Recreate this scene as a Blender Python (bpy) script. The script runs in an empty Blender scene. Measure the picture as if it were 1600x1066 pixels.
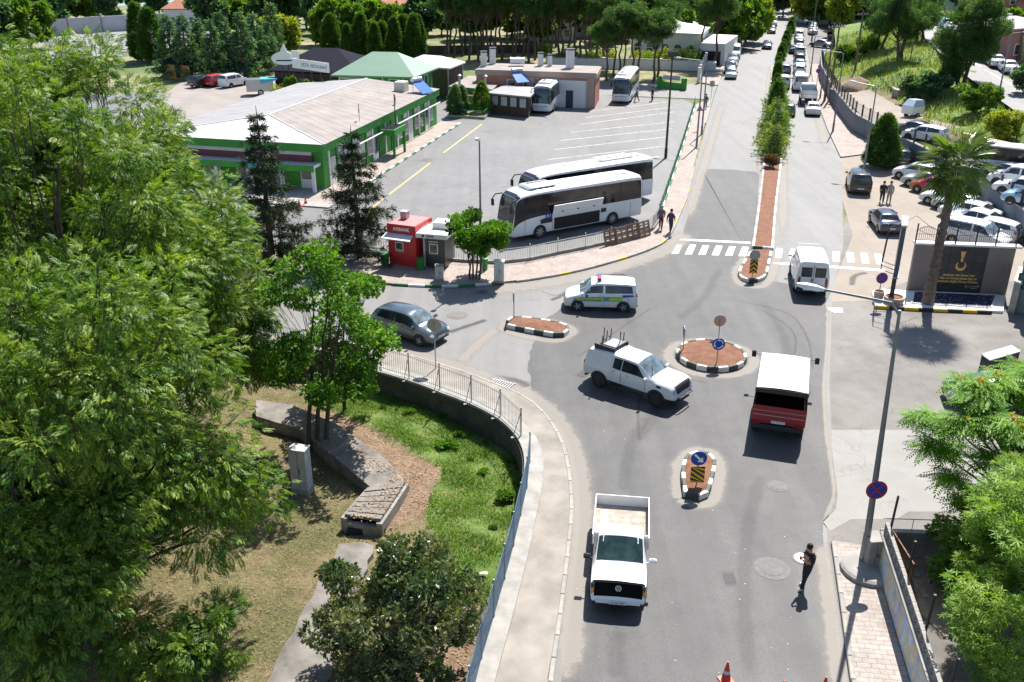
import bpy, math, random
import numpy as np
from mathutils import Vector, Matrix
random.seed(7); RNG = np.random.default_rng(11)
R = math.radians
sc = bpy.context.scene
COL = sc.collection

# ------------------------------------------------------------------ camera
CAM_H, PITCH, FPX = 20.5, 24.0, 1450.0          # metres, degrees, focal length in px of a 1600 px wide frame
cam = bpy.data.cameras.new('camera'); cam.sensor_width = 36; cam.lens = FPX / 1600 * 36
cam.clip_start = .1; cam.clip_end = 6000
cam_o = bpy.data.objects.new('camera', cam); COL.objects.link(cam_o)
cam_o.location = (0, 0, CAM_H); cam_o.rotation_euler = (R(90 - PITCH), 0, 0)
sc.camera = cam_o
# ------------------------------------------------------------------ light
SUN_EL = 54.0; SUN_DIR = Vector((.39, .92, 0)).normalized()
wd = bpy.data.worlds.new('World'); sc.world = wd; wd.use_nodes = True
nt = wd.node_tree; bg = nt.nodes['Background']
sky = nt.nodes.new('ShaderNodeTexSky'); sky.sky_type = 'NISHITA'; sky.sun_disc = False
sky.sun_elevation = R(SUN_EL); sky.sun_rotation = math.atan2(SUN_DIR.x, SUN_DIR.y)
sky.air_density = 1.0; sky.dust_density = .6; sky.ozone_density = 1.2
nt.links.new(sky.outputs[0], bg.inputs[0]); bg.inputs[1].default_value = .09
sl = bpy.data.lights.new('sun', 'SUN'); sl.energy = 5.0; sl.angle = R(.53); sl.color = (1, .955, .89)
so = bpy.data.objects.new('sun', sl); COL.objects.link(so)
to_sun = Vector((SUN_DIR.x * math.cos(R(SUN_EL)), SUN_DIR.y * math.cos(R(SUN_EL)), math.sin(R(SUN_EL))))
so.rotation_euler = to_sun.to_track_quat('Z', 'Y').to_euler(); so.location = (40, 60, 80)
sc.view_settings.view_transform = 'Standard'; sc.view_settings.look = 'None'
sc.view_settings.gamma = 1; sc.view_settings.exposure = 1.0
try: sc.view_settings.use_curve_mapping = False
except Exception: pass
sc.cycles.max_bounces = 6; sc.cycles.transparent_max_bounces = 12
sc.cycles.diffuse_bounces = 3; sc.cycles.caustics_reflective = False; sc.cycles.caustics_refractive = False

# ------------------------------------------------------------------ survey: photo measurement -> place on a level plane of known height
_S, _C = math.sin(R(PITCH)), math.cos(R(PITCH))
def P(u, v, z=0.0):
    a = (u - 800) / FPX; b = -(v - 533) / FPX
    dz = -_S + b * _C; t = (z - CAM_H) / dz
    return Vector((a * t, (_C + b * _S) * t, z))
def PL(pts, z=0.0): return [P(u, v, z) for u, v in pts]
# street frame: s metres along the avenue from the zebra crossing, t metres right of its left kerb
S_D = Vector((.2489, .9685, 0)); S_N = Vector((.9685, -.2489, 0)); S_O = Vector((11.6, 63.2, 0))
S_A = math.atan2(S_D.y, S_D.x)
def ST(s, t, z=0.0): return S_O + S_D * s + S_N * t + Vector((0, 0, z))
def heading(a, b): d = Vector(b) - Vector(a); return math.atan2(d.y, d.x)

# ------------------------------------------------------------------ materials
def lin(c): c /= 255.0; return c / 12.92 if c <= .04045 else ((c + .055) / 1.055) ** 2.4
def col(r, g, b): return (lin(r), lin(g), lin(b), 1)
MATS = {}
class NT:
    def __init__(s, name):
        s.m = bpy.data.materials.new(name); s.m.use_nodes = True; s.t = s.m.node_tree
        s.b = s.t.nodes['Principled BSDF']; s.out = s.t.nodes['Material Output']; MATS[name] = s.m
    def n(s, ty, **kw):
        x = s.t.nodes.new(ty)
        for k, v in kw.items(): setattr(x, k, v)
        return x
    def l(s, a, b): s.t.links.new(a, b)
    def pos(s):
        return s.n('ShaderNodeNewGeometry').outputs['Position']
    def obj(s):
        return s.n('ShaderNodeTexCoord').outputs['Object']
    def mapping(s, v, sc=(1, 1, 1), rz=0.0):
        m = s.n('ShaderNodeMapping'); s.l(v, m.inputs[0]); m.inputs['Scale'].default_value = sc; m.inputs['Rotation'].default_value = (0, 0, rz); return m.outputs[0]
    def noise(s, v, scale, detail=4, rough=.55, dist=0.0):
        x = s.n('ShaderNodeTexNoise'); s.l(v, x.inputs['Vector']); x.inputs['Scale'].default_value = scale
        x.inputs['Detail'].default_value = detail; x.inputs['Roughness'].default_value = rough; x.inputs['Distortion'].default_value = dist
        return x.outputs['Fac']
    def ramp(s, f, stops):
        x = s.n('ShaderNodeValToRGB'); s.l(f, x.inputs[0]); e = x.color_ramp.elements
        while len(e) < len(stops): e.new(.5)
        for k, (p, c) in enumerate(stops):
            e[k].position = p; e[k].color = c if len(c) == 4 else (*c, 1)
        return x.outputs[0]
    def mix(s, f, a, b, mode='MIX'):
        x = s.n('ShaderNodeMix', data_type='RGBA', blend_type=mode)
        for v, i in ((f, 0), (a, 6), (b, 7)):
            if hasattr(v, 'links'): s.l(v, x.inputs[i])
            else: x.inputs[i].default_value = v
        return x.outputs[2]
    def math(s, op, a, b=0.0, clamp=False):
        x = s.n('ShaderNodeMath', operation=op, use_clamp=clamp)
        for v, i in ((a, 0), (b, 1)):
            if hasattr(v, 'links'): s.l(v, x.inputs[i])
            else: x.inputs[i].default_value = v
        return x.outputs[0]
    def bump(s, f, strength=.3, dist=.02):
        x = s.n('ShaderNodeBump'); s.l(f, x.inputs['Height']); x.inputs['Strength'].default_value = strength; x.inputs['Distance'].default_value = dist
        s.l(x.outputs[0], s.b.inputs['Normal'])
    def base(s, c): 
        if hasattr(c, 'links'): s.l(c, s.b.inputs['Base Color'])
        else: s.b.inputs['Base Color'].default_value = c
    def set(s, **kw):
        for k, v in kw.items(): s.b.inputs[k.replace('_', ' ')].default_value = v
        return s
def g4(v): return (v, v, v, 1)
def sh(c, k): return (min(1, c[0] * k), min(1, c[1] * k), min(1, c[2] * k), 1)
def plain(name, c, rough=.6, metal=0.0, var=.12, scale=3.0, bump=0.0, bscale=40, coat=0.0, spec=None):
    "painted / cast material with a little unevenness and grime"
    if name in MATS: return MATS[name]
    t = NT(name); v = t.obj()
    f = t.noise(v, scale, 5, .6)
    t.base(t.ramp(f, [(.25, sh(c, 1 - var)), (.75, sh(c, 1 + var))]))
    t.set(Roughness=rough, Metallic=metal)
    if coat: t.b.inputs['Coat Weight'].default_value = coat; t.b.inputs['Coat Roughness'].default_value = .06
    if spec is not None: t.b.inputs['Specular IOR Level'].default_value = spec
    if bump: t.bump(t.noise(v, bscale, 3), bump, .01)
    return t.m
def paint(name, c, rough=.28, metal=0.0):
    if name in MATS: return MATS[name]
    t = NT(name); v = t.obj(); f = t.noise(v, 1.3, 4, .6); d = t.noise(v, 9, 4, .7)
    z = t.n('ShaderNodeSeparateXYZ'); t.l(v, z.inputs[0])
    low = t.math('MULTIPLY', t.ramp(z.outputs[2], [(.15, g4(1)), (.7, g4(0))]), d)      # road dust on the sills
    c1 = t.ramp(f, [(.3, sh(c, .93)), (.7, sh(c, 1.05))])
    t.base(t.mix(t.math('MULTIPLY', low, .5), c1, (.30, .26, .21, 1)))
    t.set(Roughness=rough, Metallic=metal); t.b.inputs['Coat Weight'].default_value = .6; t.b.inputs['Coat Roughness'].default_value = .05
    return t.m
def glass(name, c, rough=.06):
    if name in MATS: return MATS[name]
    t = NT(name); v = t.obj(); f = t.noise(v, 2.2, 3)
    t.base(t.ramp(f, [(.35, sh(c, .55)), (.65, sh(c, 1.5))])); t.set(Roughness=rough); t.b.inputs['Specular IOR Level'].default_value = .7
    return t.m
def leafmat(name, cols, trans=.4, rough=.5, tcol=None):
    "leaf colour varies from leaf to leaf; light passes through thin leaves"
    if name in MATS: return MATS[name]
    t = NT(name); g = t.n('ShaderNodeNewGeometry'); big = t.noise(g.outputs['Position'], .8, 3)
    f = t.math('ADD', t.math('MULTIPLY', g.outputs['Random Per Island'], .5), t.math('MULTIPLY', t.ramp(big, [(.36, g4(0)), (.64, g4(1))]), .5))
    n = len(cols); c = t.ramp(f, [(.1 + .78 * k / max(1, n - 1), x) for k, x in enumerate(cols)])
    t.base(c); t.set(Roughness=rough); t.b.inputs['Specular IOR Level'].default_value = .22
    tr = t.n('ShaderNodeBsdfTranslucent'); t.l(t.mix(1.0, c, tcol or (1.5, 1.6, .4, 1), 'MULTIPLY'), tr.inputs[0])
    mx = t.n('ShaderNodeMixShader'); mx.inputs[0].default_value = trans
    t.l(t.b.outputs[0], mx.inputs[1]); t.l(tr.outputs[0], mx.inputs[2]); t.l(mx.outputs[0], t.out.inputs[0])
    return t.m

# ------------------------------------------------------------------ mesh building
class MB:
    def __init__(s): s.v = []; s.f = []; s.mi = []; s.cur = 0; s.uv = None
    def add(s, vs, fs):
        o = len(s.v); s.v.extend([tuple(x) for x in vs])
        for f in fs: s.f.append(tuple(o + i for i in f)); s.mi.append(s.cur)
        return s
    def m(s, k): s.cur = k; return s
    def box(s, c, d, rz=0.0, bev=0.0, rot=None):
        hx, hy, hz = d[0] / 2, d[1] / 2, d[2] / 2
        M = rot if rot is not None else Matrix.Rotation(rz, 3, 'Z'); c = Vector(c)
        if bev and min(hx, hy, hz) > bev:
            b = bev; vs = []
            for z, k in ((-hz, b), (-hz + b, 0), (hz - b, 0), (hz, b)):
                x, y = hx - k, hy - k
                vs += [(-x, -y, z), (x, -y, z), (x, y, z), (-x, y, z)]
            fs = [(3, 2, 1, 0), (12, 13, 14, 15)]
            for l in range(3):
                for i in range(4): fs.append((l * 4 + i, l * 4 + (i + 1) % 4, l * 4 + 4 + (i + 1) % 4, l * 4 + 4 + i))
        else:
            vs = [(x, y, z) for z in (-hz, hz) for x, y in ((-hx, -hy), (hx, -hy), (hx, hy), (-hx, hy))]
            fs = [(3, 2, 1, 0), (4, 5, 6, 7), (0, 1, 5, 4), (1, 2, 6, 5), (2, 3, 7, 6), (3, 0, 4, 7)]
        return s.add([c + M @ Vector(v) for v in vs], fs)
    def bx(s, x0, x1, y0, y1, z0, z1, bev=0.0):
        return s.box(((x0 + x1) / 2, (y0 + y1) / 2, (z0 + z1) / 2), (abs(x1 - x0), abs(y1 - y0), abs(z1 - z0)), 0, bev)
    def prism(s, pts, z0, z1, cap=True):
        a = sum(p[0] * q[1] - q[0] * p[1] for p, q in zip(pts, list(pts[1:]) + [pts[0]]))
        if a < 0: pts = list(reversed(pts))
        n = len(pts)
        vs = [(p[0], p[1], z0) for p in pts] + [(p[0], p[1], z1) for p in pts]
        fs = [(i, (i + 1) % n, n + (i + 1) % n, n + i) for i in range(n)]
        if cap: fs += [tuple(range(n, 2 * n)), tuple(reversed(range(n)))]
        return s.add(vs, fs)
    def tube(s, pts, rad, n=8, cap=True):
        pts = [Vector(p) for p in pts]
        if not hasattr(rad, '__len__'): rad = [rad] * len(pts)
        vs = []; fs = []; prev = None
        for k, p in enumerate(pts):
            d = (pts[min(k + 1, len(pts) - 1)] - pts[max(k - 1, 0)])
            d = d.normalized() if d.length > 1e-9 else Vector((0, 0, 1))
            a = prev if prev is not None and abs(prev.dot(d)) < .95 else (Vector((1, 0, 0)) if abs(d.x) < .8 else Vector((0, 1, 0)))
            u = (a - d * a.dot(d)).normalized(); w = d.cross(u); prev = u
            for i in range(n):
                t = 2 * math.pi * i / n; vs.append(p + (u * math.cos(t) + w * math.sin(t)) * rad[k])
        for k in range(len(pts) - 1):
            for i in range(n): fs.append((k * n + i, k * n + (i + 1) % n, (k + 1) * n + (i + 1) % n, (k + 1) * n + i))
        if cap: fs += [tuple(reversed(range(n))), tuple(range((len(pts) - 1) * n, len(pts) * n))]
        return s.add(vs, fs)
    def lathe(s, prof, n=16, M=None, cap=True):
        "prof: (radius, height) from bottom to top about Z, then moved by M"
        M = M or Matrix.Identity(4); vs = []; fs = []
        for r, z in prof:
            for i in range(n):
                t = 2 * math.pi * i / n; vs.append(M @ Vector((r * math.cos(t), r * math.sin(t), z)))
        for k in range(len(prof) - 1):
            for i in range(n): fs.append((k * n + i, k * n + (i + 1) % n, (k + 1) * n + (i + 1) % n, (k + 1) * n + i))
        if cap: fs += [tuple(reversed(range(n))), tuple(range((len(prof) - 1) * n, len(prof) * n))]
        return s.add(vs, fs)
    def sheet(s, pts, z=None):
        pts = [Vector((p[0], p[1], p[2] if z is None else z)) for p in pts]
        a = sum(p.x * q.y - q.x * p.y for p, q in zip(pts, pts[1:] + pts[:1]))
        if a < 0: pts.reverse()
        return s.add(pts, [tuple(range(len(pts)))])
    def quad(s, a, b, c, d): return s.add([a, b, c, d], [(0, 1, 2, 3)])
    def build(s, name, mats, parent=None, loc=None, rz=0.0, smooth=False, ang=35):
        me = bpy.data.meshes.new(name); me.from_pydata(s.v, [], s.f)
        if not isinstance(mats, (list, tuple)): mats = [mats]
        for m in mats: me.materials.append(m)
        if len(mats) > 1: me.polygons.foreach_set('material_index', s.mi)
        if s.uv:
            ul = me.uv_layers.new(name='UVMap')
            for lp in me.loops: ul.data[lp.index].uv = s.uv[lp.vertex_index]
        me.update()
        if smooth:
            me.polygons.foreach_set('use_smooth', [True] * len(me.polygons))
            try: me.set_sharp_from_angle(angle=R(ang))
            except Exception: pass
        return link(name, me, parent, loc, rz)
def link(name, me, parent=None, loc=None, rz=0.0):
    o = bpy.data.objects.new(name, me); COL.objects.link(o)
    if parent is not None: o.parent = parent
    if loc is not None: o.location = loc
    o.rotation_euler = (0, 0, rz); return o
def tag(o, label=None, cat=None, group=None, kind=None):
    if label: o['label'] = label
    if cat: o['category'] = cat
    if group: o['group'] = group
    if kind: o['kind'] = kind
    return o
def thing(name, label, cat, loc=(0, 0, 0), rz=0.0, group=None):
    return tag(link(name, None, None, loc, rz), label, cat, group)
KIDS = {}
def copy_tree(o, loc=None, rz=None, label=None, parent=None, scale=None, mats=None):
    c = o.copy(); COL.objects.link(c); c.parent = parent
    if loc is not None: c.location = loc
    if rz is not None: c.rotation_euler = (0, 0, rz)
    if scale is not None: c.scale = (scale,) * 3 if not hasattr(scale, '__len__') else scale
    if label: c['label'] = label
    if mats and c.type == 'MESH':
        for sl_ in c.material_slots:
            if sl_.material and sl_.material.name in mats:
                nm = mats[sl_.material.name]; sl_.link = 'OBJECT'; sl_.material = nm
    if o.name not in KIDS: KIDS[o.name] = list(o.children)
    for ch in KIDS[o.name]: copy_tree(ch, parent=c, mats=mats)
    return c
def struct(name, mb, mat, parent=None, smooth=False):
    return tag(mb.build(name, mat, parent, smooth=smooth), kind=None if parent else 'structure')
_tc = {}
def text_mesh(txt, size, depth=.004, shear=0.0, bold=0.0):
    k = (txt, size, depth, shear)
    if k not in _tc:
        cu = bpy.data.curves.new('lettering', 'FONT'); cu.body = txt; cu.size = size; cu.extrude = depth; cu.shear = shear
        cu.align_x = 'CENTER'; cu.align_y = 'CENTER'; cu.resolution_u = 2; cu.offset = bold
        o = bpy.data.objects.new('lettering', cu); COL.objects.link(o)
        me = bpy.data.meshes.new_from_object(o); COL.objects.unlink(o); bpy.data.objects.remove(o); _tc[k] = me
    return _tc[k].copy()
def text(txt, size, mat, parent, M, depth=.004, shear=0.0, bold=0.0, name='lettering'):
    "letters in the XY plane of M (x reading direction, y up), child of parent"
    me = text_mesh(txt, size, depth, shear, bold); me.materials.clear(); me.materials.append(mat)
    o = link(name, me, parent); o.matrix_local = M; return o
def frame(origin, x, y):
    x = Vector(x).normalized(); y = Vector(y); y = (y - x * y.dot(x)).normalized(); z = x.cross(y)
    M = Matrix((x, y, z)).transposed().to_4x4(); M.translation = Vector(origin); return M
def smooth_line(pts, k=4):
    "Catmull-Rom through the points"
    pts = [Vector(p) for p in pts]; out = []
    for i in range(len(pts) - 1):
        p0, p1, p2, p3 = pts[max(i - 1, 0)], pts[i], pts[i + 1], pts[min(i + 2, len(pts) - 1)]
        for j in range(k):
            t = j / k
            out.append(.5 * (2 * p1 + (p2 - p0) * t + (2 * p0 - 5 * p1 + 4 * p2 - p3) * t * t + (3 * p1 - p0 - 3 * p2 + p3) * t ** 3))
    return out + [pts[-1]]
def offset_line(pts, d):
    out = []
    for i, p in enumerate(pts):
        t = (pts[min(i + 1, len(pts) - 1)] - pts[max(i - 1, 0)]); t.z = 0; t.normalize()
        out.append(p + Vector((t.y, -t.x, 0)) * d)         # positive = to the right of travel
    return out
def resample(pts, step):
    pts = [Vector(p) for p in pts]; out = [pts[0]]; acc = 0.0
    for a, b in zip(pts, pts[1:]):
        L = (b - a).length
        if L < 1e-6: continue
        x = step - acc
        while x <= L: out.append(a + (b - a) * (x / L)); x += step
        acc = (acc + L) % step if True else 0
    return out
# ================================================================== SURFACE MATERIALS
def asphalt(name, c0, c1, tint=(1, 1, 1), streak=.5, crack=.5, speck=.35, rough=.6, blotch=.35):
    t = NT(name); p = t.pos()
    big = t.noise(p, .16, 5, .6, .6); mid = t.noise(p, 1.1, 5, .62); fine = t.noise(p, 24, 3, .8)
    st = t.noise(t.mapping(p, (1.0, .045, 1), math.pi / 2 - S_A), .9, 4, .6)       # wear running with the traffic
    f = t.math('ADD', t.math('MULTIPLY', big, blotch), t.math('ADD', t.math('MULTIPLY', mid, .3), t.math('MULTIPLY', st, streak)))
    f = t.math('DIVIDE', f, blotch + .3 + streak)
    c = t.ramp(f, [(.36, c0), (.64, c1)])
    c = t.mix(speck, c, t.ramp(fine, [(.3, g4(.35)), (.7, g4(1.65))]), 'MULTIPLY')
    v = t.n('ShaderNodeTexVoronoi', feature='DISTANCE_TO_EDGE'); v.inputs['Scale'].default_value = .33
    wob = t.mix(.35, p, t.noise(p, 2.0, 3)); 
    w2 = t.n('ShaderNodeVectorMath', operation='ADD'); t.l(p, w2.inputs[0])
    nz = t.n('ShaderNodeTexNoise'); t.l(p, nz.inputs['Vector']); nz.inputs['Scale'].default_value = 1.3; t.l(nz.outputs['Color'], w2.inputs[1])
    t.l(w2.outputs[0], v.inputs['Vector'])
    ck = t.math('MULTIPLY', t.ramp(v.outputs['Distance'], [(.0, g4(1)), (.012, g4(0))]), t.ramp(t.noise(p, .12, 2), [(.5, g4(0)), (.62, g4(1))]))
    c = t.mix(t.math('MULTIPLY', ck, crack), c, (.03, .03, .03, 1))
    oil = t.ramp(t.noise(p, .55, 6, .7), [(.62, g4(0)), (.78, g4(1))])
    c = t.mix(t.math('MULTIPLY', oil, .35), c, sh(c0, .45))
    c = t.mix(1.0, c, (*tint, 1), 'MULTIPLY')
    t.base(c); t.set(Roughness=rough); t.b.inputs['Specular IOR Level'].default_value = .32
    t.bump(t.noise(p, 70, 2, .7), .35, .01); return t.m
M_NEW = asphalt('asphalt_new', (.047, .046, .047, 1), (.092, .09, .088, 1), speck=.6)
M_OLD = asphalt('asphalt_old', (.142, .138, .133, 1), (.195, .19, .183, 1), streak=.7, crack=.5, speck=.2)
M_YARD = asphalt('asphalt_yard', (.118, .116, .114, 1), (.178, .174, .17, 1), streak=.25, crack=.8, speck=.2)
M_PLAZA = asphalt('concrete_plaza', (.115, .105, .095, 1), (.22, .205, .188, 1), streak=.1, crack=.3, speck=.35, rough=.8, blotch=.7)
M_LOT = asphalt('sandy_lot', (.235, .198, .162, 1), (.31, .27, .226, 1), streak=.3, crack=.25, speck=.2, rough=.9, blotch=.6)
M_PAD = asphalt('pale_concrete', (.22, .21, .195, 1), (.30, .288, .27, 1), streak=.15, crack=.3, speck=.25, rough=.85, blotch=.8)
M_HROAD = asphalt('asphalt_hill', (.16, .152, .148, 1), (.23, .222, .215, 1), streak=.3, speck=.2)
def pavers(name, c0, c1, mortar, bw=.2, bh=.1, rz=0.0, bump=.5):
    t = NT(name); p = t.mapping(t.pos(), (1, 1, 1), rz)
    b = t.n('ShaderNodeTexBrick'); t.l(p, b.inputs['Vector']); b.inputs['Scale'].default_value = 1
    b.inputs['Brick Width'].default_value = bw; b.inputs['Row Height'].default_value = bh; b.inputs['Mortar Size'].default_value = .012
    b.inputs['Color1'].default_value = c0; b.inputs['Color2'].default_value = c1; b.inputs['Mortar'].default_value = mortar
    d = t.noise(t.pos(), .7, 6, .65); e = t.noise(t.pos(), 6, 4, .65)
    c = t.mix(.55, b.outputs['Color'], t.ramp(d, [(.3, g4(.62)), (.7, g4(1.35))]), 'MULTIPLY')
    c = t.mix(.35, c, t.ramp(e, [(.3, g4(.6)), (.7, g4(1.4))]), 'MULTIPLY')
    t.base(c); t.set(Roughness=.85); t.bump(b.outputs['Fac'], -bump, .008); return t.m
M_PAVE = pavers('pink_pavers', (.29, .235, .205, 1), (.335, .275, .24, 1), (.22, .185, .165, 1), .4, .2, -S_A)
M_PAVE2 = pavers('grey_pavers', (.31, .265, .235, 1), (.36, .315, .28, 1), (.2, .17, .15, 1), .42, .21, .12, .8)
M_CONC = plain('concrete', (.29, .275, .25, 1), .85, var=.3, scale=1.6, bump=.4, bscale=25)
M_CONCD = plain('old_concrete', (.24, .225, .20, 1), .9, var=.45, scale=1.3, bump=.8, bscale=12)
M_SAND = plain('sandy_pavement', (.25, .225, .193, 1), .9, var=.34, scale=.7, bump=.3, bscale=18)
M_KERB = plain('kerb_concrete', (.34, .31, .27, 1), .85, var=.35, scale=2.5, bump=.4)
M_KW = plain('kerb_white', (.66, .65, .61, 1), .7, var=.18, scale=5, bump=.3)
M_KG = plain('kerb_green', (.015, .15, .055, 1), .65, var=.35, scale=5, bump=.3)
M_KD = plain('kerb_dark', (.055, .068, .05, 1), .7, var=.4, scale=5, bump=.3)
M_KY = plain('kerb_yellow', (.55, .36, .03, 1), .7, var=.25, scale=5, bump=.3)
M_KB = plain('kerb_black', (.02, .02, .025, 1), .7, var=.4, scale=5, bump=.3)
def soilmat():
    t = NT('red_soil'); p = t.pos(); a = t.noise(p, 2.2, 6, .7); b = t.noise(p, 18, 4, .7)
    c = t.ramp(a, [(.3, (.13, .056, .032, 1)), (.7, (.25, .115, .064, 1))])
    c = t.mix(.6, c, t.ramp(b, [(.3, g4(.5)), (.7, g4(1.5))]), 'MULTIPLY')
    t.base(c); t.set(Roughness=.95); t.bump(t.math('ADD', a, t.math('MULTIPLY', b, .4)), 1.0, .09); return t.m
M_SOIL = soilmat()
def worn(name, c, thr=.36, w=.1):
    "road paint worn through in places"
    t = NT(name); p = t.pos(); n = t.math('ADD', t.math('MULTIPLY', t.noise(p, 14, 5, .7), .6), t.math('MULTIPLY', t.noise(p, 1.7, 3), .4))
    t.base(t.mix(t.noise(p, 5, 4), sh(c, .9), sh(c, 1.05))); t.set(Roughness=.6)
    tr = t.n('ShaderNodeBsdfTransparent'); mx = t.n('ShaderNodeMixShader')
    t.l(t.ramp(n, [(thr, g4(0)), (thr + w, g4(1))]), mx.inputs[0]); t.l(tr.outputs[0], mx.inputs[1]); t.l(t.b.outputs[0], mx.inputs[2]); t.l(mx.outputs[0], t.out.inputs[0])
    return t.m
M_WHITE = worn('road_paint_white', (.74, .74, .72, 1), .22, .06)
M_LINE = worn('road_paint_cream', (.62, .58, .46, 1), .38, .12)
M_YEL = worn('road_paint_yellow', (.62, .45, .12, 1), .34, .1)
def dustmat(name, c, k=1.0):
    "thin drift of dust: dense on its spine (uv.y = 0.5), breaking up towards its edges"
    t = NT(name); p = t.pos(); uv = t.n('ShaderNodeTexCoord').outputs['UV']; s_ = t.n('ShaderNodeSeparateXYZ'); t.l(uv, s_.inputs[0])
    e = t.math('SUBTRACT', 1.0, t.math('ABSOLUTE', t.math('MULTIPLY', t.math('SUBTRACT', s_.outputs[1], .5), 2.0)))
    e = t.math('MULTIPLY', e, t.math('MULTIPLY', t.math('MULTIPLY', s_.outputs[0], t.math('SUBTRACT', 1.0, s_.outputs[0])), 12.0, True))
    n = t.math('ADD', t.math('MULTIPLY', t.noise(p, 1.6, 6, .68), 1.0), t.math('MULTIPLY', t.noise(p, 9, 4, .7), .35))
    f = t.math('MULTIPLY', t.ramp(t.math('ADD', t.math('MULTIPLY', e, .75), t.math('MULTIPLY', n, .8)), [(.52, g4(0)), (.8, g4(.28)), (1.3, g4(1))]), k)
    t.base(c); t.set(Roughness=.62); t.b.inputs['Specular IOR Level'].default_value = .32
    tr = t.n('ShaderNodeBsdfTransparent'); mx = t.n('ShaderNodeMixShader')
    t.l(f, mx.inputs[0]); t.l(tr.outputs[0], mx.inputs[1]); t.l(t.b.outputs[0], mx.inputs[2]); t.l(mx.outputs[0], t.out.inputs[0]); return t.m
M_DUST = dustmat('road_dust', (.30, .27, .232, 1), .62)
M_TYRE = dustmat('tyre_mark', (.06, .06, .062, 1), .28)
M_OIL = dustmat('oil_streak', (.05, .05, .05, 1), .15)
M_STAIN = dustmat('damp_patch', (.055, .055, .055, 1), .75)
M_PALE = dustmat('pale_wear', (.17, .167, .162, 1), .22)
def groundmat():
    t = NT('open_ground'); p = t.pos(); a = t.noise(p, .06, 5, .6, .5); b = t.noise(p, .6, 5, .65); c_ = t.noise(p, 7, 4, .7)
    c = t.ramp(t.math('ADD', t.math('MULTIPLY', a, .6), t.math('MULTIPLY', b, .4)), [(.38, (.07, .115, .03, 1)), (.47, (.13, .16, .05, 1)), (.55, (.26, .22, .13, 1)), (.66, (.33, .28, .20, 1))])
    c = t.mix(.6, c, t.ramp(c_, [(.3, g4(.5)), (.7, g4(1.5))]), 'MULTIPLY')
    t.base(c); t.set(Roughness=.95); t.bump(c_, .8, .1); return t.m
M_GROUND = groundmat()
def zoned(name):
    "ground cover by zone: attribute zone.r = green grass, zone.g = leaf litter / bare soil, else dry straw"
    t = NT(name); p = t.pos(); at = t.n('ShaderNodeAttribute', attribute_name='zone'); sp = t.n('ShaderNodeSeparateColor'); t.l(at.outputs['Color'], sp.inputs[0])
    n1 = t.noise(p, 1.4, 6, .7); n2 = t.noise(p, 9, 5, .75); n3 = t.noise(p, 40, 3, .7)
    straw = t.ramp(n1, [(.3, (.15, .112, .05, 1)), (.7, (.29, .235, .12, 1))]); straw = t.mix(t.ramp(t.noise(p, .45, 5, .65), [(.42, g4(0)), (.58, g4(.9))]), straw, t.ramp(n2, [(.35, (.09, .075, .035, 1)), (.65, (.15, .16, .045, 1))]))  # dark green-brown patches put dappled tree shade, plus dirt, into the straw colour
    green = t.ramp(n1, [(.3, (.07, .13, .02, 1)), (.5, (.13, .22, .035, 1)), (.68, (.24, .24, .09, 1)), (.8, (.26, .19, .11, 1))])
    lit = t.ramp(n1, [(.3, (.19, .125, .075, 1)), (.7, (.36, .25, .165, 1))])
    wob = t.math('MULTIPLY', t.math('SUBTRACT', n2, .5), .8)
    c = t.mix(t.ramp(t.math('ADD', sp.outputs[0], wob), [(.4, g4(0)), (.6, g4(1))]), straw, green)
    c = t.mix(t.ramp(t.math('ADD', sp.outputs[1], wob), [(.4, g4(0)), (.6, g4(1))]), c, lit)
    c = t.mix(.65, c, t.ramp(n2, [(.3, g4(.45)), (.7, g4(1.5))]), 'MULTIPLY')
    c = t.mix(.4, c, t.ramp(n3, [(.3, g4(.5)), (.7, g4(1.5))]), 'MULTIPLY')
    t.base(c); t.set(Roughness=.95); t.bump(t.math('ADD', n2, n3), 1.0, .06); return t.m
M_ZONE = zoned('park_ground')
def watermat():
    t = NT('sea_water'); t.base((.03, .22, .28, 1)); t.set(Roughness=.12); t.bump(t.noise(t.pos(), .5, 4), .3, .3); return t.m

# ================================================================== GROUND
PARK_Z = -1.05
WL_PX = [(-700, 330), (-200, 425), (200, 500), (430, 545), (578, 579), (650, 600), (695, 617), (744, 636), (786, 659), (815, 688), (827, 722), (824, 765), (813, 815), (802, 862), (778, 950), (745, 1062)]
WALL = smooth_line(PL(WL_PX), 5) 
_w = WALL[-1]; WALL.append(Vector((_w.x - .9, 14, 0))); WALL.append(Vector((_w.x - 2.0, 6, 0)))
KL_PX = [(-700, 290), (-200, 395), (200, 470), (399, 520), (520, 535), (606, 548), (720, 581), (765, 598), (803, 613), (832, 629), (858, 655), (880, 692), (892, 742), (896, 800), (891, 860), (883, 930), (874, 1000), (864, 1064)]
KERB_L = smooth_line(PL(KL_PX), 5); _k = KERB_L[-1]; KERB_L += [Vector((_k.x - .2, 14, 0)), Vector((_k.x - .4, 6, 0))]
mb = MB()
mb.sheet([*[(p.x, p.y, 0) for p in WALL], (WALL[-1].x, -80, 0), (1500, -80, 0), (1500, 4000, 0), (-1500, 4000, 0), (-1500, WALL[0].y, 0)], -.05)
struct('ground', mb, M_GROUND)
# sea beyond the trees on the far left
mb = MB().sheet([(-900, 283, 0), (-62, 283, 0), (-75, 330, 0), (-60, 420, 0), (200, 900, 0), (200, 3000, 0), (-1500, 3000, 0), (-1500, 283, 0)], .02)
struct('sea', mb, watermat())
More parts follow.
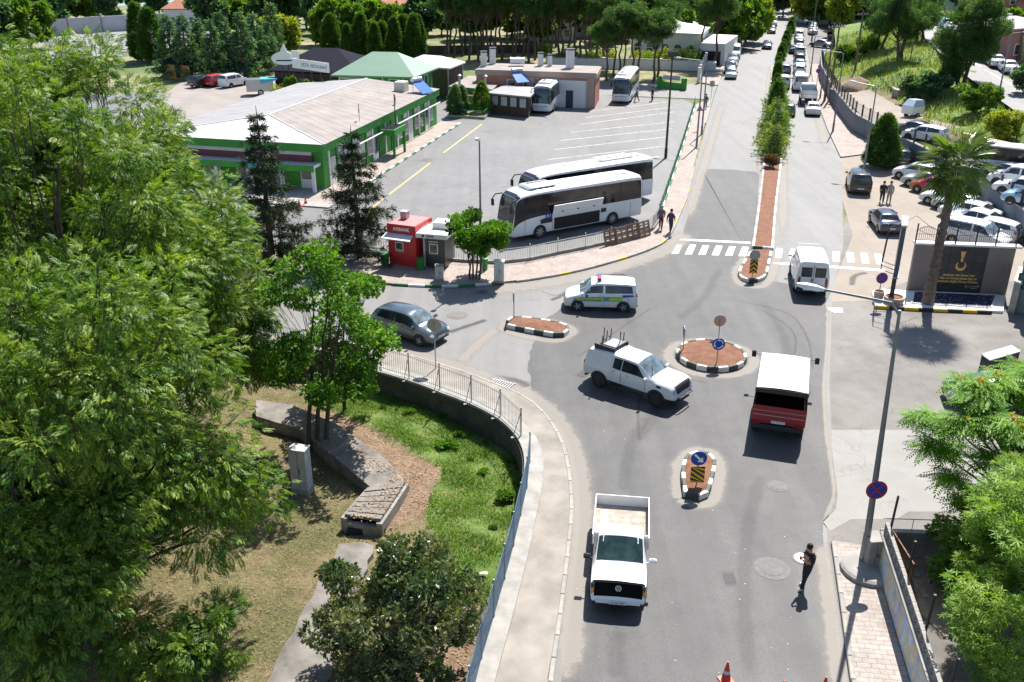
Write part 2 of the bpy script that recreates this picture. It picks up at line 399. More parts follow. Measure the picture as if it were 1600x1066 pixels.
# sunken park
def inside(p, poly):
    c = False; j = len(poly) - 1
    for i in range(len(poly)):
        a, b = poly[i], poly[j]
        if (a[1] > p[1]) != (b[1] > p[1]) and p[0] < (b[0] - a[0]) * (p[1] - a[1]) / (b[1] - a[1]) + a[0]: c = not c
        j = i
    return c
Z_GREEN = PL([(560, 600), (640, 615), (740, 650), (800, 690), (818, 740), (800, 830), (770, 930), (700, 1066), (640, 1066), (690, 900), (660, 790), (690, 740), (620, 690), (560, 660), (480, 620)], PARK_Z)
Z_LIT = PL([(430, 640), (520, 640), (600, 690), (690, 742), (665, 800), (600, 830), (560, 790), (560, 760), (470, 690)], PARK_Z)
Z_LIT2 = PL([(690, 940), (760, 940), (730, 1066), (620, 1066)], PARK_Z)
def blur_in(x, y, poly):
    return sum(inside((x + dx, y + dy), poly) for dx, dy in ((0, 0), (.35, .1), (-.3, .25), (.1, -.4), (-.15, -.2))) / 5
def park_h(x, y): return PARK_Z + .10 * math.sin(x * .7 + y * .3) + .07 * math.sin(y * 1.1 - x * .5) + .05 * math.sin(2.3 * x) * math.sin(1.9 * y)
gx = np.arange(-46, 6.01, .4); gy = np.arange(4, 66.01, .4)
verts = [(x, y, park_h(x, y)) for y in gy for x in gx]; nx = len(gx)
wl2 = [(p.x, p.y) for p in WALL] + [(-80, 4), (-80, 60)]
W_POLY = [(p.x, p.y) for p in WALL] + [(-200, 0), (-200, WALL[0].y)]
faces = []
for j in range(len(gy) - 1):
    for i in range(nx - 1):
        cx, cy = gx[i] + .2, gy[j] + .2
        if inside((cx, cy), W_POLY) or any(inside((cx + a, cy + b), W_POLY) for a, b in ((.5, 0), (-.5, 0), (0, .5), (0, -.5))):
            faces.append((j * nx + i, j * nx + i + 1, (j + 1) * nx + i + 1, (j + 1) * nx + i))
me = bpy.data.meshes.new('park_ground'); me.from_pydata(verts, [], faces); me.materials.append(M_ZONE)
ca = me.color_attributes.new('zone', 'FLOAT_COLOR', 'POINT')
zc = [(blur_in(v[0], v[1], Z_GREEN), max(blur_in(v[0], v[1], Z_LIT), blur_in(v[0], v[1], Z_LIT2)), 0, 1) for v in verts]
ca.data.foreach_set('color', [c for z in zc for c in z]); ZONES = dict(zip([(round(v[0], 2), round(v[1], 2)) for v in verts], zc))
me.polygons.foreach_set('use_smooth', [True] * len(me.polygons))
tag(link('park_lawn', me), kind='structure')

# lower level road sheets ------------------------------------------------------
RE = PL([(1325, 1066), (1316, 1000), (1308, 940), (1300, 890), (1293, 850), (1292, 825)])   # right kerb near camera
mb = MB().sheet([RE[0], *RE[1:], *PL([(1296, 800), (1296, 672), (1292, 600), (1290, 470), (1310, 380), (1345, 265)]), ST(27, 14.4), ST(31.5, 13.4), ST(44, 12.7), ST(61, 12.4), ST(101, 12.7), ST(150, 13), ST(260, 14), ST(420, 16),
     ST(520, 60), ST(520, 110), (900, 420, 0), (900, -60, 0), (RE[0].x, -60, 0)], 0)
struct('plaza', mb, M_PLAZA)
mb = MB().sheet([*PL([(1292, 472), (1365, 470), (1372, 455), (1420, 440), (1600, 440)]), (120, 58, 0), (120, 100, 0), ST(31.5, 24), ST(31.5, 19.4), ST(34.7, 17.8), ST(40, 16.3), ST(31, 12.6), ST(20, 12.2), ST(5, 12.4)], .004)
struct('roadside_lot', mb, M_LOT)
mb = MB().sheet(PL([(1297, 672), (1440, 672), (1560, 690), (1600, 780), (1480, 800), (1420, 800), (1400, 812), (1330, 812), (1297, 830), (1286, 816), (1306, 796), (1309, 772), (1303, 730)]), .006)
struct('concrete_apron', mb, M_PAD)
# avenue and side street, worn pale asphalt
KL_ROAD = offset_line(KERB_L, 0.0)
KY_PX = [(200, 402), (382, 427), (500, 438), (612, 447), (700, 450), (790, 444), (850, 436), (910, 424), (965, 409), (1010, 394), (1040, 379), (1054, 358)]
KERB_Y = smooth_line(PL([(-700, 265), (-200, 350)] + KY_PX), 4) + [ST(12, -.1), ST(24, -.3), ST(50, -.7), ST(62, -.8)]
KERB_F = [ST(74, -.8), ST(100, -.9), ST(140, -.2), ST(200, 2.0), ST(300, 5)]
mb = MB().sheet([*KERB_L[::1][::-1], *KERB_Y, *KERB_F, ST(420, 8), ST(420, 17), ST(260, 13.9), ST(101, 12.6), ST(61, 12.3), ST(31, 13.2), *PL([(1318, 380), (1300, 470), (1296, 600), (1299, 672)]),
     *PL([(1301, 730), (1307, 772), (1303, 796), (1284, 816)]), *RE[::-1], (RE[0].x + .4, 6, 0)], .008)
struct('avenue', mb, M_OLD)
mb = MB().sheet([ST(62.2, -24), ST(62.2, -.9), ST(74, -.9), ST(75, -4), ST(72, -24)], .007)
struct('yard_exit', mb, M_OLD)
# newer dark asphalt of the roundabout
jag = lambda pts, a=.14: [Vector((p.x + random.uniform(-a, a), p.y + random.uniform(-a, a), p.z)) for p in resample(pts, .45)]
edge = smooth_line(PL([(862, 658), (834, 618), (826, 575), (834, 535), (852, 502), (886, 474), (925, 446), (962, 425), (1010, 402), (1046, 384)]), 4)
new_pts = [*[p for p in KERB_L if p.y < P(862, 658).y], ]
inner = [p + Vector((.25, 0, 0)) for p in new_pts]
mb = MB().sheet([*inner[::-1], *jag(edge, .1), *[ST(s, .35) for s in (2, 8, 16, 23)], *jag([ST(23, .3), ST(23.4, 3), ST(23, 5.6)], .08), *[ST(s, 5.55) for s in (22, 12, 2)], *jag([ST(-2, 5.4), ST(-6.4, 6.5), ST(-6.6, 9), ST(-7.6, 10.6)], .1),
     *jag(smooth_line(PL([(1290, 476), (1292, 540), (1287, 600), (1291, 680), (1300, 740), (1304, 775), (1298, 797), (1283, 815)]), 4), .08), *[p - Vector((.15, 0, 0)) for p in RE[::-1]], (RE[0].x + .25, 6, 0)], .012)
struct('roundabout_carriageway', mb, M_NEW)
# coach yard
YARD = [*PL([(-300, 350), (300, 392), (590, 400), (698, 409), (770, 414), (814, 411), (880, 397), (943, 384), (1015, 364), (1030, 346)]), ST(9.9, -1.8), ST(57.5, -2.7), ST(61, -4.5), ST(61, -8), ST(63, -20), ST(62, -30), ST(62, -52), ST(40, -90)]
mb = MB().sheet(YARD, .004); struct('coach_yard', mb, M_YARD)
# car park behind the terminal
mb = MB().sheet(PL([(120, 270), (200, 190), (285, 127), (480, 118), (600, 120), (640, 150), (330, 200)]), .006); struct('rear_car_park', mb, plain('pink_concrete', (.25, .222, .2, 1), .9, var=.2, scale=.3))
mb = MB().sheet(PL([(60, 60), (330, 35), (330, 75), (60, 100)]), .006); struct('sports_court', mb, plain('pale_court', (.21, .21, .215, 1), .9, var=.2, scale=.2))

# ------------------------------------------------------------------ hillside terrain on the right (behind its retaining wall)
WR = [(-25, 25.5), (-5, 25.2), (7.8, 24.1), (19.7, 22.7), (30.5, 19.3), (34.7, 17.8), (41.2, 16.2), (44.7, 15.3), (60, 14.2), (83, 13.6), (100, 14.2), (112, 17)]
def wall_t(s): return float(np.interp(s, [a for a, b in WR], [b for a, b in WR]))
def st_of(p): d = p - S_O; return d.dot(S_D), d.dot(S_N)
HR_L = [P(1700, 270, 2.9), P(1600, 186, 3.8), P(1545, 146, 4.3), P(1500, 112, 4.8), P(1460, 76, 5.4), P(1432, 47, 5.8), P(1419, 30, 6.1), P(1416, 18, 6.4)]
HR_R = [P(1760, 180, 3.2), P(1660, 130, 4.0), P(1600, 112, 4.4), P(1556, 92, 4.9), P(1506, 60, 5.5), P(1474, 38, 5.9), P(1452, 26, 6.2), P(1445, 16, 6.4)]
cps = []
for s in range(-25, 60, 7):
    t = wall_t(s); cps += [(s, t, 1.75), (s, t + 3, 1.8)]
for s in range(62, 112, 8): cps += [(s, wall_t(s), 1.3), (s, wall_t(s) + 4, 2.9), (s, wall_t(s) + 8, 4.6)]
for u, v in ((1340, 160), (1380, 180), (1420, 180), (1420, 200), (1500, 260), (1560, 270), (1600, 250), (1600, 290), (1590, 240)): 
    a, b = st_of(P(u, v, 1.8)); cps.append((a, b, 1.8))
for a_, b_ in zip(HR_L, HR_R):
    for p in (a_, b_): cps.append((*st_of(p), p.z))
    q = a_.lerp(b_, .5); cps.append((*st_of(q), q.z))
for u, v, z in ((1430, 110, 3.6), (1470, 150, 3.2), (1540, 200, 3.0), (1580, 215, 2.8), (1450, 165, 2.6), (1395, 140, 2.6), (1385, 120, 3.4)):
    cps.append((*st_of(P(u, v, z)), z))
for s in (0, 30, 60, 90, 130, 170): cps += [(s, 52 if s < 100 else 62, 7.0), (s, 75, 10), (s, 110, 14)]
for t in (20, 30, 45, 60): cps += [(150, t, .6 + max(0, t - 30) * .16), (175, t, max(0, t - 35) * .16)]
cp = np.array(cps); D = np.linalg.norm(cp[:, None, :2] - cp[None, :, :2], axis=2)
wgt = np.linalg.solve(D + np.eye(len(cp)) * .6, cp[:, 2])
def hill_z(s, t): return float(np.linalg.norm(cp[:, :2] - np.array([s, t]), axis=1) @ wgt)
def hill_w(p): return hill_z(*st_of(p))
verts = []; faces = []; zc = []; ss = np.arange(-25, 186, 1.5); KN = 62
for s in ss:
    t0 = wall_t(s) if s < 112 else 17.0 + (s - 112) * .02
    for k in range(KN):
        t = t0 + .05 + 85 * (k / (KN - 1)) ** 1.55; z = hill_z(s, t)
        if s > 112: z = max(z, -.3)
        q = ST(s, t, z + (.18 * math.sin(s * .9 + t) * math.sin(t * .7) if k > 2 and z > 2.2 else 0)); verts.append(tuple(q))
        bare = 1.0 if z < 2.15 and s < 72 else 0.0
        zc.append((0.75 if z > 2.3 or s > 72 else 0.0, bare * .3, 0, 1))
for i in range(len(ss) - 1):
    for k in range(KN - 1): faces.append((i * KN + k, (i + 1) * KN + k, (i + 1) * KN + k + 1, i * KN + k + 1))
me = bpy.data.meshes.new('hillside'); me.from_pydata(verts, [], faces); me.materials.append(M_ZONE)
ca = me.color_attributes.new('zone', 'FLOAT_COLOR', 'POINT'); ca.data.foreach_set('color', [c for z in zc for c in z])
me.polygons.foreach_set('use_smooth', [True] * len(me.polygons)); me.flip_normals()
tag(link('hillside', me), kind='structure')
mb = MB(); L_ = smooth_line(HR_L, 5); R_ = smooth_line(HR_R, 5); n = len(L_)
vv = []
for a_, b_ in zip(L_, R_):
    for k in range(4):
        q = a_.lerp(b_, k / 3); vv.append(Vector((q.x, q.y, max(q.z, hill_w(q)) + .10)))
mb.add(vv, [(i * 4 + k, i * 4 + k + 1, i * 4 + k + 5, i * 4 + k + 4) for i in range(n - 1) for k in range(3)]); struct('hill_road', mb, M_HROAD)
mb = MB(); vv = []
for a_, b_ in zip(L_, R_):
    for k in (.44, .47):
        q = a_.lerp(b_, k); vv.append(Vector((q.x, q.y, max(q.z, hill_w(q)) + .108)))
mb.add(vv, [(i * 2, i * 2 + 1, i * 2 + 3, i * 2 + 2) for i in range(n - 1)]); struct('hill_road_line', mb, M_WHITE)
# sandy floor of the terrace
mb = MB(); vv = []; fs = []
rows = [(u, v) for u, v in ((1345, 142), (1372, 152), (1405, 172), (1432, 190), (1470, 215), (1520, 240), (1600, 262))]
for k, s in enumerate((66, 60, 52, 44, 36, 29, 22, 14, 6, -4)):
    t0 = wall_t(s) + .4; t1 = t0 + (2.5, 3.4, 4.6, 5.6, 6.2, 6.8, 7.2, 7.4, 7.6, 8)[k]
    for j in range(6):
        t = t0 + (t1 - t0) * j / 5; vv.append(ST(s, t, max(1.83, hill_z(s, t) + .09)))
    if k: fs += [((k - 1) * 6 + j, (k - 1) * 6 + j + 1, k * 6 + j + 1, k * 6 + j) for j in range(5)]
mb.add(vv, fs); struct('terrace', mb, M_LOT)
# ================================================================== KERBS, PAVEMENTS, ISLANDS, MARKINGS
_km = {}
def kerb_mesh(L, w, h, mat):
    k = (round(L, 3), w, h, mat.name)
    if k not in _km:
        me = MB().box((0, 0, h / 2), (L, w, h), 0, .025); m = bpy.data.meshes.new('kerb_stone'); m.from_pydata(me.v, [], me.f); m.materials.append(mat); m.update(); _km[k] = m
    return _km[k]
def kerb_run(parent, line, L, w, h, pattern, z0=0.0, closed=False, name='kerb_stone'):
    pts = resample(line, L)
    for i in range(len(pts) - 1):
        a, b = pts[i], pts[i + 1]; c = (a + b) / 2
        o = link(name, kerb_mesh(L - .012, w, h, pattern[i % len(pattern)]), parent, (c.x, c.y, z0), heading(a, b))
def strip(mb, line, w, z, z0=None):
    "flat ribbon centred on a line; with z0 a solid one"
    A = offset_line(line, w / 2); B = offset_line(line, -w / 2); n = len(line); o = len(mb.v)
    vs = [Vector((p.x, p.y, z)) for p in A] + [Vector((p.x, p.y, z)) for p in B]
    fs = [(i, i + 1, n + i + 1, n + i) for i in range(n - 1)]
    if z0 is not None:
        vs += [Vector((p.x, p.y, z0)) for p in A] + [Vector((p.x, p.y, z0)) for p in B]
        fs += [(2 * n + i, 2 * n + i + 1, i + 1, i) for i in range(n - 1)] + [(n + i, n + i + 1, 3 * n + i + 1, 3 * n + i) for i in range(n - 1)]
        fs += [(0, n, 3 * n, 2 * n), (n - 1, 3 * n - 1, 4 * n - 1, 2 * n - 1)]
    mb.add(vs, fs); return mb
def drift(name, line, w, mat, z):
    line = [Vector(p) for p in line]; m = MB(); n = len(line); closed = (line[0] - line[-1]).length < .05; A = offset_line(line, w / 2); B = offset_line(line, -w / 2)
    vs = []; uv = []
    for k, q in enumerate((A, line, B)):
        vs += [Vector((p.x, p.y, z)) for p in q]; uv += [(.5 if closed else i / max(1, n - 1), k / 2) for i in range(n)]
    m.add(vs, [(k * n + i, k * n + i + 1, (k + 1) * n + i + 1, (k + 1) * n + i) for k in range(2) for i in range(n - 1)]); m.uv = uv
    return tag(m.build(name, mat), kind='structure')
# --- lower left pavement round the park
low = [p for p in WALL]; kl = [p for p in KERB_L]
mb = MB().prism([(p.x, p.y) for p in low] + [(p.x - .14 * 0, p.y) for p in reversed(offset_line(kl, .16))], -.06, .125)
pv = struct('pavement', mb, M_SAND)
near_k = [p for p in offset_line(kl, .08) if p.y < 62 and p.x > -22]
kerb_run(pv, near_k, 1.0, .16, .14, [M_KERB, M_KERB, M_CONC], .0)
# --- upper left pavement by the coach yard
FENCE_Y = PL([(380, 386), (590, 401), (698, 410), (770, 415), (814, 412), (880, 398), (943, 385), (1015, 365), (1029, 347)]) + [ST(9.9, -1.75), ST(30, -2.1), ST(57.5, -2.7)]
ky = [p for p in KERB_Y if p.x > P(385, 427).x]
mb = MB().prism([(p.x, p.y) for p in offset_line(ky, -.16)] + [(p.x, p.y) for p in reversed(FENCE_Y)], -.04, .125)
pv2 = struct('pavement_of_coach_yard', mb, M_PAVE)
kk = offset_line(ky, -.08)
kg = [p for p in kk if P(600, 446).x < p.x < P(805, 443).x]; ko = [p for p in kk if p.x >= P(800, 443).x]; kz = [p for p in kk if p.x <= P(604, 446).x]
kerb_run(pv2, kz, 1.05, .18, .15, [M_KG, M_KW]); kerb_run(pv2, kg, 1.05, .18, .16, [M_KG, M_KW])
kerb_run(pv2, [p for p in ko if st_of(p)[0] < 45], 1.0, .16, .15, [M_KERB, M_CONC, M_KERB, M_KY, M_KERB])
mb = MB(); strip(mb, [ST(45, -.75), ST(62, -.95)], .16, .15, -.02); mb.build('kerb_line', M_KERB, pv2)
# --- far left pavement past the yard exit, right pavement along the avenue
mb = MB().prism([(p.x, p.y) for p in KERB_F] + [(p.x, p.y) for p in (ST(300, 2), ST(200, -1), ST(140, -3.4), ST(100, -3.6), ST(76, -3.4))], -.04, .12); struct('pavement_of_villa', mb, M_PAVE)
rk = [ST(31, 13.25), ST(44, 12.75), ST(61, 12.4), ST(101, 12.7)]
mb = MB().prism([(p.x, p.y) for p in rk] + [(p.x, p.y) for p in (ST(101, 14.0), ST(83, 13.5), ST(60, 14.1), ST(44.7, 15.2), ST(41, 16.1), ST(34.7, 17.5))], -.04, .125); pv3 = struct('pavement_along_hill', mb, M_PAVE)
kerb_run(pv3, [ST(31, 13.2), ST(44, 12.7), ST(61, 12.35), ST(100, 12.62)], 1.0, .16, .15, [M_KERB, M_CONC])
# --- right pavement near the camera with the painted wall
MW = [P(1366, 882), P(1392, 970), P(1419, 1064)]; MW.append(MW[2] + (MW[2] - MW[1]).normalized() * 12)
rp = [P(1298, 849), P(1304, 890), P(1311, 940), P(1319, 1000), P(1327, 1064)]; rp.append(Vector((rp[-1].x + .3, 8, 0)))
mb = MB().prism([(p.x, p.y) for p in offset_line(rp, -.16)] + [(p.x, p.y) for p in reversed([MW[0] + Vector((.2, .9, 0)), *MW])], -.03, .125)
pv4 = struct('pavement_by_painted_wall', mb, M_PAVE2); kerb_run(pv4, offset_line(rp, -.08), 1.0, .16, .15, [M_KERB, M_CONC])
# --- median of the avenue
def med_t(s): return float(np.interp(s, [0, 10, 31, 92, 169], [5.4, 5.65, 6.0, 6.6, 10.6])), float(np.interp(s, [0, 10, 31, 92, 169], [6.7, 6.9, 7.6, 8.2, 12.0]))
nose = smooth_line(PL([(1175, 394), (1166, 408), (1156, 425), (1156, 434), (1163, 440), (1176, 442), (1190, 438), (1197, 430), (1201, 412), (1205, 394)]), 4)
med = thing('traffic_island', 'long soil filled median with white edged kerb between the avenue carriageways', 'traffic island', nose[0])
def local(o, pts): return [Vector(p) - o.location for p in pts]
mb = MB().prism([(p.x, p.y) for p in local(med, nose)], 0.0, .19); mb.build('soil', M_SOIL, med)
kerb_run(med, local(med, nose), .55, .18, .24, [M_KD, M_KW, M_KW])
L1 = [ST(s, med_t(s)[0]) for s in np.arange(0, 101, 4)]; R1 = [ST(s, med_t(s)[1]) for s in np.arange(0, 101, 4)]
mb = MB().prism([(p.x, p.y) for p in local(med, L1)] + [(p.x, p.y) for p in reversed(local(med, R1))], 0, .17); mb.build('soil', M_SOIL, med)
kerb_run(med, local(med, [ST(0, 5.4), ST(0.0, 6.7)]), .64, .2, .25, [M_KD, M_KW])
for side in (L1, R1):
    kerb_run(med, local(med, [p for p in side if st_of(p)[0] < 41]), 1.0, .18, .22, [M_KW, M_KW, M_KERB])
    mb = MB(); strip(mb, local(med, [p for p in side if st_of(p)[0] >= 40]), .18, .22, 0); mb.build('kerb_line', M_KERB, med)
mb = MB().prism([(p.x, p.y) for p in [ST(s, med_t(s)[0]) for s in range(106, 230, 6)]] + [(p.x, p.y) for p in [ST(s, med_t(s)[1]) for s in range(224, 100, -6)]], 0, .16)
tag(mb.build('median_strip', M_GROUND), 'grassy far end of the avenue median under the clipped cypresses', 'traffic island')

def island(name, label, outline, pattern, L=.6, h=.26, soil_h=.3, step=None):
    o = thing(name, label, 'traffic island', sum(outline, Vector()) / len(outline)); loc = local(o, outline); loc.append(loc[0])
    inner = offset_line(loc, 0); cx = Vector()
    n = len(loc) - 1; vs = []; fs = []
    rings = [(1.0, h - .06), (.9, h - .02), (.6, soil_h), (.3, soil_h + .05)]
    for f, z in rings: vs += [Vector((p.x * f, p.y * f, z + random.uniform(-.015, .015))) for p in loc[:n]]
    vs.append(Vector((0, 0, soil_h + .06)))
    for k in range(3): fs += [(k * n + i, k * n + (i + 1) % n, (k + 1) * n + (i + 1) % n, (k + 1) * n + i) for i in range(n)]
    fs += [(3 * n + i, 3 * n + (i + 1) % n, 4 * n) for i in range(n)]
    MB().add(vs, fs).build('soil', M_SOIL, o, smooth=True)
    tot = sum((loc[i + 1] - loc[i]).length for i in range(n)); k = max(4, 2 * round(tot / L / 2)); kerb_run(o, loc + [loc[1]], tot / k * .9995, .17, h, pattern)
    return o
c = P(1111, 559); rad = 1.74
isl = island('roundabout_island', 'round soil filled roundabout island with black and white kerb', [c + Vector((math.cos(a), math.sin(a), 0)) * rad for a in np.linspace(0, 2 * math.pi, 41)[:-1]], [M_KD, M_KW], .55, .3)
isl2 = island('splitter_island', 'tapered soil splitter island beside the police car', smooth_line(PL([(792, 513), (795, 504), (810, 501), (850, 506), (880, 512), (887, 519), (882, 526), (866, 527), (820, 519), (792, 513)]), 5)[:-1], [M_KD, M_KW], .55, .28)
isl3 = island('splitter_island', 'small teardrop splitter island with hazard board and blue arrow sign', smooth_line(PL([(1071, 778), (1067, 745), (1072, 722), (1086, 714), (1103, 714), (1115, 726), (1113, 745), (1103, 778), (1087, 781), (1071, 778)]), 5)[:-1], [M_KW, M_KD], .5, .28)

# --- painted markings
mark = thing('zebra_crossing', 'white zebra crossing with stop lines across both carriageways', 'crosswalk', ST(-1.5, 6, .016))
def px_lerp(a, b, f): return (a[0] + (b[0] - a[0]) * f, a[1] + (b[1] - a[1]) * f)
def stripes(A, B, n):
    for k in range(n):
        q = [P(*px_lerp(a, b, k / (n - 1))) for a, b in zip(A, B)]
        MB().sheet(local(mark, q), 0).build('stripe', M_WHITE, mark)
stripes([(1057, 382), (1067, 382), (1060, 397), (1049, 397)], [(1160, 386), (1170, 386.5), (1165, 401), (1154, 400.5)], 6)
stripes([(1213, 388), (1223, 388.5), (1221, 404), (1210, 403.5)], [(1366, 397), (1377, 397.5), (1381, 413.5), (1370, 413)], 8)
MB().sheet(local(mark, PL([(1063, 373), (1173, 378.5), (1173, 381), (1061, 376)])), 0).build('stop_line', M_WHITE, mark)
MB().sheet(local(mark, PL([(1208, 410), (1383, 421), (1383, 424.5), (1208, 413)])), 0).build('stop_line', M_WHITE, mark)
bays = thing('bay_lines', 'thin cream parking bay lines painted across the coach yard', 'road marking', ST(30, -15, .012))
for a, b in (((915, 184), (1050, 168)), ((904, 195), (1055, 175)), ((891, 207), (1054, 190.5)), ((875, 220), (1050, 201.5)), ((866, 234), (1043, 214)), ((854, 250), (1036, 229)), ((845, 265), (1030, 245)), ((822, 287), (1015, 262)), ((800, 331), (845, 322)), ((925, 174), (1040, 160))):
    m = MB(); strip(m, [P(*a) - bays.location, P(*b) - bays.location], .13, 0); m.build('bay_line', M_LINE, bays)
yl = thing('yellow_line', 'faded yellow line along the terminal side of the coach yard', 'road marking', P(680, 250) + Vector((0, 0, .012)))
for a, b in (((753, 194), (693, 239)), ((672, 255), (608, 304)), ((600, 310), (560, 342))):
    m = MB(); strip(m, [P(*a) - yl.location, P(*b) - yl.location], .16, 0); m.build('yellow_dash', M_YEL, yl)
mb = MB(); strip(mb, PL([(730, 548), (775, 516)]), .5, .013); drift('pale_patch', smooth_line(PL([(718, 566), (745, 540), (775, 514)]), 4), 1.0, M_DUST, .014)
mb = MB(); strip(mb, [ST(66, 5.2), ST(66.2, 5.8)], .2, .014)
# --- dust, wear and tyre marks
k2 = [p for p in KERB_L if p.x > -10]
drift('kerb_dust', offset_line(k2, -.35), 1.5, M_DUST, .018)
drift('kerb_dust', [p for p in offset_line(ky, .8) if p.x > P(700, 450).x and st_of(p)[0] < 4], 2.6, M_DUST, .018)
drift('kerb_dust', [ST(s, .45) for s in range(5, 62, 4)], 1.3, M_DUST, .019)
drift('kerb_dust', [ST(s, 7.4 + s * .012) for s in range(0, 98, 4)], 1.2, M_DUST, .017)
drift('kerb_dust', [ST(s, 5.3 + s * .01) for s in range(20, 98, 4)], .8, M_DUST, .017)
drift('kerb_dust', [ST(s, 12.0) for s in range(32, 98, 4)], 1.4, M_DUST, .017)
drift('kerb_dust', offset_line(rp, .35), .9, M_DUST, .018)
drift('seam_dust', smooth_line(PL([(1293, 480), (1292, 540), (1287, 600), (1291, 680), (1300, 740), (1302, 780), (1284, 816)]), 4), .28, M_DUST, .019)
ring = lambda c, r, a0=0, a1=360, n=40: [c + Vector((math.cos(R(a)), math.sin(R(a)), 0)) * r for a in np.linspace(a0, a1, n)]
drift('island_dust', ring(c, rad + .45), 1.1, M_DUST, .018)
for o_, pts in ((isl2, PL([(790, 505), (840, 500), (885, 509), (895, 520), (868, 533), (815, 525), (785, 514)])), (isl3, PL([(1062, 780), (1060, 735), (1075, 708), (1108, 706), (1124, 728), (1116, 780), (1088, 790)]))):
    l = smooth_line(pts, 5); drift('island_dust', l + [l[0]], 1.0, M_DUST, .018)
drift('nose_dust', smooth_line(PL([(1168, 396), (1150, 424), (1155, 442), (1176, 449), (1200, 442), (1212, 410), (1216, 394)]), 5), 1.0, M_DUST, .018)
drift('pale_wear', smooth_line(PL([(930, 1060), (925, 950), (930, 830), (935, 740), (960, 700), (1030, 660)]), 6), 1.3, M_PALE, .016)
drift('pale_wear', smooth_line(PL([(1075, 1060), (1085, 930), (1100, 830), (1140, 760), (1200, 700), (1240, 620), (1245, 540), (1225, 480)]), 6), 1.5, M_PALE, .016)
drift('pale_wear', smooth_line(PL([(1240, 1060), (1230, 950), (1215, 850), (1230, 760)]), 6), 1.4, M_PALE, .016)
drift('pale_wear', smooth_line(PL([(880, 560), (900, 520), (960, 500), (1040, 470), (1100, 430)]), 6), 1.6, M_PALE, .016)
for k, pts in enumerate(([(1150, 470), (1230, 490), (1262, 530), (1270, 580)], [(1180, 480), (1240, 520), (1230, 580), (1190, 610)], [(1020, 480), (960, 520), (900, 560)], [(1000, 700), (1000, 620), (1040, 590), (1110, 600)], [(890, 450), (870, 462), (845, 455)])):
    drift('tyre_mark', smooth_line(PL(pts), 6), .2, M_TYRE, .021)
drift('tyre_mark', smooth_line(PL([(1331, 447), (1334, 433), (1345, 428), (1356, 427)]), 4), .5, M_STAIN, .021)
for pts in ([(962, 1060), (966, 985)], [(972, 770), (985, 700), (1010, 650)], [(1172, 1060), (1163, 940), (1168, 830), (1190, 740)], [(1222, 660), (1232, 590), (1222, 520), (1190, 470)], [(1060, 500), (1100, 465), (1125, 420)], [(1020, 560), (1030, 620), (1000, 690)]): drift('oil_streak', smooth_line(PL(pts), 6), .8, M_OIL, .02)
for pts, w in (([(1130, 905), (1150, 905)], .9), ([(905, 590), (925, 575)], .7), ([(1246, 640), (1262, 610)], .6), ([(700, 520), (760, 500)], .5), ([(860, 470), (895, 455)], .5)): drift('road_patch', PL(pts), w, M_STAIN, .0205)
drift('damp_patch', smooth_line(PL([(760, 594), (780, 592), (810, 598), (822, 606)]), 4), .9, M_STAIN, .017)
drift('paint_spill', smooth_line(PL([(1298, 486), (1306, 485), (1317, 486)]), 4), .8, M_KW, .017)
# --- covers and gratings in the road
M_IRON = plain('cast_iron', (.10, .095, .09, 1), .7, .3, var=.3, scale=8, bump=.4)
M_PATCH = plain('patch_concrete', (.145, .138, .13, 1), .85, var=.25, scale=5, bump=.3)
def manhole(u, v, r, label, mat=M_IRON, ringm=M_PATCH, rr=1.45):
    o = thing('manhole_cover', label, 'manhole cover', P(u, v) + Vector((0, 0, .012)))
    MB().lathe([(r * rr, 0), (r * rr * .97, .012), (r * 1.02, .013)], 28).build('collar', ringm, o)
    MB().lathe([(r, .0), (r, .018), (r * .9, .022)], 24).build('cover', mat, o)
manhole(1215, 760, .3, 'small pale manhole cover right of the teardrop island', M_PATCH)
manhole(1206, 889, .42, 'large round road patch left of the man in black', M_PATCH, M_PATCH, 1.55)
manhole(1254, 873, .3, 'white manhole collar beside the man in black', M_KW, M_PATCH, 1.3)
manhole(715, 493, .42, 'faint manhole cover in the side street below the round tree', M_PATCH)
manhole(754, 457, .3, 'square looking cover below the green and white kerb', M_IRON)
manhole(667, 250, .5, 'dark drain cover on the yellow yard line', M_IRON)
gr = thing('drain_grate', 'iron drain grate at the bend of the park pavement', 'drain', P(783, 601) + Vector((0, 0, .02)), heading(P(770, 599), P(800, 606)))
MB().bx(-.6, .6, -.3, .3, 0, .012).build('pit', M_KB, gr)
for k in range(9): MB().bx(-.56 + k * .135, -.5 + k * .135, -.28, .28, .013, .03).build('grate_bar', plain('grey_iron', (.35, .34, .33, 1), .6, .2), gr)
MB().bx(-.64, .64, -.36, -.29, 0, .03).bx(-.64, .64, .29, .36, 0, .03).build('grate_rim', MATS['grey_iron'], gr)
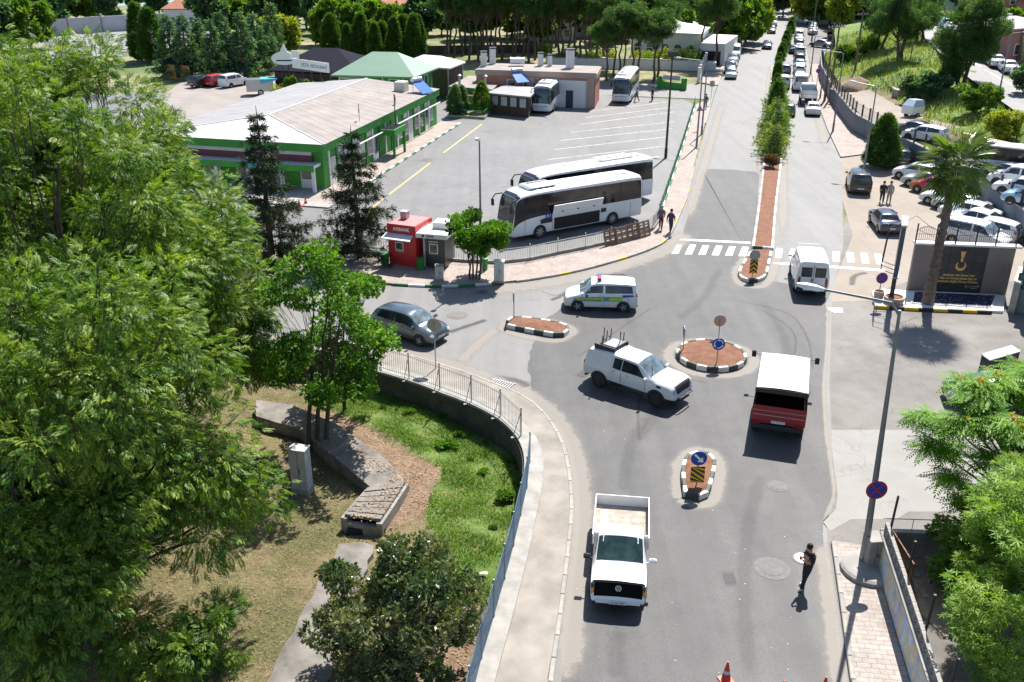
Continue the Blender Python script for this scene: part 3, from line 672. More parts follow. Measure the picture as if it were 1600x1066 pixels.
# ================================================================== WALLS, FENCES, SIGNS, LAMPS
M_GALV = plain('galvanised', (.36, .37, .38, 1), .45, .75, var=.12, scale=6)
M_RAIL = plain('grey_railing', (.42, .42, .41, 1), .55, .3, var=.15, scale=6)
M_RAILG = plain('green_railing', (.03, .20, .09, 1), .5, 0, var=.2, scale=6)
M_RAILW = plain('cream_railing', (.60, .59, .55, 1), .55, 0, var=.12, scale=6)
M_DARK = plain('dark_metal', (.035, .037, .04, 1), .5, .3, var=.25, scale=5)
M_BLACK = plain('black_plastic', (.018, .018, .02, 1), .55, var=.2)
M_RUST = plain('rusty_metal', (.17, .09, .055, 1), .8, .3, var=.5, scale=3)
def rails(mb, a, b, zb, h, gap, r=.009, horiz=(.1, .92), hr=.016, n=4):
    a = Vector(a); b = Vector(b); L = (b - a).length; d = (b - a) / L; up = Vector((0, 0, 1))
    for f in horiz: mb.tube([a + up * (zb + h * f), b + up * (zb + h * f)], hr, n)
    k = int(L / gap)
    for i in range(1, k):
        p = a + d * (i * L / k); mb.tube([p + up * (zb + .02), p + up * (zb + h)], r, 3, cap=False)
# retaining wall of the park with railing, then chain link
wl = [p for p in WALL if p.x > -40]
rw = thing('retaining_wall', 'curved mottled concrete retaining wall darkened for shade holding up the park pavement', 'wall', wl[len(wl) // 2] + Vector((0, 0, PARK_Z)))
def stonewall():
    t = NT('shade_toned_wall'); p = t.pos(); a = t.noise(p, 1.2, 6, .7); b = t.noise(p, 7, 5, .7)
    c = t.ramp(a, [(.3, (.045, .042, .035, 1)), (.6, (.10, .092, .078, 1)), (.78, (.19, .17, .145, 1))]); c = t.mix(.5, c, t.ramp(b, [(.3, g4(.5)), (.7, g4(1.4))]), 'MULTIPLY')  # mottled concrete, darkened so the wall's shade is in the colour
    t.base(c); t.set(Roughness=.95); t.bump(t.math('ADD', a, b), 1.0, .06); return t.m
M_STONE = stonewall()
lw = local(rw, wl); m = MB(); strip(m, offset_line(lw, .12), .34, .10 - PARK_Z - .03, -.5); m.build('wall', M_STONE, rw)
m = MB(); strip(m, offset_line(lw, -.18), .8, .2 - PARK_Z, .07 - PARK_Z); m.build('coping', M_CONC, rw)
def fence_line(label, pts, H, z0, gap, mrail, mpost, spacing, cat='fence', brace=False, pw=.05, base=None, pr=.011):
    o = thing('railing_fence', label, cat, Vector((pts[0].x, pts[0].y, z0))); q = resample(local(o, [Vector((p.x, p.y, z0)) for p in pts]), spacing)
    for i, p in enumerate(q):
        nb = q[min(i + 1, len(q) - 1)] - q[max(i - 1, 0)]; ang = math.atan2(nb.y, nb.x)
        m = MB().box((p.x, p.y, (H + .12) / 2), (pw, pw, H + .12), ang)
        if brace:
            side = Vector((math.sin(ang), -math.cos(ang), 0)); m.tube([p + side * .42 + Vector((0, 0, -.05)), p + Vector((0, 0, H * .92))], .016, 4); m.box(p + side * .42 + Vector((0, 0, -.02)), (.12, .12, .04), ang)
        m.build('post', mpost, o)
        if i < len(q) - 1:
            m = MB(); rails(m, p, q[i + 1], 0, H, gap, pr); m.build('railing_panel', mrail, o)
            if base:
                m = MB(); c_ = (p + q[i + 1]) / 2; m.box((c_.x, c_.y, .06), ((q[i + 1] - p).length - .02, .2, .3), heading(p, q[i + 1]), .02); m.build('plinth_block', base[i % len(base)], o)
    return o
arc = [p for p in WALL if -26 < p.x and p.y > P(826, 724).y - .1]
fence_line('curved grey railing with braced posts around the park pavement', arc, 1.25, .22, .125, M_RAIL, M_GALV, 2.0, brace=True)
lo = [p for p in WALL if p.y <= P(826, 724).y]
cf = thing('chain_link_fence', 'sagging blue grey chain link fence on the park wall near the camera', 'fence', Vector((lo[0].x, lo[0].y, .22)))
q = resample(local(cf, [Vector((p.x, p.y, .22)) for p in lo]), 1.9); M_LINK = plain('blue_grey_wire', (.18, .26, .33, 1), .5, .5, var=.2)
for i, p in enumerate(q):
    MB().tube([p, p + Vector((0, 0, 1.45))], .03, 6).build('post', M_LINK, cf)
    if i < len(q) - 1:
        m = MB(); b = q[i + 1]; L = (b - p).length; H = 1.35; k = int(L / .085); e = int(H / .085)
        for j in range(-e, k):
            for sg in (1, -1):
                x0, x1 = j, j + e; z0, z1 = 0, H
                if sg < 0: z0, z1 = H, 0
                def pt(x, z): return p + (b - p) * min(1, max(0, x / k)) + Vector((0, 0, z))
                xa = max(0, x0); xb = min(k, x1)
                if xb <= xa: continue
                za = z0 + (z1 - z0) * (xa - x0) / e; zb_ = z0 + (z1 - z0) * (xb - x0) / e
                m.tube([pt(xa, za), pt(xb, zb_)], .004, 3, cap=False)
        m.tube([p + Vector((0, 0, H)), b + Vector((0, 0, H - .02))], .012, 4); m.build('wire_mesh', M_LINK, cf)
# coach yard fence
fence_line('cream railing fence of the coach yard behind the kiosks and the round tree', [p for p in smooth_line(FENCE_Y[:9], 3)], 1.05, .12, .17, M_RAILW, M_RAILW, 2.3, base=[M_CONCD], pr=.016)
fence_line('green and white railing fence along the avenue side of the coach yard', [ST(5.2, -1.75), ST(9.9, -1.8), ST(30, -2.15), ST(57.5, -2.75)], 1.15, .12, .3, M_RAILG, M_RAILW, 2.4, base=[M_KG, M_KW], pr=.014)
# retaining wall and fence of the hill terrace
tw_pts = [ST(s, wall_t(s)) for s in (-14, 0, 7.8, 14, 19.7, 25, 30.5, 34.7, 38, 41.2, 44.7, 52, 60, 72, 83, 92, 100)]
tw = thing('retaining_wall', 'blue grey rendered retaining wall below the hill terrace on the right', 'wall', tw_pts[7])
M_BLUEW = plain('blue_grey_render', (.145, .16, .19, 1), .8, var=.14, scale=.6, bump=.2)
lt = local(tw, smooth_line(tw_pts, 3)); m = MB(); n_ = len(lt)
strip(m, lt, .3, 1.95, -.1); m.build('wall', M_BLUEW, tw); m = MB(); strip(m, lt, .4, 2.05, 1.95); m.build('coping', M_CONC, tw)
fence_line('black railing fence on top of the terrace retaining wall', tw_pts[1:], 1.1, 2.05, .32, M_DARK, M_DARK, 2.2, pw=.14, pr=.012)
# painted wall near the camera, lattice blocks on it
def mural():
    t = NT('faded_mural'); p = t.pos(); a = t.noise(p, .8, 4, .6, 1.2); b = t.noise(p, 2.4, 5, .7)
    c = t.ramp(a, [(.36, (.36, .47, .62, 1)), (.45, (.52, .60, .66, 1)), (.5, (.62, .48, .22, 1)), (.56, (.60, .57, .48, 1)), (.66, (.30, .42, .58, 1))])
    c = t.mix(.6, c, t.ramp(b, [(.3, g4(.6)), (.7, g4(1.3))]), 'MULTIPLY'); t.base(c); t.set(Roughness=.9); t.bump(b, .4, .02); return t.m
pw = thing('painted_wall', 'low wall with faded blue and yellow mural and lattice blocks on top', 'wall', MW[0])
lm = local(pw, MW); m = MB(); strip(m, offset_line(lm, -.16), .3, 1.35, -.05); m.build('wall', mural(), pw)
m = MB(); strip(m, offset_line(lm, -.16), .36, 1.42, 1.35); m.build('coping', M_CONCD, pw)
M_LATT = plain('lattice_block', (.30, .28, .26, 1), .9, var=.3, scale=4, bump=.5)
lb = MB()
for x0, x1, z0, z1 in ((-.2, .2, 0, .06), (-.2, .2, .32, .38), (-.2, -.15, .06, .32), (.15, .2, .06, .32)): lb.bx(x0, x1, -.06, .06, z0, z1)
for sg in (1, -1): lb.box((0, 0, .19), (.42, .11, .045), rot=Matrix.Rotation(sg * .7, 3, 'Y'))
lme = bpy.data.meshes.new('lattice_block'); lme.from_pydata(lb.v, [], lb.f); lme.materials.append(M_LATT)
for a, b in zip(*(lambda z: (z, z[1:]))(resample(offset_line(lm, -.16), .42))):
    c_ = (a + b) / 2; link('lattice_block', lme, pw, (c_.x, c_.y, 1.42), heading(a, b))
for i, p in enumerate(resample(offset_line(lm, -.3), 2.6)):
    MB().tube([p + Vector((0, 0, 1.2)), p + Vector((.05, 0, 2.9))], .045, 6).build('post', M_DARK, pw)
# return wall of the yard beyond it
A = MW[0] + Vector((.25, .5, 0)); B = A + Vector((5.2, -.3, 0))
gw = thing('garden_wall', 'low grey garden wall with thin top rail behind the painted wall', 'wall', A)
MB().box(((B - A) / 2) + Vector((0, 0, .55)), (5.2, .22, 1.1), heading(A, B)).build('wall', M_CONC, gw)
m = MB(); rails(m, Vector((0, 0, 0)), B - A, 1.1, .5, .9, .015, (.98,), .02); m.build('top_rail', M_RAIL, gw)
MB().box(Vector((.2, -1.3, .7)), (.05, 2.0, 1.4)).build('mesh_gate', M_RUST, gw)
# signs
M_BLUE = plain('sign_blue', (.012, .06, .36, 1), .4, var=.08); M_SWHITE = plain('sign_white', (.78, .78, .76, 1), .45, var=.06); M_SRED = plain('sign_red', (.55, .02, .03, 1), .4, var=.1)
M_SYEL = plain('sign_yellow', (.72, .42, .02, 1), .45, var=.08); M_BACK = plain('sign_back', (.40, .38, .35, 1), .5, .4, var=.15); M_BACKT = plain('sign_back_tan', (.46, .34, .24, 1), .6, .2, var=.15)
def sign_post(label, base, h, face=-90, post_r=.03, mat=None, cat='road sign', tilt=0):
    o = thing('road_sign', label, cat, base, R(face + 90)); MB().tube([(0, 0, 0), (0, 0, h)], post_r, 8).build('post', mat or M_GALV, o); return o     # sign faces local -Y
FY = lambda x, y, z: frame((x, y, z), (1, 0, 0), (0, 0, 1))     # letters / shapes on a face that looks along -Y
def poly_on(M, pts, t, name, mat, parent):
    m = MB(); m.prism(pts, 0, t); m.v = [M @ Vector(v) for v in m.v]; return m.build(name, mat, parent)
def disc(parent, z, r, mat, back=M_BACK, y=-.045, name='sign_disc'):
    m = MB(); M = frame((0, y, z), (1, 0, 0), (0, 0, 1)); m.lathe([(r, -.012), (r, .0)], 28, M); d = m.build(name, back, parent)
    m = MB(); m.lathe([(r, .0), (r, .004)], 28, M); m.build('sign_face', mat, d); return M
def ring_shape(M, r0, r1, mat, parent, z=.004, a0=0, a1=360, name='sign_mark'):
    n = 24; m = MB(); vs = []
    for rr in (r0, r1): vs += [Vector((rr * math.cos(R(a)), rr * math.sin(R(a)), z + .002)) for a in np.linspace(a0, a1, n)]
    m.add([M @ v for v in vs], [(i, i + 1, n + i + 1, n + i) for i in range(n - 1)]); return m.build(name, mat, parent)
def rot2(pts, a): c_, s_ = math.cos(R(a)), math.sin(R(a)); return [(x * c_ - y * s_, x * s_ + y * c_) for x, y in pts]
ARROW = [(-.045, -.26), (.045, -.26), (.045, .06), (.15, .06), (0, .26), (-.15, .06), (-.045, .06)]
def board(o, z0, z1, w, mats, stripe, y=-.05, n=6):
    "hazard board: yellow plate with black slanting or chevron bars clipped to it"
    M = frame((0, y, (z0 + z1) / 2), (1, 0, 0), (0, 0, 1)); H = z1 - z0
    b = MB().bx(-w / 2, w / 2, y - .004, y + .012, z0, z1).build('hazard_board', mats[0], o)
    for k in range(-n, n + 1):
        c0 = k * H / 3.2; th = H / 6.2
        for x0, x1, s_ in stripe(w):
            quad = [(x0, c0 + s_ * x0), (x1, c0 + s_ * x1), (x1, c0 + s_ * x1 + th), (x0, c0 + s_ * x0 + th)]
            quad = [(x, min(H / 2, max(-H / 2, y_))) for x, y_ in quad]
            if max(q[1] for q in quad) - min(q[1] for q in quad) < .02: continue
            m = MB(); m.add([M @ Vector((x, y_, .007)) for x, y_ in quad], [(0, 1, 2, 3)]); m.build('hazard_bar', mats[1], b)
TOPZ = .3
o = sign_post('blue keep right arrow sign over striped board on the teardrop island', P(1087, 768) + Vector((0, 0, .2)), 1.55)
M = disc(o, 1.35, .32, M_BLUE); a_ = poly_on(M @ Matrix.Translation((0, 0, .005)), rot2(ARROW, -135), .003, 'sign_arrow', M_SWHITE, o)
board(o, .25, 1.0, .56, (M_SYEL, M_KB), lambda w: [(-w / 2, w / 2, -.75)])
o = sign_post('blue roundabout sign with white arrows at the near edge of the round island', P(1119, 575) + Vector((0, 0, .2)), 1.2)
M = disc(o, 1.15, .33, M_BLUE)
for k in range(3):
    ring_shape(M, .19, .245, M_SWHITE, o, a0=k * 120 + 10, a1=k * 120 + 85); tri = rot2([(-.075, -.05), (.075, -.05), (0, .09)], k * 120 + 100 - 0)
    cx_, cy_ = .217 * math.cos(R(k * 120 + 92)), .217 * math.sin(R(k * 120 + 92)); poly_on(M @ Matrix.Translation((cx_, cy_, .005)), tri, .003, 'sign_arrow', M_SWHITE, o)
o = sign_post('round sign seen from its tan back at the far edge of the round island', P(1122, 535) + Vector((0, 0, .2)), 1.2, 90); disc(o, 1.05, .33, M_BLUE, M_BACKT)
o = sign_post('round sign seen edge on at the left edge of the round island', P(1067, 552) + Vector((0, 0, .2)), 1.2, 176); disc(o, 1.05, .33, M_BLUE)
o = sign_post('round sign seen edge on at the tip of the long splitter island', P(803, 503) + Vector((0, 0, .2)), 1.55, 183); disc(o, 1.35, .33, M_BLUE)
o = sign_post('yellow and black chevron board on the nose of the avenue median', P(1175, 437) + Vector((0, 0, .2)), 1.7, 90); 
o.rotation_euler.z = R(0); disc(o, 1.45, .34, M_BACK, M_BACK)
M_ = frame((0, -.06, .72), (1, 0, 0), (0, 0, 1)); board(o, .25, 1.15, .5, (M_SYEL, M_KB), lambda w: [(-w / 2, 0, .9), (0, w / 2, -.9)], y=-.07)
o = sign_post('round sign with grey back on a pole in the park pavement', P(681, 579) + Vector((0, 0, .12)), 2.5, 80); disc(o, 2.35, .38, M_SRED, M_BACK)
def no_stop(o, z, r=.3, y=-.045):
    M = disc(o, z, r, M_BLUE, y=y); ring_shape(M, r * .84, r, M_SRED, o)
    for a in (45, -45): poly_on(M @ Matrix.Translation((0, 0, .005)), rot2([(-.07 * r, -.86 * r), (.07 * r, -.86 * r), (.07 * r, .86 * r), (-.07 * r, .86 * r)], a), .003 + .0015 * (a > 0), 'sign_cross', M_SRED, o)
# street lamps
M_LAMPG = plain('lamp_pole_grey', (.20, .215, .235, 1), .5, .5, var=.15); M_LENS = plain('lamp_lens', (.7, .7, .68, 1), .25, var=.1)
def lamp(label, base, h, arm=None, head=.75, mat=None, r0=.095, r1=.05, cat='street lamp', lean=(0, 0)):
    o = thing('street_lamp', label, cat, base); mat = mat or M_LAMPG; top = Vector((lean[0], lean[1], h))
    MB().tube([(0, 0, 0), (0, 0, .9), (lean[0] * .1, lean[1] * .1, .95), tuple(top)], [r0 * 1.25, r0 * 1.25, r0, r1], 10).build('pole', mat, o)
    if arm is not None:
        a = Vector(arm); e = top + a; MB().tube([top - Vector((0, 0, .15)), top + a * .12 + Vector((0, 0, a.z * .3)), e], [r1, r1 * .9, r1 * .7], 8).build('arm', mat, o)
        d = Vector((a.x, a.y, a.z * .6)).normalized(); s_ = Vector((-d.y, d.x, 0)).normalized(); u = d.cross(s_)
        m = MB(); vs = []
        for k, (f, w, t0, t1) in enumerate(((0, .05, -.04, .04), (.25, .13, -.06, .08), (.7, .16, -.05, .09), (1, .07, -.03, .05))):
            c_ = e + d * head * f; vs += [c_ + s_ * w + u * t0, c_ - s_ * w + u * t0, c_ - s_ * w * .7 + u * t1, c_ + s_ * w * .7 + u * t1]
        m.add(vs, [(k * 4 + i, k * 4 + (i + 1) % 4, k * 4 + 4 + (i + 1) % 4, k * 4 + 4 + i) for k in range(3) for i in range(4)] + [(3, 2, 1, 0), (12, 13, 14, 15)])
        m.build('lamp_head', plain('lamp_head', (.62, .63, .64, 1), .4, .2), o)
        c_ = e + d * head * .5 - u * .065; MB().box(c_, (head * .5, .2, .02), math.atan2(d.y, d.x)).build('lens', M_LENS, o)
    return o
o = lamp('tall grey street lamp on the pavement by the painted wall', P(1348, 886) + Vector((0, 0, .12)), 9.6, (-2.3, .35, .55), .85, lean=(-.35, 0), r0=.12)
q = o; m = MB(); m.lathe([(.95, -.1), (.95, .14), (.85, .2), (.3, .22)], 18, Matrix.Translation((.05, -.35, 0))); m.build('concrete_base', M_CONC, q)
ns = thing('road_sign', 'blue and red no stopping sign strapped to the tall street lamp', 'road sign', o.location + Vector((-.1, -.1, 3.0)), 0); no_stop(ns, .18, .36, -.08); MB().bx(-.14, .14, -.07, .03, .1, .14).bx(-.14, .14, -.07, .03, .26, .30).build('strap', M_GALV, ns)
lamp('thin dark lamp post beside the round tree at the kiosks', P(752, 430) + Vector((0, 0, .12)), 8.7, (-.05, -.12, 0), .35, M_LAMPG, .08, .045)
o = thing('road_sign', 'small blue plate sign on the lamp post in the round tree', 'road sign', P(752, 430) + Vector((.3, -.1, 2.3)), .15); MB().bx(-.35, .35, -.03, 0, 0, .5, .01).build('plate', M_BLUE, o); MB().bx(-.42, -.3, -.02, .04, .1, .15).build('bracket', M_GALV, o)
o = lamp('tall dark floodlight mast at the avenue side of the coach yard', P(1040, 247), 9.9, None, mat=M_DARK, r0=.12, r1=.07); MB().box((0, 0, 9.75), (.9, .3, .5), .2, .05).build('floodlight', M_DARK, o); MB().box((0, 0, 10.05), (1.1, .1, .08), .2).build('crossbar', M_DARK, o)
lamp('grey lamp post with arm on the pavement beside the avenue', P(1088, 232) + Vector((0, 0, .12)), 8.4, (-2.0, 1.0, .2), .7)
lamp('grey lamp post with arm outside the yard exit beside a triangular sign', P(1096, 212) + Vector((0, 0, .12)), 7.4, (.3, -1.6, .3), .6)
lamp('grey street lamp beside the conical tree at the roadside lot', P(1349, 270), 7.6, (-1.4, .9, .3), .7)
lamp('grey street lamp at the right kerb in front of the grey wall', P(1301, 207) + Vector((0, 0, .12)), 8.2, (-1.6, .6, .2), .7)
lamp('slim grey lamp post farther along the right kerb', P(1266, 118) + Vector((0, 0, .12)), 7.5, (-1.2, .3, .2), .6)
lamp('slim grey lamp post behind the parked dropside truck', P(1281, 155) + Vector((0, 0, .12)), 7.5, (-1.0, .3, .2), .6)
lamp('leaning grey lamp post standing on the grassy slope beside the hill road', P(1424, 84, 4.8), 7.4, (.9, .2, .2), .6)
lamp('grey lamp post at the near side of the hill road', P(1556, 170, 3.8), 7.2, (1.0, -.2, .2), .6)
for k, (u, v, h, lab) in enumerate(((1288, 158, 9.5, 'weathered timber utility pole in front of the grey wall'), (1296, 156, 9.5, 'second weathered timber utility pole braced beside the first'), (1336, 108, 7.5, 'dark timber utility pole standing in the hillside grass'), (1358, 44, 9, 'dark utility pole on the crest below the hill road'), (1268, 66, 9, 'distant utility pole by the far parked cars'))):
    z = max(.1, hill_w(P(u, v, 2.5))) if u > 1310 else .1; z = 2.9 if u == 1336 else (5.6 if u == 1358 else .1)
    o = thing('utility_pole', lab, 'utility pole', P(u, v, z)); MB().tube([(0, 0, -.3), (0, 0, h)], [.17, .1], 8).build('pole', plain('weathered_timber', (.17, .125, .095, 1), .9, var=.4, scale=6), o)
    MB().box((0, 0, h - .5), (1.7, .1, .12), .3).build('crossarm', MATS['weathered_timber'], o)
    for x in (-.75, -.3, .3, .75): MB().tube([(x * .95, x * .3, h - .44), (x * .95, x * .3, h - .25)], .04, 6).build('insulator', M_SWHITE, o)
o = sign_post('small no stopping sign on the right pavement near the utility poles', P(1275, 140) + Vector((0, 0, .12)), 2.6, S_A * 180 / math.pi - 180); no_stop(o, 2.4, .33)
o = sign_post('white rectangular sign back on a post at the yard exit', P(1110, 165) + Vector((0, 0, .12)), 3.0, 80); MB().bx(-.3, .3, -.06, -.03, 2.2, 2.9, .01).build('plate', M_BACK, o)
o = sign_post('triangular sign back on the pavement by the yard fence', P(1091, 205) + Vector((0, 0, .12)), 2.6, 100); poly_on(FY(0, -.04, 2.35), [(-.4, -.3), (.4, -.3), (0, .4)], .02, 'plate', M_BACK, o)
# ================================================================== VEHICLES
M_TIRE = plain('tyre_rubber', (.02, .02, .021, 1), .85, var=.2, scale=9)
M_RIM = plain('alloy_rim', (.42, .43, .44, 1), .35, .8, var=.15, scale=9); M_RIMD = plain('dark_rim', (.06, .06, .065, 1), .45, .5, var=.2)
M_TRIM = plain('black_trim', (.022, .022, .024, 1), .6, var=.2, scale=8)
M_GLS = glass('car_glass', (.028, .034, .038, 1)); M_WSH = glass('windscreen_glass', (.10, .14, .16, 1)); M_GLSB = glass('coach_glass', (.008, .009, .011, 1), .1)
M_HEAD = plain('headlight_lens', (.55, .57, .6, 1), .12, .3, var=.3, scale=14); M_TAIL = plain('tail_lens', (.32, .012, .012, 1), .2, var=.2); M_AMB = plain('amber_lens', (.75, .25, .02, 1), .25)
M_PLATE = plain('number_plate', (.62, .62, .6, 1), .45, var=.25, scale=12); M_CHROME = plain('chrome', (.5, .5, .5, 1), .3, .6, var=.05)
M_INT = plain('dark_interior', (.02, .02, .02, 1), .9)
PAINT = {k: paint('paint_' + k, (*v, 1), r_, m_) for k, v, r_, m_ in (('white', (.72, .73, .74), .3, 0), ('silver', (.42, .44, .46), .3, .6), ('grey', (.13, .14, .15), .3, .5), ('black', (.014, .015, .017), .22, 0), ('blue', (.03, .10, .30), .28, .2),
    ('darkblue', (.012, .022, .06), .25, .2), ('red', (.42, .018, .022), .3, 0), ('darkred', (.13, .012, .018), .3, .1), ('skyblue', (.24, .40, .52), .3, .45), ('lightblue', (.20, .42, .62), .3, .2), ('beige', (.42, .38, .31), .35, .2), ('bluegrey', (.085, .115, .14), .22, .5), ('green', (.06, .16, .10), .35, 0))}
def ring(st):
    x, w, zb, zs, zt, wt = st; r_ = .06
    half = [(.8 * w, zb), (w * .975, zb + .1), (w, zb + (zs - zb) * .55), (w * .985, zs), (wt, zt - max(.03, (zt - zs) * .10)), (wt * .78, zt - .004), (0, zt + .018)]
    return [(x, -y, z) for y, z in half] + [(x, y, z) for y, z in reversed(half[:-1])]
class Loft:
    K = 3
    def __init__(s, sts):
        g = np.array([ring(t) for t in sts]); d = np.diff(g, axis=0); m = np.zeros_like(g); m[0] = d[0]; m[-1] = d[-1]
        a, b = d[:-1], d[1:]; ok = a * b > 0; m[1:-1] = np.where(ok, 2 * a * b / np.where(ok, a + b, 1), 0); out = []       # rounded, never overshooting
        for i in range(len(g) - 1):
            for k in range(s.K):
                f = k / s.K; out.append((2 * f ** 3 - 3 * f * f + 1) * g[i] + (f ** 3 - 2 * f * f + f) * m[i] + (3 * f * f - 2 * f ** 3) * g[i + 1] + (f ** 3 - f * f) * m[i + 1])
        s.g = [[tuple(p) for p in r_] for r_ in out + [g[-1]]]; s.st = sts; s.n = len(sts)
    def at(s, u, v):
        u = min(max(u * s.K, 0), len(s.g) - 1.0001); v = min(max(v, 0), 11.9999); i = int(u); j = int(v); a = u - i; b = v - j; G = s.g
        f = lambda k: (G[i][j][k] * (1 - a) + G[i + 1][j][k] * a) * (1 - b) + (G[i][j + 1][k] * (1 - a) + G[i + 1][j + 1][k] * a) * b
        return Vector((f(0), f(1), f(2)))
    def nrm(s, u, v):
        e = .02; du = s.at(min(u + e, s.n - 1.001), v) - s.at(max(u - e, 0), v); dv = s.at(u, v + e) - s.at(u, v - e); n = du.cross(dv)
        n.normalize(); p = s.at(u, v)
        if n.dot(Vector((p.x * .15 if abs(n.x) < .5 else p.x, p.y, p.z - .55))) < 0: n.negate()
        return n
    def patch(s, q, off=.006, nu=4, nv=3, mb=None):
        "q: four (u, v) corners"
        mb = mb or MB(); vs = []; nu = max(nu, math.ceil(6 * max(abs(q[0][0] - q[1][0]), abs(q[3][0] - q[2][0]))))
        for i in range(nu + 1):
            for j in range(nv + 1):
                a, b = i / nu, j / nv
                u = (q[0][0] * (1 - a) + q[1][0] * a) * (1 - b) + (q[3][0] * (1 - a) + q[2][0] * a) * b
                v = (q[0][1] * (1 - a) + q[1][1] * a) * (1 - b) + (q[3][1] * (1 - a) + q[2][1] * a) * b
                vs.append(s.at(u, v) + s.nrm(u, v) * off)
        W_ = nv + 1; return mb.add(vs, [(i * W_ + j, (i + 1) * W_ + j, (i + 1) * W_ + j + 1, i * W_ + j + 1) for i in range(nu) for j in range(nv)])
    def both(s, q, off=.006, nu=3, nv=3):
        return s.patch(q, off, nu, nv), s.patch([(u, 12 - v) for u, v in q], off, nu, nv)
    def body(s):
        mb = MB(); n = 13; vs = [p for r_ in s.g for p in r_]; N = len(s.g)
        fs = [(i * n + j, (i + 1) * n + j, (i + 1) * n + j + 1, i * n + j + 1) for i in range(N - 1) for j in range(n - 1)]
        fs += [(i * n + n - 1, (i + 1) * n + n - 1, (i + 1) * n, i * n) for i in range(N - 1)]
        fs += [tuple(range(n)), tuple(reversed(range((N - 1) * n, N * n)))]; return mb.add(vs, fs)
def wheel_parts(o, x, w, r, side, rim=M_RIM, wid=.2, spokes=5, lod=0):
    M = Matrix.Translation((x, side * (w - wid + .015), r)) @ Matrix.Rotation(-side * math.pi / 2, 4, 'X')
    m = MB(); m.lathe([(r * .6, 0), (r * .94, 0), (r, .04), (r, wid - .04), (r * .94, wid), (r * .68, wid), (r * .66, wid - .03)], 20 if not lod else 12, M); wh = m.build('wheel', M_TIRE, o, smooth=True)
    m = MB(); m.lathe([(r * .67, wid - .03), (r * .66, wid - .012), (r * .58, wid - .02)], 16, M); m.build('rim', rim if lod else M_RIMD, wh)
    if not lod:
        m = MB()
        for k in range(spokes):
            a = 2 * math.pi * k / spokes; T = M @ Matrix.Rotation(a, 4, 'Z') @ Matrix.Translation((r * .34, 0, wid - .006))
            b = MB().box((0, 0, 0), (r * .6, r * .17, .014)); b.v = [T @ Vector(v) for v in b.v]; m.add(b.v, b.f)
        m.lathe([(r * .16, wid - .012), (r * .12, wid + .004)], 10, M); m.build('spokes', rim, wh)
def arch(o, x, w, r, zb, side, mat=M_TRIM):
    rr = r + .07; pts = [(x + rr * math.cos(a), r + rr * math.sin(a)) for a in np.linspace(0, 2 * math.pi, 25)[:-1]]; pts = [(px, max(pz, zb + .005)) for px, pz in pts]
    m = MB(); n = len(pts); y0, y1 = side * (w - .3), side * (w + .007)
    m.add([(a, y0, b) for a, b in pts] + [(a, y1, b) for a, b in pts], [tuple(range(n, 2 * n))] + [(i, (i + 1) % n, n + (i + 1) % n, n + i) for i in range(n)]); m.build('wheel_arch', mat, o)
SPEC = {}
SPEC['sedan'] = dict(st=[(-2.25, .70, .42, .66, .72, .60), (-2.17, .81, .28, .84, .93, .68), (-1.55, .86, .2, .92, 1.03, .72), (-.92, .87, .2, .92, 1.37, .57), (-.2, .88, .2, .91, 1.45, .60), (.45, .88, .2, .90, 1.40, .58), (1.12, .87, .2, .88, .99, .71), (1.75, .85, .2, .78, .90, .68), (2.12, .79, .22, .64, .74, .62), (2.24, .68, .36, .54, .58, .54)],
    ws=(5.06, 5.94), rw=(2.08, 2.9), side=[[(2.75, 3.14), (3.98, 3.12), (3.98, 3.86), (3.05, 3.8)], [(4.06, 3.12), (5.55, 3.16), (5.06, 3.84), (4.06, 3.88)]], wheels=(-1.32, 1.38, .31), head=(7.75, 8.6), tail=(.55, 1.25), seams=(2.9, 4.02, 5.62), L=4.5)
SPEC['hatch'] = dict(st=[(-2.02, .72, .42, .72, .80, .62), (-1.97, .80, .26, .92, 1.0, .66), (-1.7, .85, .2, .95, 1.36, .56), (-1.2, .86, .2, .95, 1.48, .60), (-.3, .87, .2, .93, 1.53, .62), (.4, .87, .2, .92, 1.46, .60), (1.15, .86, .2, .90, 1.02, .70), (1.65, .84, .2, .80, .92, .67), (1.95, .78, .22, .66, .76, .60), (2.05, .68, .36, .54, .6, .54)],
    ws=(5.06, 5.94), rw=(1.1, 1.95), side=[[(2.35, 3.2), (3.9, 3.14), (3.9, 3.86), (2.6, 3.8)], [(4.0, 3.14), (5.6, 3.18), (5.08, 3.84), (4.0, 3.86)]], wheels=(-1.24, 1.28, .31), head=(7.8, 8.6), tail=(.8, 1.6), seams=(2.75, 3.95, 5.65), L=4.07)
SPEC['suv'] = dict(st=[(-2.15, .76, .5, .85, .95, .66), (-2.1, .86, .34, 1.05, 1.15, .70), (-1.9, .9, .28, 1.08, 1.55, .62), (-1.35, .91, .28, 1.08, 1.66, .66), (-.3, .92, .28, 1.06, 1.70, .67), (.45, .92, .28, 1.05, 1.62, .64), (1.1, .91, .28, 1.02, 1.14, .76), (1.7, .9, .28, .92, 1.05, .74), (2.05, .84, .32, .78, .9, .68), (2.16, .74, .46, .66, .72, .60)],
    ws=(5.06, 5.94), rw=(1.1, 1.95), side=[[(2.35, 3.2), (3.9, 3.14), (3.9, 3.86), (2.6, 3.8)], [(4.0, 3.14), (5.6, 3.18), (5.08, 3.84), (4.0, 3.86)]], wheels=(-1.32, 1.36, .36), head=(7.8, 8.6), tail=(.8, 1.6), seams=(2.75, 3.95, 5.65), L=4.3)
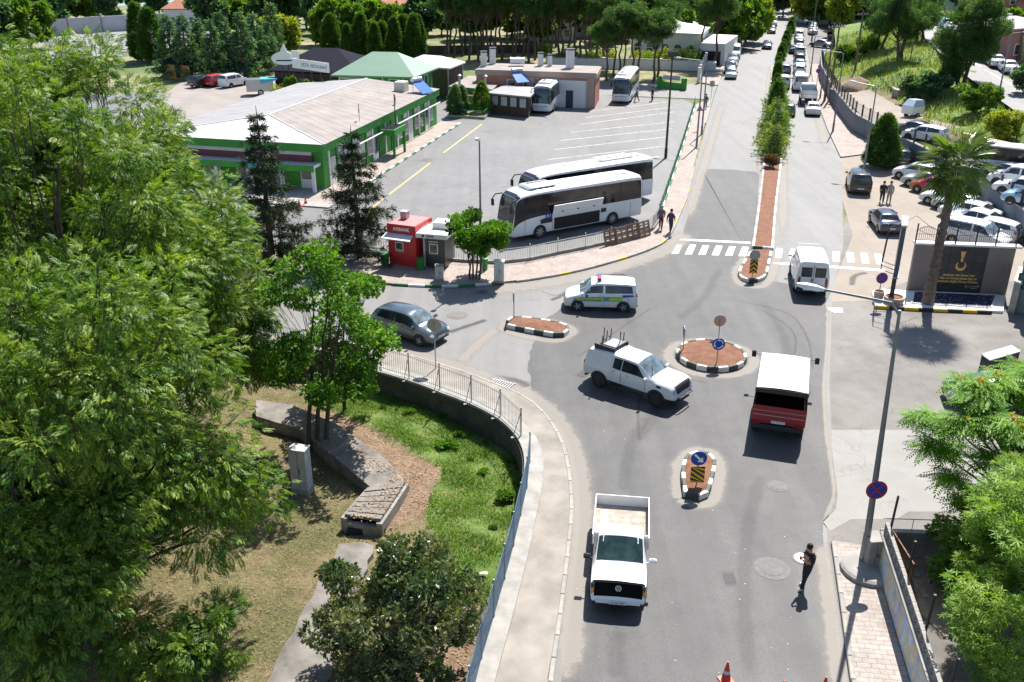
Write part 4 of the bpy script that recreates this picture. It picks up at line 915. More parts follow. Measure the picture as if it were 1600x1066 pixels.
SPEC['mpv'] = dict(st=[(-2.2, .80, .42, .85, .95, .68), (-2.16, .87, .28, 1.12, 1.2, .72), (-2.02, .9, .22, 1.14, 1.72, .66), (-1.4, .9, .22, 1.14, 1.80, .70), (-.2, .9, .22, 1.12, 1.82, .71), (.55, .9, .22, 1.10, 1.72, .68), (1.3, .89, .22, 1.04, 1.14, .74), (1.8, .87, .22, .9, 1.02, .70), (2.12, .8, .24, .72, .84, .64), (2.22, .70, .38, .58, .66, .56)],
    ws=(5.06, 5.94), rw=(1.12, 1.92), side=[[(2.3, 3.12), (3.95, 3.1), (3.95, 3.84), (2.4, 3.82)], [(4.1, 3.12), (5.62, 3.16), (5.08, 3.82), (4.1, 3.84)]], wheels=(-1.36, 1.38, .33), head=(7.7, 8.5), tail=(.7, 1.6), seams=(2.7, 4.02, 5.68), L=4.42)
SPEC['van'] = dict(st=[(-2.4, .9, .45, 1.0, 1.25, .80), (-2.37, .95, .35, 1.25, 2.08, .80), (-2.3, .97, .32, 1.28, 2.2, .82), (-1.2, .97, .3, 1.28, 2.26, .84), (.3, .97, .3, 1.26, 2.24, .84), (1.0, .97, .3, 1.24, 2.08, .80), (1.65, .95, .3, 1.16, 1.3, .80), (2.1, .92, .3, .98, 1.12, .76), (2.35, .86, .34, .74, .86, .70), (2.42, .78, .42, .62, .68, .64)],
    ws=(5.06, 5.92), rw=(.12, .9), side=[[(4.3, 3.14), (5.62, 3.16), (5.1, 3.8), (4.3, 3.8)]], wheels=(-1.4, 1.55, .34), head=(7.75, 8.6), tail=None, seams=(4.2, 5.72), L=4.82)
SPEC['old'] = dict(st=[(-2.1, .74, .4, .70, .78, .66), (-2.06, .80, .3, .84, .92, .70), (-1.4, .82, .24, .86, .98, .70), (-.95, .82, .24, .87, 1.34, .56), (-.2, .82, .24, .87, 1.40, .58), (.5, .82, .24, .86, 1.36, .56), (1.0, .82, .24, .86, .95, .69), (1.7, .81, .24, .82, .90, .68), (2.02, .80, .28, .78, .86, .67), (2.07, .74, .38, .70, .76, .64)],
    ws=(5.06, 5.94), rw=(2.1, 2.9), side=[[(2.85, 3.14), (3.98, 3.12), (3.98, 3.84), (3.08, 3.8)], [(4.06, 3.12), (5.5, 3.16), (5.06, 3.82), (4.06, 3.84)]], wheels=(-1.28, 1.28, .3), head=(8.1, 8.9), tail=(.3, .95), seams=(2.95, 4.02, 5.6), L=4.17)
SPEC['pickup'] = dict(st=[(-2.6, .86, .62, 1.0, 1.12, .76), (-2.55, .92, .52, 1.2, 1.32, .78), (-2.35, .95, .48, 1.24, 1.86, .70), (-1.0, .95, .48, 1.24, 1.98, .72), (-.85, .95, .48, 1.22, 1.95, .70), (.38, .95, .48, 1.2, 1.9, .68), (1.32, .95, .48, 1.2, 1.36, .80), (2.15, .94, .48, 1.16, 1.30, .82), (2.52, .91, .5, 1.02, 1.16, .78), (2.62, .84, .56, .74, .8, .70)],
    ws=(5.06, 5.94), rw=(1.2, 1.9), side=[[(3.98, 3.12), (4.46, 3.1), (4.46, 3.88), (4.02, 3.84)], [(4.49, 3.1), (5.68, 3.16), (5.1, 3.84), (4.49, 3.88)]], wheels=(-1.6, 1.66, .42), head=(7.85, 8.6), tail=(.6, 1.5), seams=(3.85, 4.47, 5.66), L=5.2)
def make_car(kind, pm, label, loc, rz, lod=0, group=None, name='car', cat='car', rim=M_RIM, extra=None, rails_=False, glass_front=None, plate=True, scale=1.0, paint_arch=False):
    S = SPEC[kind]; lf = Loft(S['st']); o = thing(name, label, cat, loc, rz, group)
    if scale != 1: o.scale = (scale,) * 3
    body = lf.body().build('body', pm, o, smooth=True, ang=38)
    a, b = S['ws']; lf.patch([(a, 7.8), (b, 7.85), (b, 4.15), (a, 4.2)], .012, 4, 8).build('windscreen', glass_front or M_WSH, o, smooth=True)
    if S['rw']: a, b = S['rw']; lf.patch([(a, 7.75), (b, 7.75), (b, 4.25), (a, 4.25)], .008, 4, 6).build('rear_window', M_GLS, o, smooth=True)
    for q in S['side']:
        for m in lf.both(q, .007): m.build('side_window', M_GLS, o, smooth=True)
    xr, xf, r = S['wheels']; wm = max(t[1] for t in S['st'])
    for x in (xr, xf):
        for sd in (-1, 1): wheel_parts(o, x, wm, r, sd, rim, lod=lod); arch(o, x, wm, r, S['st'][4][2], sd)
    fx = S['st'][-1][0]; bx_ = S['st'][0][0]
    for m in lf.both([(S['head'][0], 3.0), (S['head'][1], 2.9), (S['head'][1] + .15, 4.1), (S['head'][0] + .1, 4.05)], .006, 3, 3): m.build('headlight', M_HEAD, o, smooth=True)
    if S['tail']:
        for m in lf.both([(S['tail'][0], 2.7), (S['tail'][1], 2.7), (S['tail'][1], 3.3), (S['tail'][0], 3.5)], .006, 2, 2): m.build('tail_light', M_TAIL, o, smooth=True)
    else:
        for sd in (-1, 1): MB().bx(bx_ - .012, bx_ + .05, sd * .78 - .06, sd * .78 + .06, .85, 1.25).build('tail_light', M_TAIL, o)
    if plate:
        MB().bx(bx_ - .02, bx_ + .02, -.26, .26, .52, .63).build('number_plate', M_PLATE, o)
        MB().bx(fx - .03, fx + .012, -.26, .26, .44, .54).build('number_plate', M_PLATE, o)
    if not lod:
        m = MB()
        for u in S['seams']:
            for q in lf.both([(u, 1.2), (u + .02, 1.2), (u + .02, 3.05), (u, 3.05)], .003, 1, 5): m.add(q.v, q.f)
        m.build('door_seam', M_TRIM, o)
        for k, u in enumerate(S['seams'][:-1]):
            for q in lf.both([(u + .55 * (S['seams'][k + 1] - u) * .35 + .05, 2.72), (u + .05 + .28, 2.72), (u + .05 + .28, 2.8), (u + .05 + .1, 2.8)], .014, 1, 1): q.build('door_handle', M_TRIM, o)
        lf.patch([(8.45, 7.3), (8.98, 7.2), (8.98, 4.8), (8.45, 4.7)], .006, 2, 4).build('grille', M_TRIM, o)
        MB().bx(bx_ - .03, bx_ + .12, -.72, .72, .3, .42, .03).build('rear_bumper', M_TRIM, o); MB().bx(fx - .1, fx + .015, -.6, .6, .28, .38, .03).build('front_bumper', M_TRIM, o)
        for m in (-.35, .2): MB().tube([lf.at(S['ws'][1] - .03, 6 + m * 4) + Vector((.03, 0, .03)), lf.at(S['ws'][1] - .45, 6 + m * 4 + 1.2) + Vector((.03, 0, .035))], .012, 4).build('wiper', M_BLACK, o)
    for sd in (-1, 1):
        p = lf.at(S['ws'][1] - .22, 3.1 if sd < 0 else 8.9); MB().box(p + Vector((0, sd * .12, .08)), (.12, .2, .15), 0, .03).build('mirror', pm if not lod else M_TRIM, o)
    if rails_:
        for sd in (-1, 1): MB().tube([(-1.5, sd * .66, S['st'][3][4] + .0), (-1.35, sd * .66, S['st'][3][4] + .07), (.15, sd * .64, S['st'][4][4] + .05), (.3, sd * .64, S['st'][5][4] + .02)], .02, 6).build('roof_rail', M_TRIM, o)
    o['_lf'] = 0; del o['_lf']
    return o, lf

# ---- police van
a, b = P(973, 489), P(903, 487); rz = heading(a, b); side = Vector((math.cos(rz + math.pi / 2), math.sin(rz + math.pi / 2), 0))
o, lf = make_car('mpv', PAINT['white'], 'white traffic police van with blue and yellow side bands and roof lights', (a + b) / 2 - side * .9, rz, name='police_van', cat='police car', rails_=True, scale=.97)
M_PY = plain('police_yellow', (.42, .62, .04, 1), .4, var=.06); M_PB = plain('police_blue', (.02, .09, .42, 1), .4, var=.08); M_PT = plain('police_teal', (.05, .30, .36, 1), .4, var=.08); M_PG = plain('police_green', (.02, .30, .18, 1), .4, var=.08)
for m in lf.both([(3.1, 1.95), (6.75, 1.95), (6.6, 2.62), (3.1, 2.62)], .009, 8, 2): m.build('blue_band', M_PT, o)
for m in lf.both([(3.1, 2.05), (6.2, 2.05), (6.2, 2.5), (3.1, 2.5)], .012, 8, 2): m.build('yellow_band', M_PY, o)
for m in lf.both([(3.75, 2.06), (4.05, 2.06), (4.05, 2.5), (3.75, 2.5)], .014, 2, 2): m.build('teal_block', M_PT, o)
for m in lf.both([(2.0, 2.75), (3.1, 2.55), (3.1, 2.95), (2.35, 3.0)], .012, 3, 2): m.build('blue_swoosh', M_PB, o)
for k in range(4):
    for m in lf.both([(6.95 + k * .26, 2.75), (7.07 + k * .26, 2.75), (7.12 + k * .26, 3.0), (6.99 + k * .26, 3.0)], .01, 1, 1): m.build('green_bar', M_PG, o)
yy = .925; text('TRAFİK POLİSİ', .19, M_PB, o, frame((.62, yy, .73), (-1, 0, 0), (0, 0, 1)), .003, .1); text('TRAFİK POLİSİ', .19, M_PB, o, frame((.62, -yy, .73), (1, 0, 0), (0, 0, 1)), .003, .1)
MB().lathe([(.1, 0), (.1, .004)], 14, frame((.85, .915, 1.02), (1, 0, 0), (0, 0, 1)) @ Matrix.Rotation(math.pi, 4, 'Y')).build('badge', M_PB, o)
lb_ = MB().box((.1, 0, 1.88), (.22, .95, .05), 0, .01).build('light_bar', M_TRIM, o)
MB().box((.1, -.24, 1.95), (.2, .46, .1), 0, .03).build('light', plain('beacon_blue', (.08, .12, .6, 1), .3), lb_); MB().box((.1, .24, 1.95), (.2, .46, .1), 0, .03).build('light', plain('beacon_red', (.6, .06, .12, 1), .3), lb_)

# ---- white double cab pickup with hard top and roof box rack
a, b = P(938, 606), P(1019, 634); rz = heading(a, b); side = Vector((math.cos(rz - math.pi / 2), math.sin(rz - math.pi / 2), 0))
o, lf = make_car('pickup', PAINT['white'], 'white double cab pickup with hard top canopy and black roof rack', (a + b) / 2 - side * .9, rz, name='pickup_truck', cat='pickup truck', rim=M_RIMD, scale=.98)
ra = MB().box((-1.55, 0, 2.13), (1.15, 1.2, .05), 0, .01); ra.bx(-2.15, -.95, -.62, -.56, 1.9, 2.16).bx(-2.15, -.95, .56, .62, 1.9, 2.16); rk_ = ra.build('roof_rack', M_TRIM, o)
MB().box((-1.35, -.05, 2.18), (.72, .95, .05), 0, .01).build('rack_panel', plain('grey_panel', (.22, .23, .24, 1), .6), rk_)
for x, y, h in ((-2.05, .5, .35), (-2.0, .05, .4), (-1.95, -.3, .62), (-1.3, .5, .35), (-1.25, .1, .5), (-1.9, -.5, .3)):
    MB().tube([(x, y, 2.16), (x + .12, y, 2.2), (x + .14, y, 2.2 + h * 1.25)], .025, 6).build('rack_prong', M_TRIM, rk_)
MB().tube([(2.56, -.62, .62), (2.78, -.55, .66), (2.8, 0, .66), (2.78, .55, .66), (2.56, .62, .62)], .035, 8).build('bull_bar', M_TRIM, o)
for q_ in lf.both([(3.42, 1.3), (3.46, 1.3), (3.46, 5.9), (3.42, 5.9)], .006, 1, 10): q_.build('canopy_seam', M_TRIM, o)
lf.patch([(7.75, 7.4), (8.6, 7.5), (8.6, 4.5), (7.75, 4.6)], .01, 3, 4).build('grille', M_TRIM, o)
for sd in (-1, 1): MB().bx(-.9, 1.0, sd * .97 - .06, sd * .97 + .06, .34, .4, .015).build('side_step', M_TRIM, o)
for m in lf.both([(6.35, 2.5), (6.65, 2.5), (6.6, 2.85), (6.38, 2.85)], .012, 2, 2): m.build('side_vent', M_TRIM, o)

# ---- red truck with white tarpaulin
M_TARP = plain('white_tarpaulin', (.66, .68, .71, 1), .6, var=.06, scale=2, bump=.5, bscale=5); M_TRED = paint('truck_red', (.30, .012, .02, 1), .4)
a, b = P(1178, 684), P(1246, 694); cr = (a + b) / 2; rz = heading(P(1178, 684), P(1246, 694)) + math.pi / 2
o = thing('covered_truck', 'red truck with white tarpaulin cover and open dark back', 'truck', cr, rz); o.scale = (1.12, 1.14, 1.12)
MB().bx(.1, 4.6, -.5, .5, .5, .68).build('chassis', M_TRIM, o)
for sd in (-1, 1): MB().bx(.05, 3.3, sd * .97 - .025, sd * .97 + .025, .78, 1.38).build('side_board', M_TRED, o)
MB().bx(.02, .07, -.99, .99, .72, 1.45).build('tailboard', M_TRED, o); MB().bx(-.01, .02, -.97, .97, 1.05, 1.08).bx(-.01, .02, -.97, .97, 1.25, 1.27).build('tailboard_rib', plain('pale_strip', (.5, .3, .28, 1), .5), o)
MB().bx(.08, 3.3, -.94, .94, .72, .80).build('load_bed', M_INT, o)
vs = []; nx_ = 9
for x, dz in ((.04, 0), (.12, .02), (1.2, -.01), (2.2, .02), (3.2, .0), (3.35, -.02)):
    for k in range(nx_):
        f = k / (nx_ - 1) * 2 - 1; ay = abs(f); y = math.copysign(min(1.0, ay * 1.25), f) * .995; z = (2.18 + .07 * (1 - ay ** 2) if ay < .8 else 2.18 - (ay - .8) / .2 * .82) + dz; vs.append((x, y, z))
MB().add(vs, [(i * nx_ + k, (i + 1) * nx_ + k, (i + 1) * nx_ + k + 1, i * nx_ + k + 1) for i in range(5) for k in range(nx_ - 1)]).add([vs[5 * nx_ + k] for k in range(nx_)], [tuple(range(nx_))]).build('tarpaulin', M_TARP, o, smooth=True, ang=50)
MB().bx(.0, .06, -.97, .97, 2.02, 2.2).build('tarp_edge', M_TRIM, o); MB().bx(3.2, 3.26, -.92, .92, .8, 2.1).build('bulkhead', M_INT, o)
MB().bx(-.04, .1, -.95, .95, .45, .66, .03).build('rear_bumper', M_TRIM, o)
cab = MB(); cl = Loft([(3.4, .88, .5, 1.15, 1.65, .78), (3.5, .92, .42, 1.18, 1.75, .80), (4.2, .93, .42, 1.16, 1.75, .80), (4.75, .92, .42, 1.1, 1.28, .82), (5.05, .88, .45, .9, 1.05, .8), (5.1, .8, .5, .75, .85, .7)]); cl.body().build('cab', M_TRED, o, smooth=True)
cl.patch([(2.1, 7.8), (2.95, 7.85), (2.95, 4.15), (2.1, 4.2)], .008, 3, 5).build('windscreen', M_WSH, o)
for m in cl.both([(1.1, 3.1), (2.7, 3.14), (2.1, 3.82), (1.1, 3.82)], .008): m.build('side_window', M_GLS, o)
for x in (.95, 4.35):
    for sd in (-1, 1): wheel_parts(o, x, .97, .36, sd)
for sd in (-1, 1):
    MB().tube([(4.6, sd * .9, 1.5), (4.7, sd * 1.22, 1.55)], .02, 5).box((4.68, sd * 1.28, 1.52), (.09, .18, .3), 0, .03).build('mirror', M_TRIM, o)
    MB().bx(-.03, .03, sd * .8 - .13, sd * .8 + .13, .68, .78).build('tail_light', M_TAIL, o)
MB().bx(-.02, .02, -.26, .26, .75, .86).build('number_plate', M_PLATE, o); MB().bx(.5, 2.9, .98, 1.02, .4, .5).build('side_guard', M_TRIM, o)

# ---- white dropside pickup, nearest vehicle
f0 = P(964, 958); rz = heading(P(970, 830), P(964, 958)); o = thing('dropside_pickup', 'white dropside pickup with dark bonnet grille and planks in its bed', 'pickup truck', f0 - Vector((math.cos(rz), math.sin(rz), 0)) * 5.05, rz)
lf = Loft([(2.55, .86, .45, 1.05, 1.60, .74), (2.62, .90, .36, 1.08, 1.76, .76), (3.0, .92, .36, 1.08, 1.80, .76), (3.2, .92, .36, 1.06, 1.76, .75), (3.95, .92, .36, 1.04, 1.2, .80), (4.5, .92, .36, 1.0, 1.13, .80), (4.9, .90, .38, .96, 1.07, .82), (5.05, .87, .38, .60, .66, .80), (5.12, .80, .42, .5, .54, .70)])
W_ = PAINT['white']; lf.body().build('body', W_, o, smooth=True, ang=38)
lf.patch([(3.05, 7.85), (3.95, 7.9), (3.95, 4.1), (3.05, 4.15)], .008, 4, 6).build('windscreen', glass('dark_windscreen', (.025, .05, .045, 1)), o, smooth=True)
for m in lf.both([(1.3, 3.12), (3.62, 3.16), (3.1, 3.84), (1.3, 3.84)], .008): m.build('side_window', M_GLS, o)
lf.patch([(.1, 7.7), (.9, 7.7), (.9, 4.3), (.1, 4.3)], .006).build('rear_window', M_GLS, o)
for m in lf.both([(5.8, 3.0), (6.8, 2.95), (6.7, 4.5), (6.02, 4.3)], .008, 3, 3): m.build('headlight', plain('smoked_lens', (.06, .055, .05, 1), .15), o)
for m in lf.both([(6.35, 3.2), (6.75, 3.2), (6.7, 4.1), (6.4, 4.1)], .016, 2, 2): m.build('indicator', M_AMB, o)
lf.patch([(5.95, 7.7), (7.05, 7.9), (7.05, 4.1), (5.95, 4.3)], .012, 5, 6).build('grille', plain('matt_black', (.006, .006, .007, 1), .9, spec=.1), o)
lf.patch([(5.72, 8.3), (6.0, 8.3), (6.0, 3.7), (5.72, 3.7)], .018, 2, 8).build('bonnet_guard', MATS['matt_black'], o)
em = lf.at(6.4, 6); nn = lf.nrm(6.4, 6); M = frame(em + nn * .02, (0, 1, 0), Vector((-.35, 0, 1))); 
rgm = ring_shape(M, .085, .1, M_CHROME, o, z=0, name='badge_ring')
for pts in ([(-.055, .075), (-.035, .075), (.004, .01), (-.004, -.004)], [(.055, .075), (.035, .075), (-.004, .01), (.004, -.004)], [(-.085, .03), (-.068, .04), (-.032, -.075), (-.042, -.08)], [(.085, .03), (.068, .04), (.032, -.075), (.042, -.08)], [(-.042, -.078), (-.03, -.078), (.006, .0), (-.004, .004)], [(.042, -.078), (.03, -.078), (-.006, .0), (.004, .004)]):
    MB().add([M @ Vector((x, y, .003)) for x, y in pts], [(0, 1, 2, 3)]).build('badge_letter', M_CHROME, o)
MB().bx(5.06, 5.16, -.72, .72, .42, .56, .03).build('front_bumper', W_, o); MB().bx(5.15, 5.175, -.3, .3, .44, .56).build('number_plate', M_PLATE, o); text('53 AK 907', .1, M_BLACK, o, frame((5.178, 0, .5), (0, 1, 0), (0, 0, 1)), .002)
for sd in (-1, 1):
    MB().tube([(3.75, sd * .9, 1.1), (3.72, sd * 1.02, 1.14)], .025, 6).box((3.7, sd * 1.1, 1.17), (.13, .24, .2), 0, .05).build('mirror', W_ if sd > 0 else M_TRIM, o)
    wheel_parts(o, 4.1, .93, .36, sd); arch(o, 4.1, .925, .36, .36, sd); wheel_parts(o, .95, .93, .36, sd)
    MB().bx(.0, 2.5, sd * .97 - .02, sd * .97 + .02, .78, 1.22).build('side_board', W_, o)
    MB().tube([(3.88, sd * .3, 1.24), (3.62, sd * .75 , 1.36)], .012, 4).build('wiper', M_BLACK, o)
MB().bx(-.04, .0, -.99, .99, .78, 1.22).build('tailboard', W_, o); MB().bx(2.46, 2.5, -.94, .94, .8, 1.3).build('headboard', W_, o)
MB().bx(.0, 2.46, -.95, .95, .7, .8).build('load_bed', plain('dirty_timber', (.34, .29, .24, 1), .9, var=.4, scale=4), o); MB().bx(-.1, 3.0, -.45, .45, .45, .66).build('chassis', M_TRIM, o)
def on_bed(name, label, cat, x, y, rot, dims, mat, z=.8):
    p = Matrix.Rotation(rz, 3, 'Z') @ Vector((x, y, 0)); t = thing(name, label, cat, o.location + p + Vector((0, 0, z)), rz + rot); MB().box((0, 0, dims[2] / 2), dims, 0, min(.01, dims[2] / 4)).build('board' if name == 'plank' else 'case', mat, t); return t
M_PINE = plain('raw_plank', (.62, .50, .36, 1), .8, var=.15, scale=6)
on_bed('plank', 'long pale plank lying along the left of the pickup bed', 'plank', 1.35, -.62, .03, (1.9, .32, .03), M_PINE); on_bed('plank', 'short pale plank beside the long plank in the pickup bed', 'plank', 1.8, -.86, .0, (1.0, .12, .03), M_PINE, .803)
on_bed('plank', 'pale board lying behind the pickup cab', 'plank', 2.15, .05, .02, (.35, .7, .03), M_PINE, .805)
t = on_bed('tool_case', 'small white case lying open in the pickup bed', 'case', 1.75, .5, .4, (.32, .36, .1), M_SWHITE, .802); MB().box((-.2, 0, .06), (.06, .3, .05), 0, .01).build('handle', M_TRIM, t)

# ---- white van seen from behind
a, b = P(1242, 463), P(1291, 465); rz = S_A + .06; o, lf = make_car('van', PAINT['white'], 'white panel van driving away over the zebra crossing', (a + b) / 2 + Vector((math.cos(rz), math.sin(rz), 0)) * 2.4, rz, name='panel_van', cat='van', plate=False)
o_rw = [c_ for c_ in o.children if c_.name.startswith('rear_window')]
for c_ in o_rw: bpy.data.objects.remove(c_)
for sd in (-1, 1):
    MB().bx(-2.412, -2.36, sd * .4 - .27, sd * .4 + .27, 1.28, 1.82, .02).build('rear_window', M_GLS, o); MB().bx(-2.405, -2.35, sd * .4 - .31, sd * .4 + .31, 1.24, 1.86, .02).build('window_frame', M_TRIM, o)
    MB().bx(-2.42, -2.37, sd * .8 - .07, sd * .8 + .07, .68, 1.12).build('tail_light', M_TAIL, o)
MB().bx(-2.43, -2.36, -.008, .008, .5, 2.0).build('door_seam', M_TRIM, o); MB().bx(-2.47, -2.3, -.92, .92, .4, .58, .04).build('rear_bumper', M_TRIM, o); MB().bx(-2.44, -2.38, -.68, -.18, .7, .82).build('number_plate', M_PLATE, o); MB().bx(-2.45, -2.39, .05, .1, 1.0, 1.16).build('door_handle', M_TRIM, o)
for k in range(5): MB().bx(-1.9 + k * .75, -1.86 + k * .75, -.7, .7, 2.24, 2.27).build('roof_rib', PAINT['white'], o)

# ---- sky blue estate in the side street, half hidden by the tree
a, b = P(610, 528), P(662, 543); rz = heading(a, b) ; side = Vector((math.cos(rz - math.pi / 2), math.sin(rz - math.pi / 2), 0))
make_car('hatch', PAINT['bluegrey'], 'grey blue hatchback in the side street half hidden by a tree', P(655, 541) - side * .85 - Vector((math.cos(rz), math.sin(rz), 0)) * 1.3, rz, name='hatchback_car', scale=1.06)
# ---- cars of the roadside lot
def road_car(kind, c, label, u, v, rz, **kw): return make_car(kind, PAINT[c], label, P(u, v, kw.pop('z', 0)) + Vector((0, 0, .02)), rz, **kw)
road_car('mpv', 'black', 'black people carrier parked at the edge of the avenue by two men', 1340, 296, S_A, name='people_carrier')
road_car('old', 'darkblue', 'old boxy dark blue saloon driving off beside the billboard', 1381, 357, S_A + .12, name='saloon_car')
road_car('suv', 'black', 'black four wheel drive parked against the grey wall', 1402, 256, S_A + .05, name='off_road_car', cat='car')
lot = [('hatch', 'white', 'white hatchback nearest the black off roader in the parking row', 1432, 281), ('sedan', 'silver', 'silver saloon second in the parking row under the palm', 1450, 294), ('hatch', 'red', 'red hatchback third in the parking row behind the palm', 1462, 303), ('sedan', 'grey', 'grey saloon next to the red hatchback under the palm', 1487, 309),
       ('sedan', 'white', 'white saloon left of the palm trunk in the parking row', 1482, 322), ('sedan', 'silver', 'silver saloon with dark windows in the middle of the parking row', 1502, 331), ('sedan', 'white', 'white saloon below the silver one in the parking row', 1514, 343), ('sedan', 'white', 'white saloon third from the emblem wall in the parking row', 1524, 356),
       ('hatch', 'white', 'white hatchback second from the emblem wall in the parking row', 1545, 372)]
rzl = heading(P(1520, 345), P(1450, 331))
for kd, c, lab, u, v in lot: road_car(kd, c, lab, u, v, rzl + random.uniform(-.03, .03), name='parked_car', group='cars parked in the roadside lot', scale=1.0)
road_car('mpv', 'white', 'white people carrier parked behind the emblem wall railing', 1524, 384, rzl + math.pi, name='parked_van', cat='van', group='cars parked in the roadside lot')
road_car('hatch', 'silver', 'silver car half hidden under the feathery tree on the plaza', 1545, 632, 2.9, name='parked_car')
# ---- coaches
COACH = [(-6.0, 1.16, .55, 1.55, 3.1, 1.02), (-5.9, 1.25, .36, 1.7, 3.5, 1.1), (-5.5, 1.27, .33, 1.75, 3.62, 1.12), (-2.5, 1.27, .33, 1.75, 3.65, 1.13), (.5, 1.27, .33, 1.75, 3.65, 1.13), (3.2, 1.27, .33, 1.72, 3.64, 1.13), (4.6, 1.27, .33, 1.62, 3.56, 1.12), (5.5, 1.26, .33, 1.35, 3.25, 1.08), (5.88, 1.2, .36, 1.0, 1.3, 1.12), (6.0, 1.1, .45, .8, .92, 1.0)]
def coach(label, loc, rz, L=12.0, kind=0, roof_ac=True, sc_=1.0):
    lf = Loft(COACH); o = thing('coach', label, 'coach', loc, rz); o.scale = (L / 12, sc_, sc_); W_ = PAINT['white']
    lf.body().build('body', W_, o, smooth=True, ang=36)
    lf.patch([(6.98, 8.0), (7.98, 8.05), (7.98, 3.95), (6.98, 4.0)], .01, 4, 8).build('windscreen', glass('coach_windscreen', (.03, .045, .055, 1)), o, smooth=True)
    lf.patch([(6.6, 7.95), (7.0, 8.0), (7.0, 4.0), (6.6, 4.05)], .009, 2, 8).build('visor_band', plain('visor_dark', (.02, .028, .05, 1), .3), o)
    v0, v1 = 3.03, 3.86
    for m in lf.both([(1.15, v0), (7.95, 3.0), (7.4, 3.96), (1.15, v1)], .008, 16, 3): m.build('window_band', M_GLSB, o, smooth=True)
    for k, u in enumerate((1.9, 2.6, 3.3, 4.0, 4.7, 5.4, 6.1)):
        for m in lf.both([(u, v0), (u + .012, v0), (u + .012, v1), (u, v1)], .012, 1, 3): m.build('window_pillar', M_TRIM, o)
    lf.patch([(.2, 7.7), (.9, 7.7), (.9, 4.3), (.2, 4.3)], .008, 3, 4).build('rear_window', M_GLSB, o)
    for x in (-3.1, 3.6):
        for sd in (-1, 1): wheel_parts(o, x, 1.27, .5, sd, wid=.28, spokes=8); arch(o, x, 1.275, .5, .33, sd)
    for sd in (-1, 1):
        MB().tube([(5.45, sd * 1.05, 3.2), (5.95, sd * 1.25, 3.15), (6.15, sd * 1.32, 2.85)], .045, 6).box((6.15, sd * 1.32, 2.55), (.14, .22, .55), 0, .05).build('mirror_arm', M_TRIM, o)
        MB().bx(5.86, 5.95, sd * .92 - .2, sd * .92 + .2, .74, .98, .03).build('headlight', M_HEAD, o)
        MB().bx(-6.03, -5.93, sd * 1.02 - .1, sd * 1.02 + .1, .9, 1.5).build('tail_light', M_TAIL, o)
    for x in (-4.6, -.9, 1.7): MB().box((x, 0, 3.70), (1.0, .8, .06), 0, .02).build('roof_hatch', W_, o)
    if roof_ac:
        ac = MB(); al = Loft([(1.9, .75, 3.62, 3.74, 3.78, .62), (2.1, .85, 3.62, 3.8, 3.88, .68), (4.0, .85, 3.6, 3.78, 3.86, .68), (4.3, .7, 3.56, 3.68, 3.72, .55)]); u_ = al.body().build('roof_unit', plain('ac_grey', (.40, .42, .44, 1), .5, var=.1), o, smooth=True)
        for k in range(5): MB().lathe([(.15, 0), (.15, .012)], 12, Matrix.Translation((2.4 + k * .33, -.25, 3.885))).build('fan', M_TRIM, u_)
    else:
        u_ = MB().box((-2.6, 0, 3.74), (3.2, 1.3, .16), 0, .05).build('roof_unit', W_, o)
        for k in range(5): MB().lathe([(.15, 0), (.15, .012)], 12, Matrix.Translation((-3.6 + k * .4, .2, 3.82))).build('fan', M_TRIM, u_)
    for x in (-4.8, -1.6, -.2, 1.2, 2.5, 4.9):
        for m in (1, -1): MB().bx(x - .008, x + .008, m * 1.265, m * 1.278, .45, 1.6).build('panel_seam', M_TRIM, o)
    MB().bx(5.98, 6.02, -.3, .3, .55, .66).build('number_plate', M_PLATE, o); MB().bx(5.9, 5.99, -.85, .85, .95, 1.02).build('front_trim', M_TRIM, o)
    return o, lf
a, b = P(955, 352), P(848, 372); rz = heading(a, b); side = Vector((math.cos(rz + math.pi / 2), math.sin(rz + math.pi / 2), 0))
o, lf = coach('white coach with its luggage bay flap raised behind the railing', (a + b) / 2 - side * 1.22 + Vector((math.cos(rz), math.sin(rz), 0)) * -.15, rz, 11.6, sc_=.97)
for nm_ in [c_ for c_ in o.children if c_.name.startswith('panel_seam')][1::2][2:5]: bpy.data.objects.remove(nm_)
MB().bx(-1.9, 2.4, 1.262, 1.281, .5, 1.5).build('luggage_bay', M_INT, o)
for x in (-1.9, 2.36): MB().bx(x, x + .05, 1.25, 1.29, .45, 1.52).build('bay_frame', PAINT['white'], o)
rt = Matrix.Rotation(R(-16), 3, 'X'); m = MB().box((.35, 1.5, 1.95), (4.5, .04, 1.05), rot=rt); fl = m.build('luggage_flap', PAINT['white'], o)
for x in (-1.1, .35, 1.75): MB().box((x, 1.53, 1.9), (.16, .05, .07), rot=rt).build('flap_handle', M_TRIM, fl)
MB().bx(-3.0 + .55, -1.95, 1.278, 1.285, 1.18, 1.5).build('vent_panel', M_TRIM, o); MB().bx(2.5, 3.55, 1.278, 1.286, 1.12, 1.45).build('dark_panel', M_TRIM, o)
M_LOGO = plain('logo_blue', (.02, .05, .38, 1), .4); text('üt', .85, M_LOGO, o, frame((2.85, 1.29, 1.72), (-1, 0, 0), (0, 0, 1)), .003, .35, .012, 'logo')
MB().bx(2.5, 3.3, 1.279, 1.284, 1.46, 1.52).build('logo_swoosh', M_LOGO, o)
text('53', .3, plain('led_red', (.7, .05, .08, 1), .4), o, frame((5.46, -.2, 3.13), (0, 1, 0), (-.3, 0, 1)), .003)
d_ = Vector((math.cos(rz), math.sin(rz), 0))
a2 = P(925, 302); coach('white coach with arched window line parked behind the flap coach', P(1012, 312) + d_ * 5.6 - side * 1.0, rz + .02, 12.0, roof_ac=False, sc_=.98)
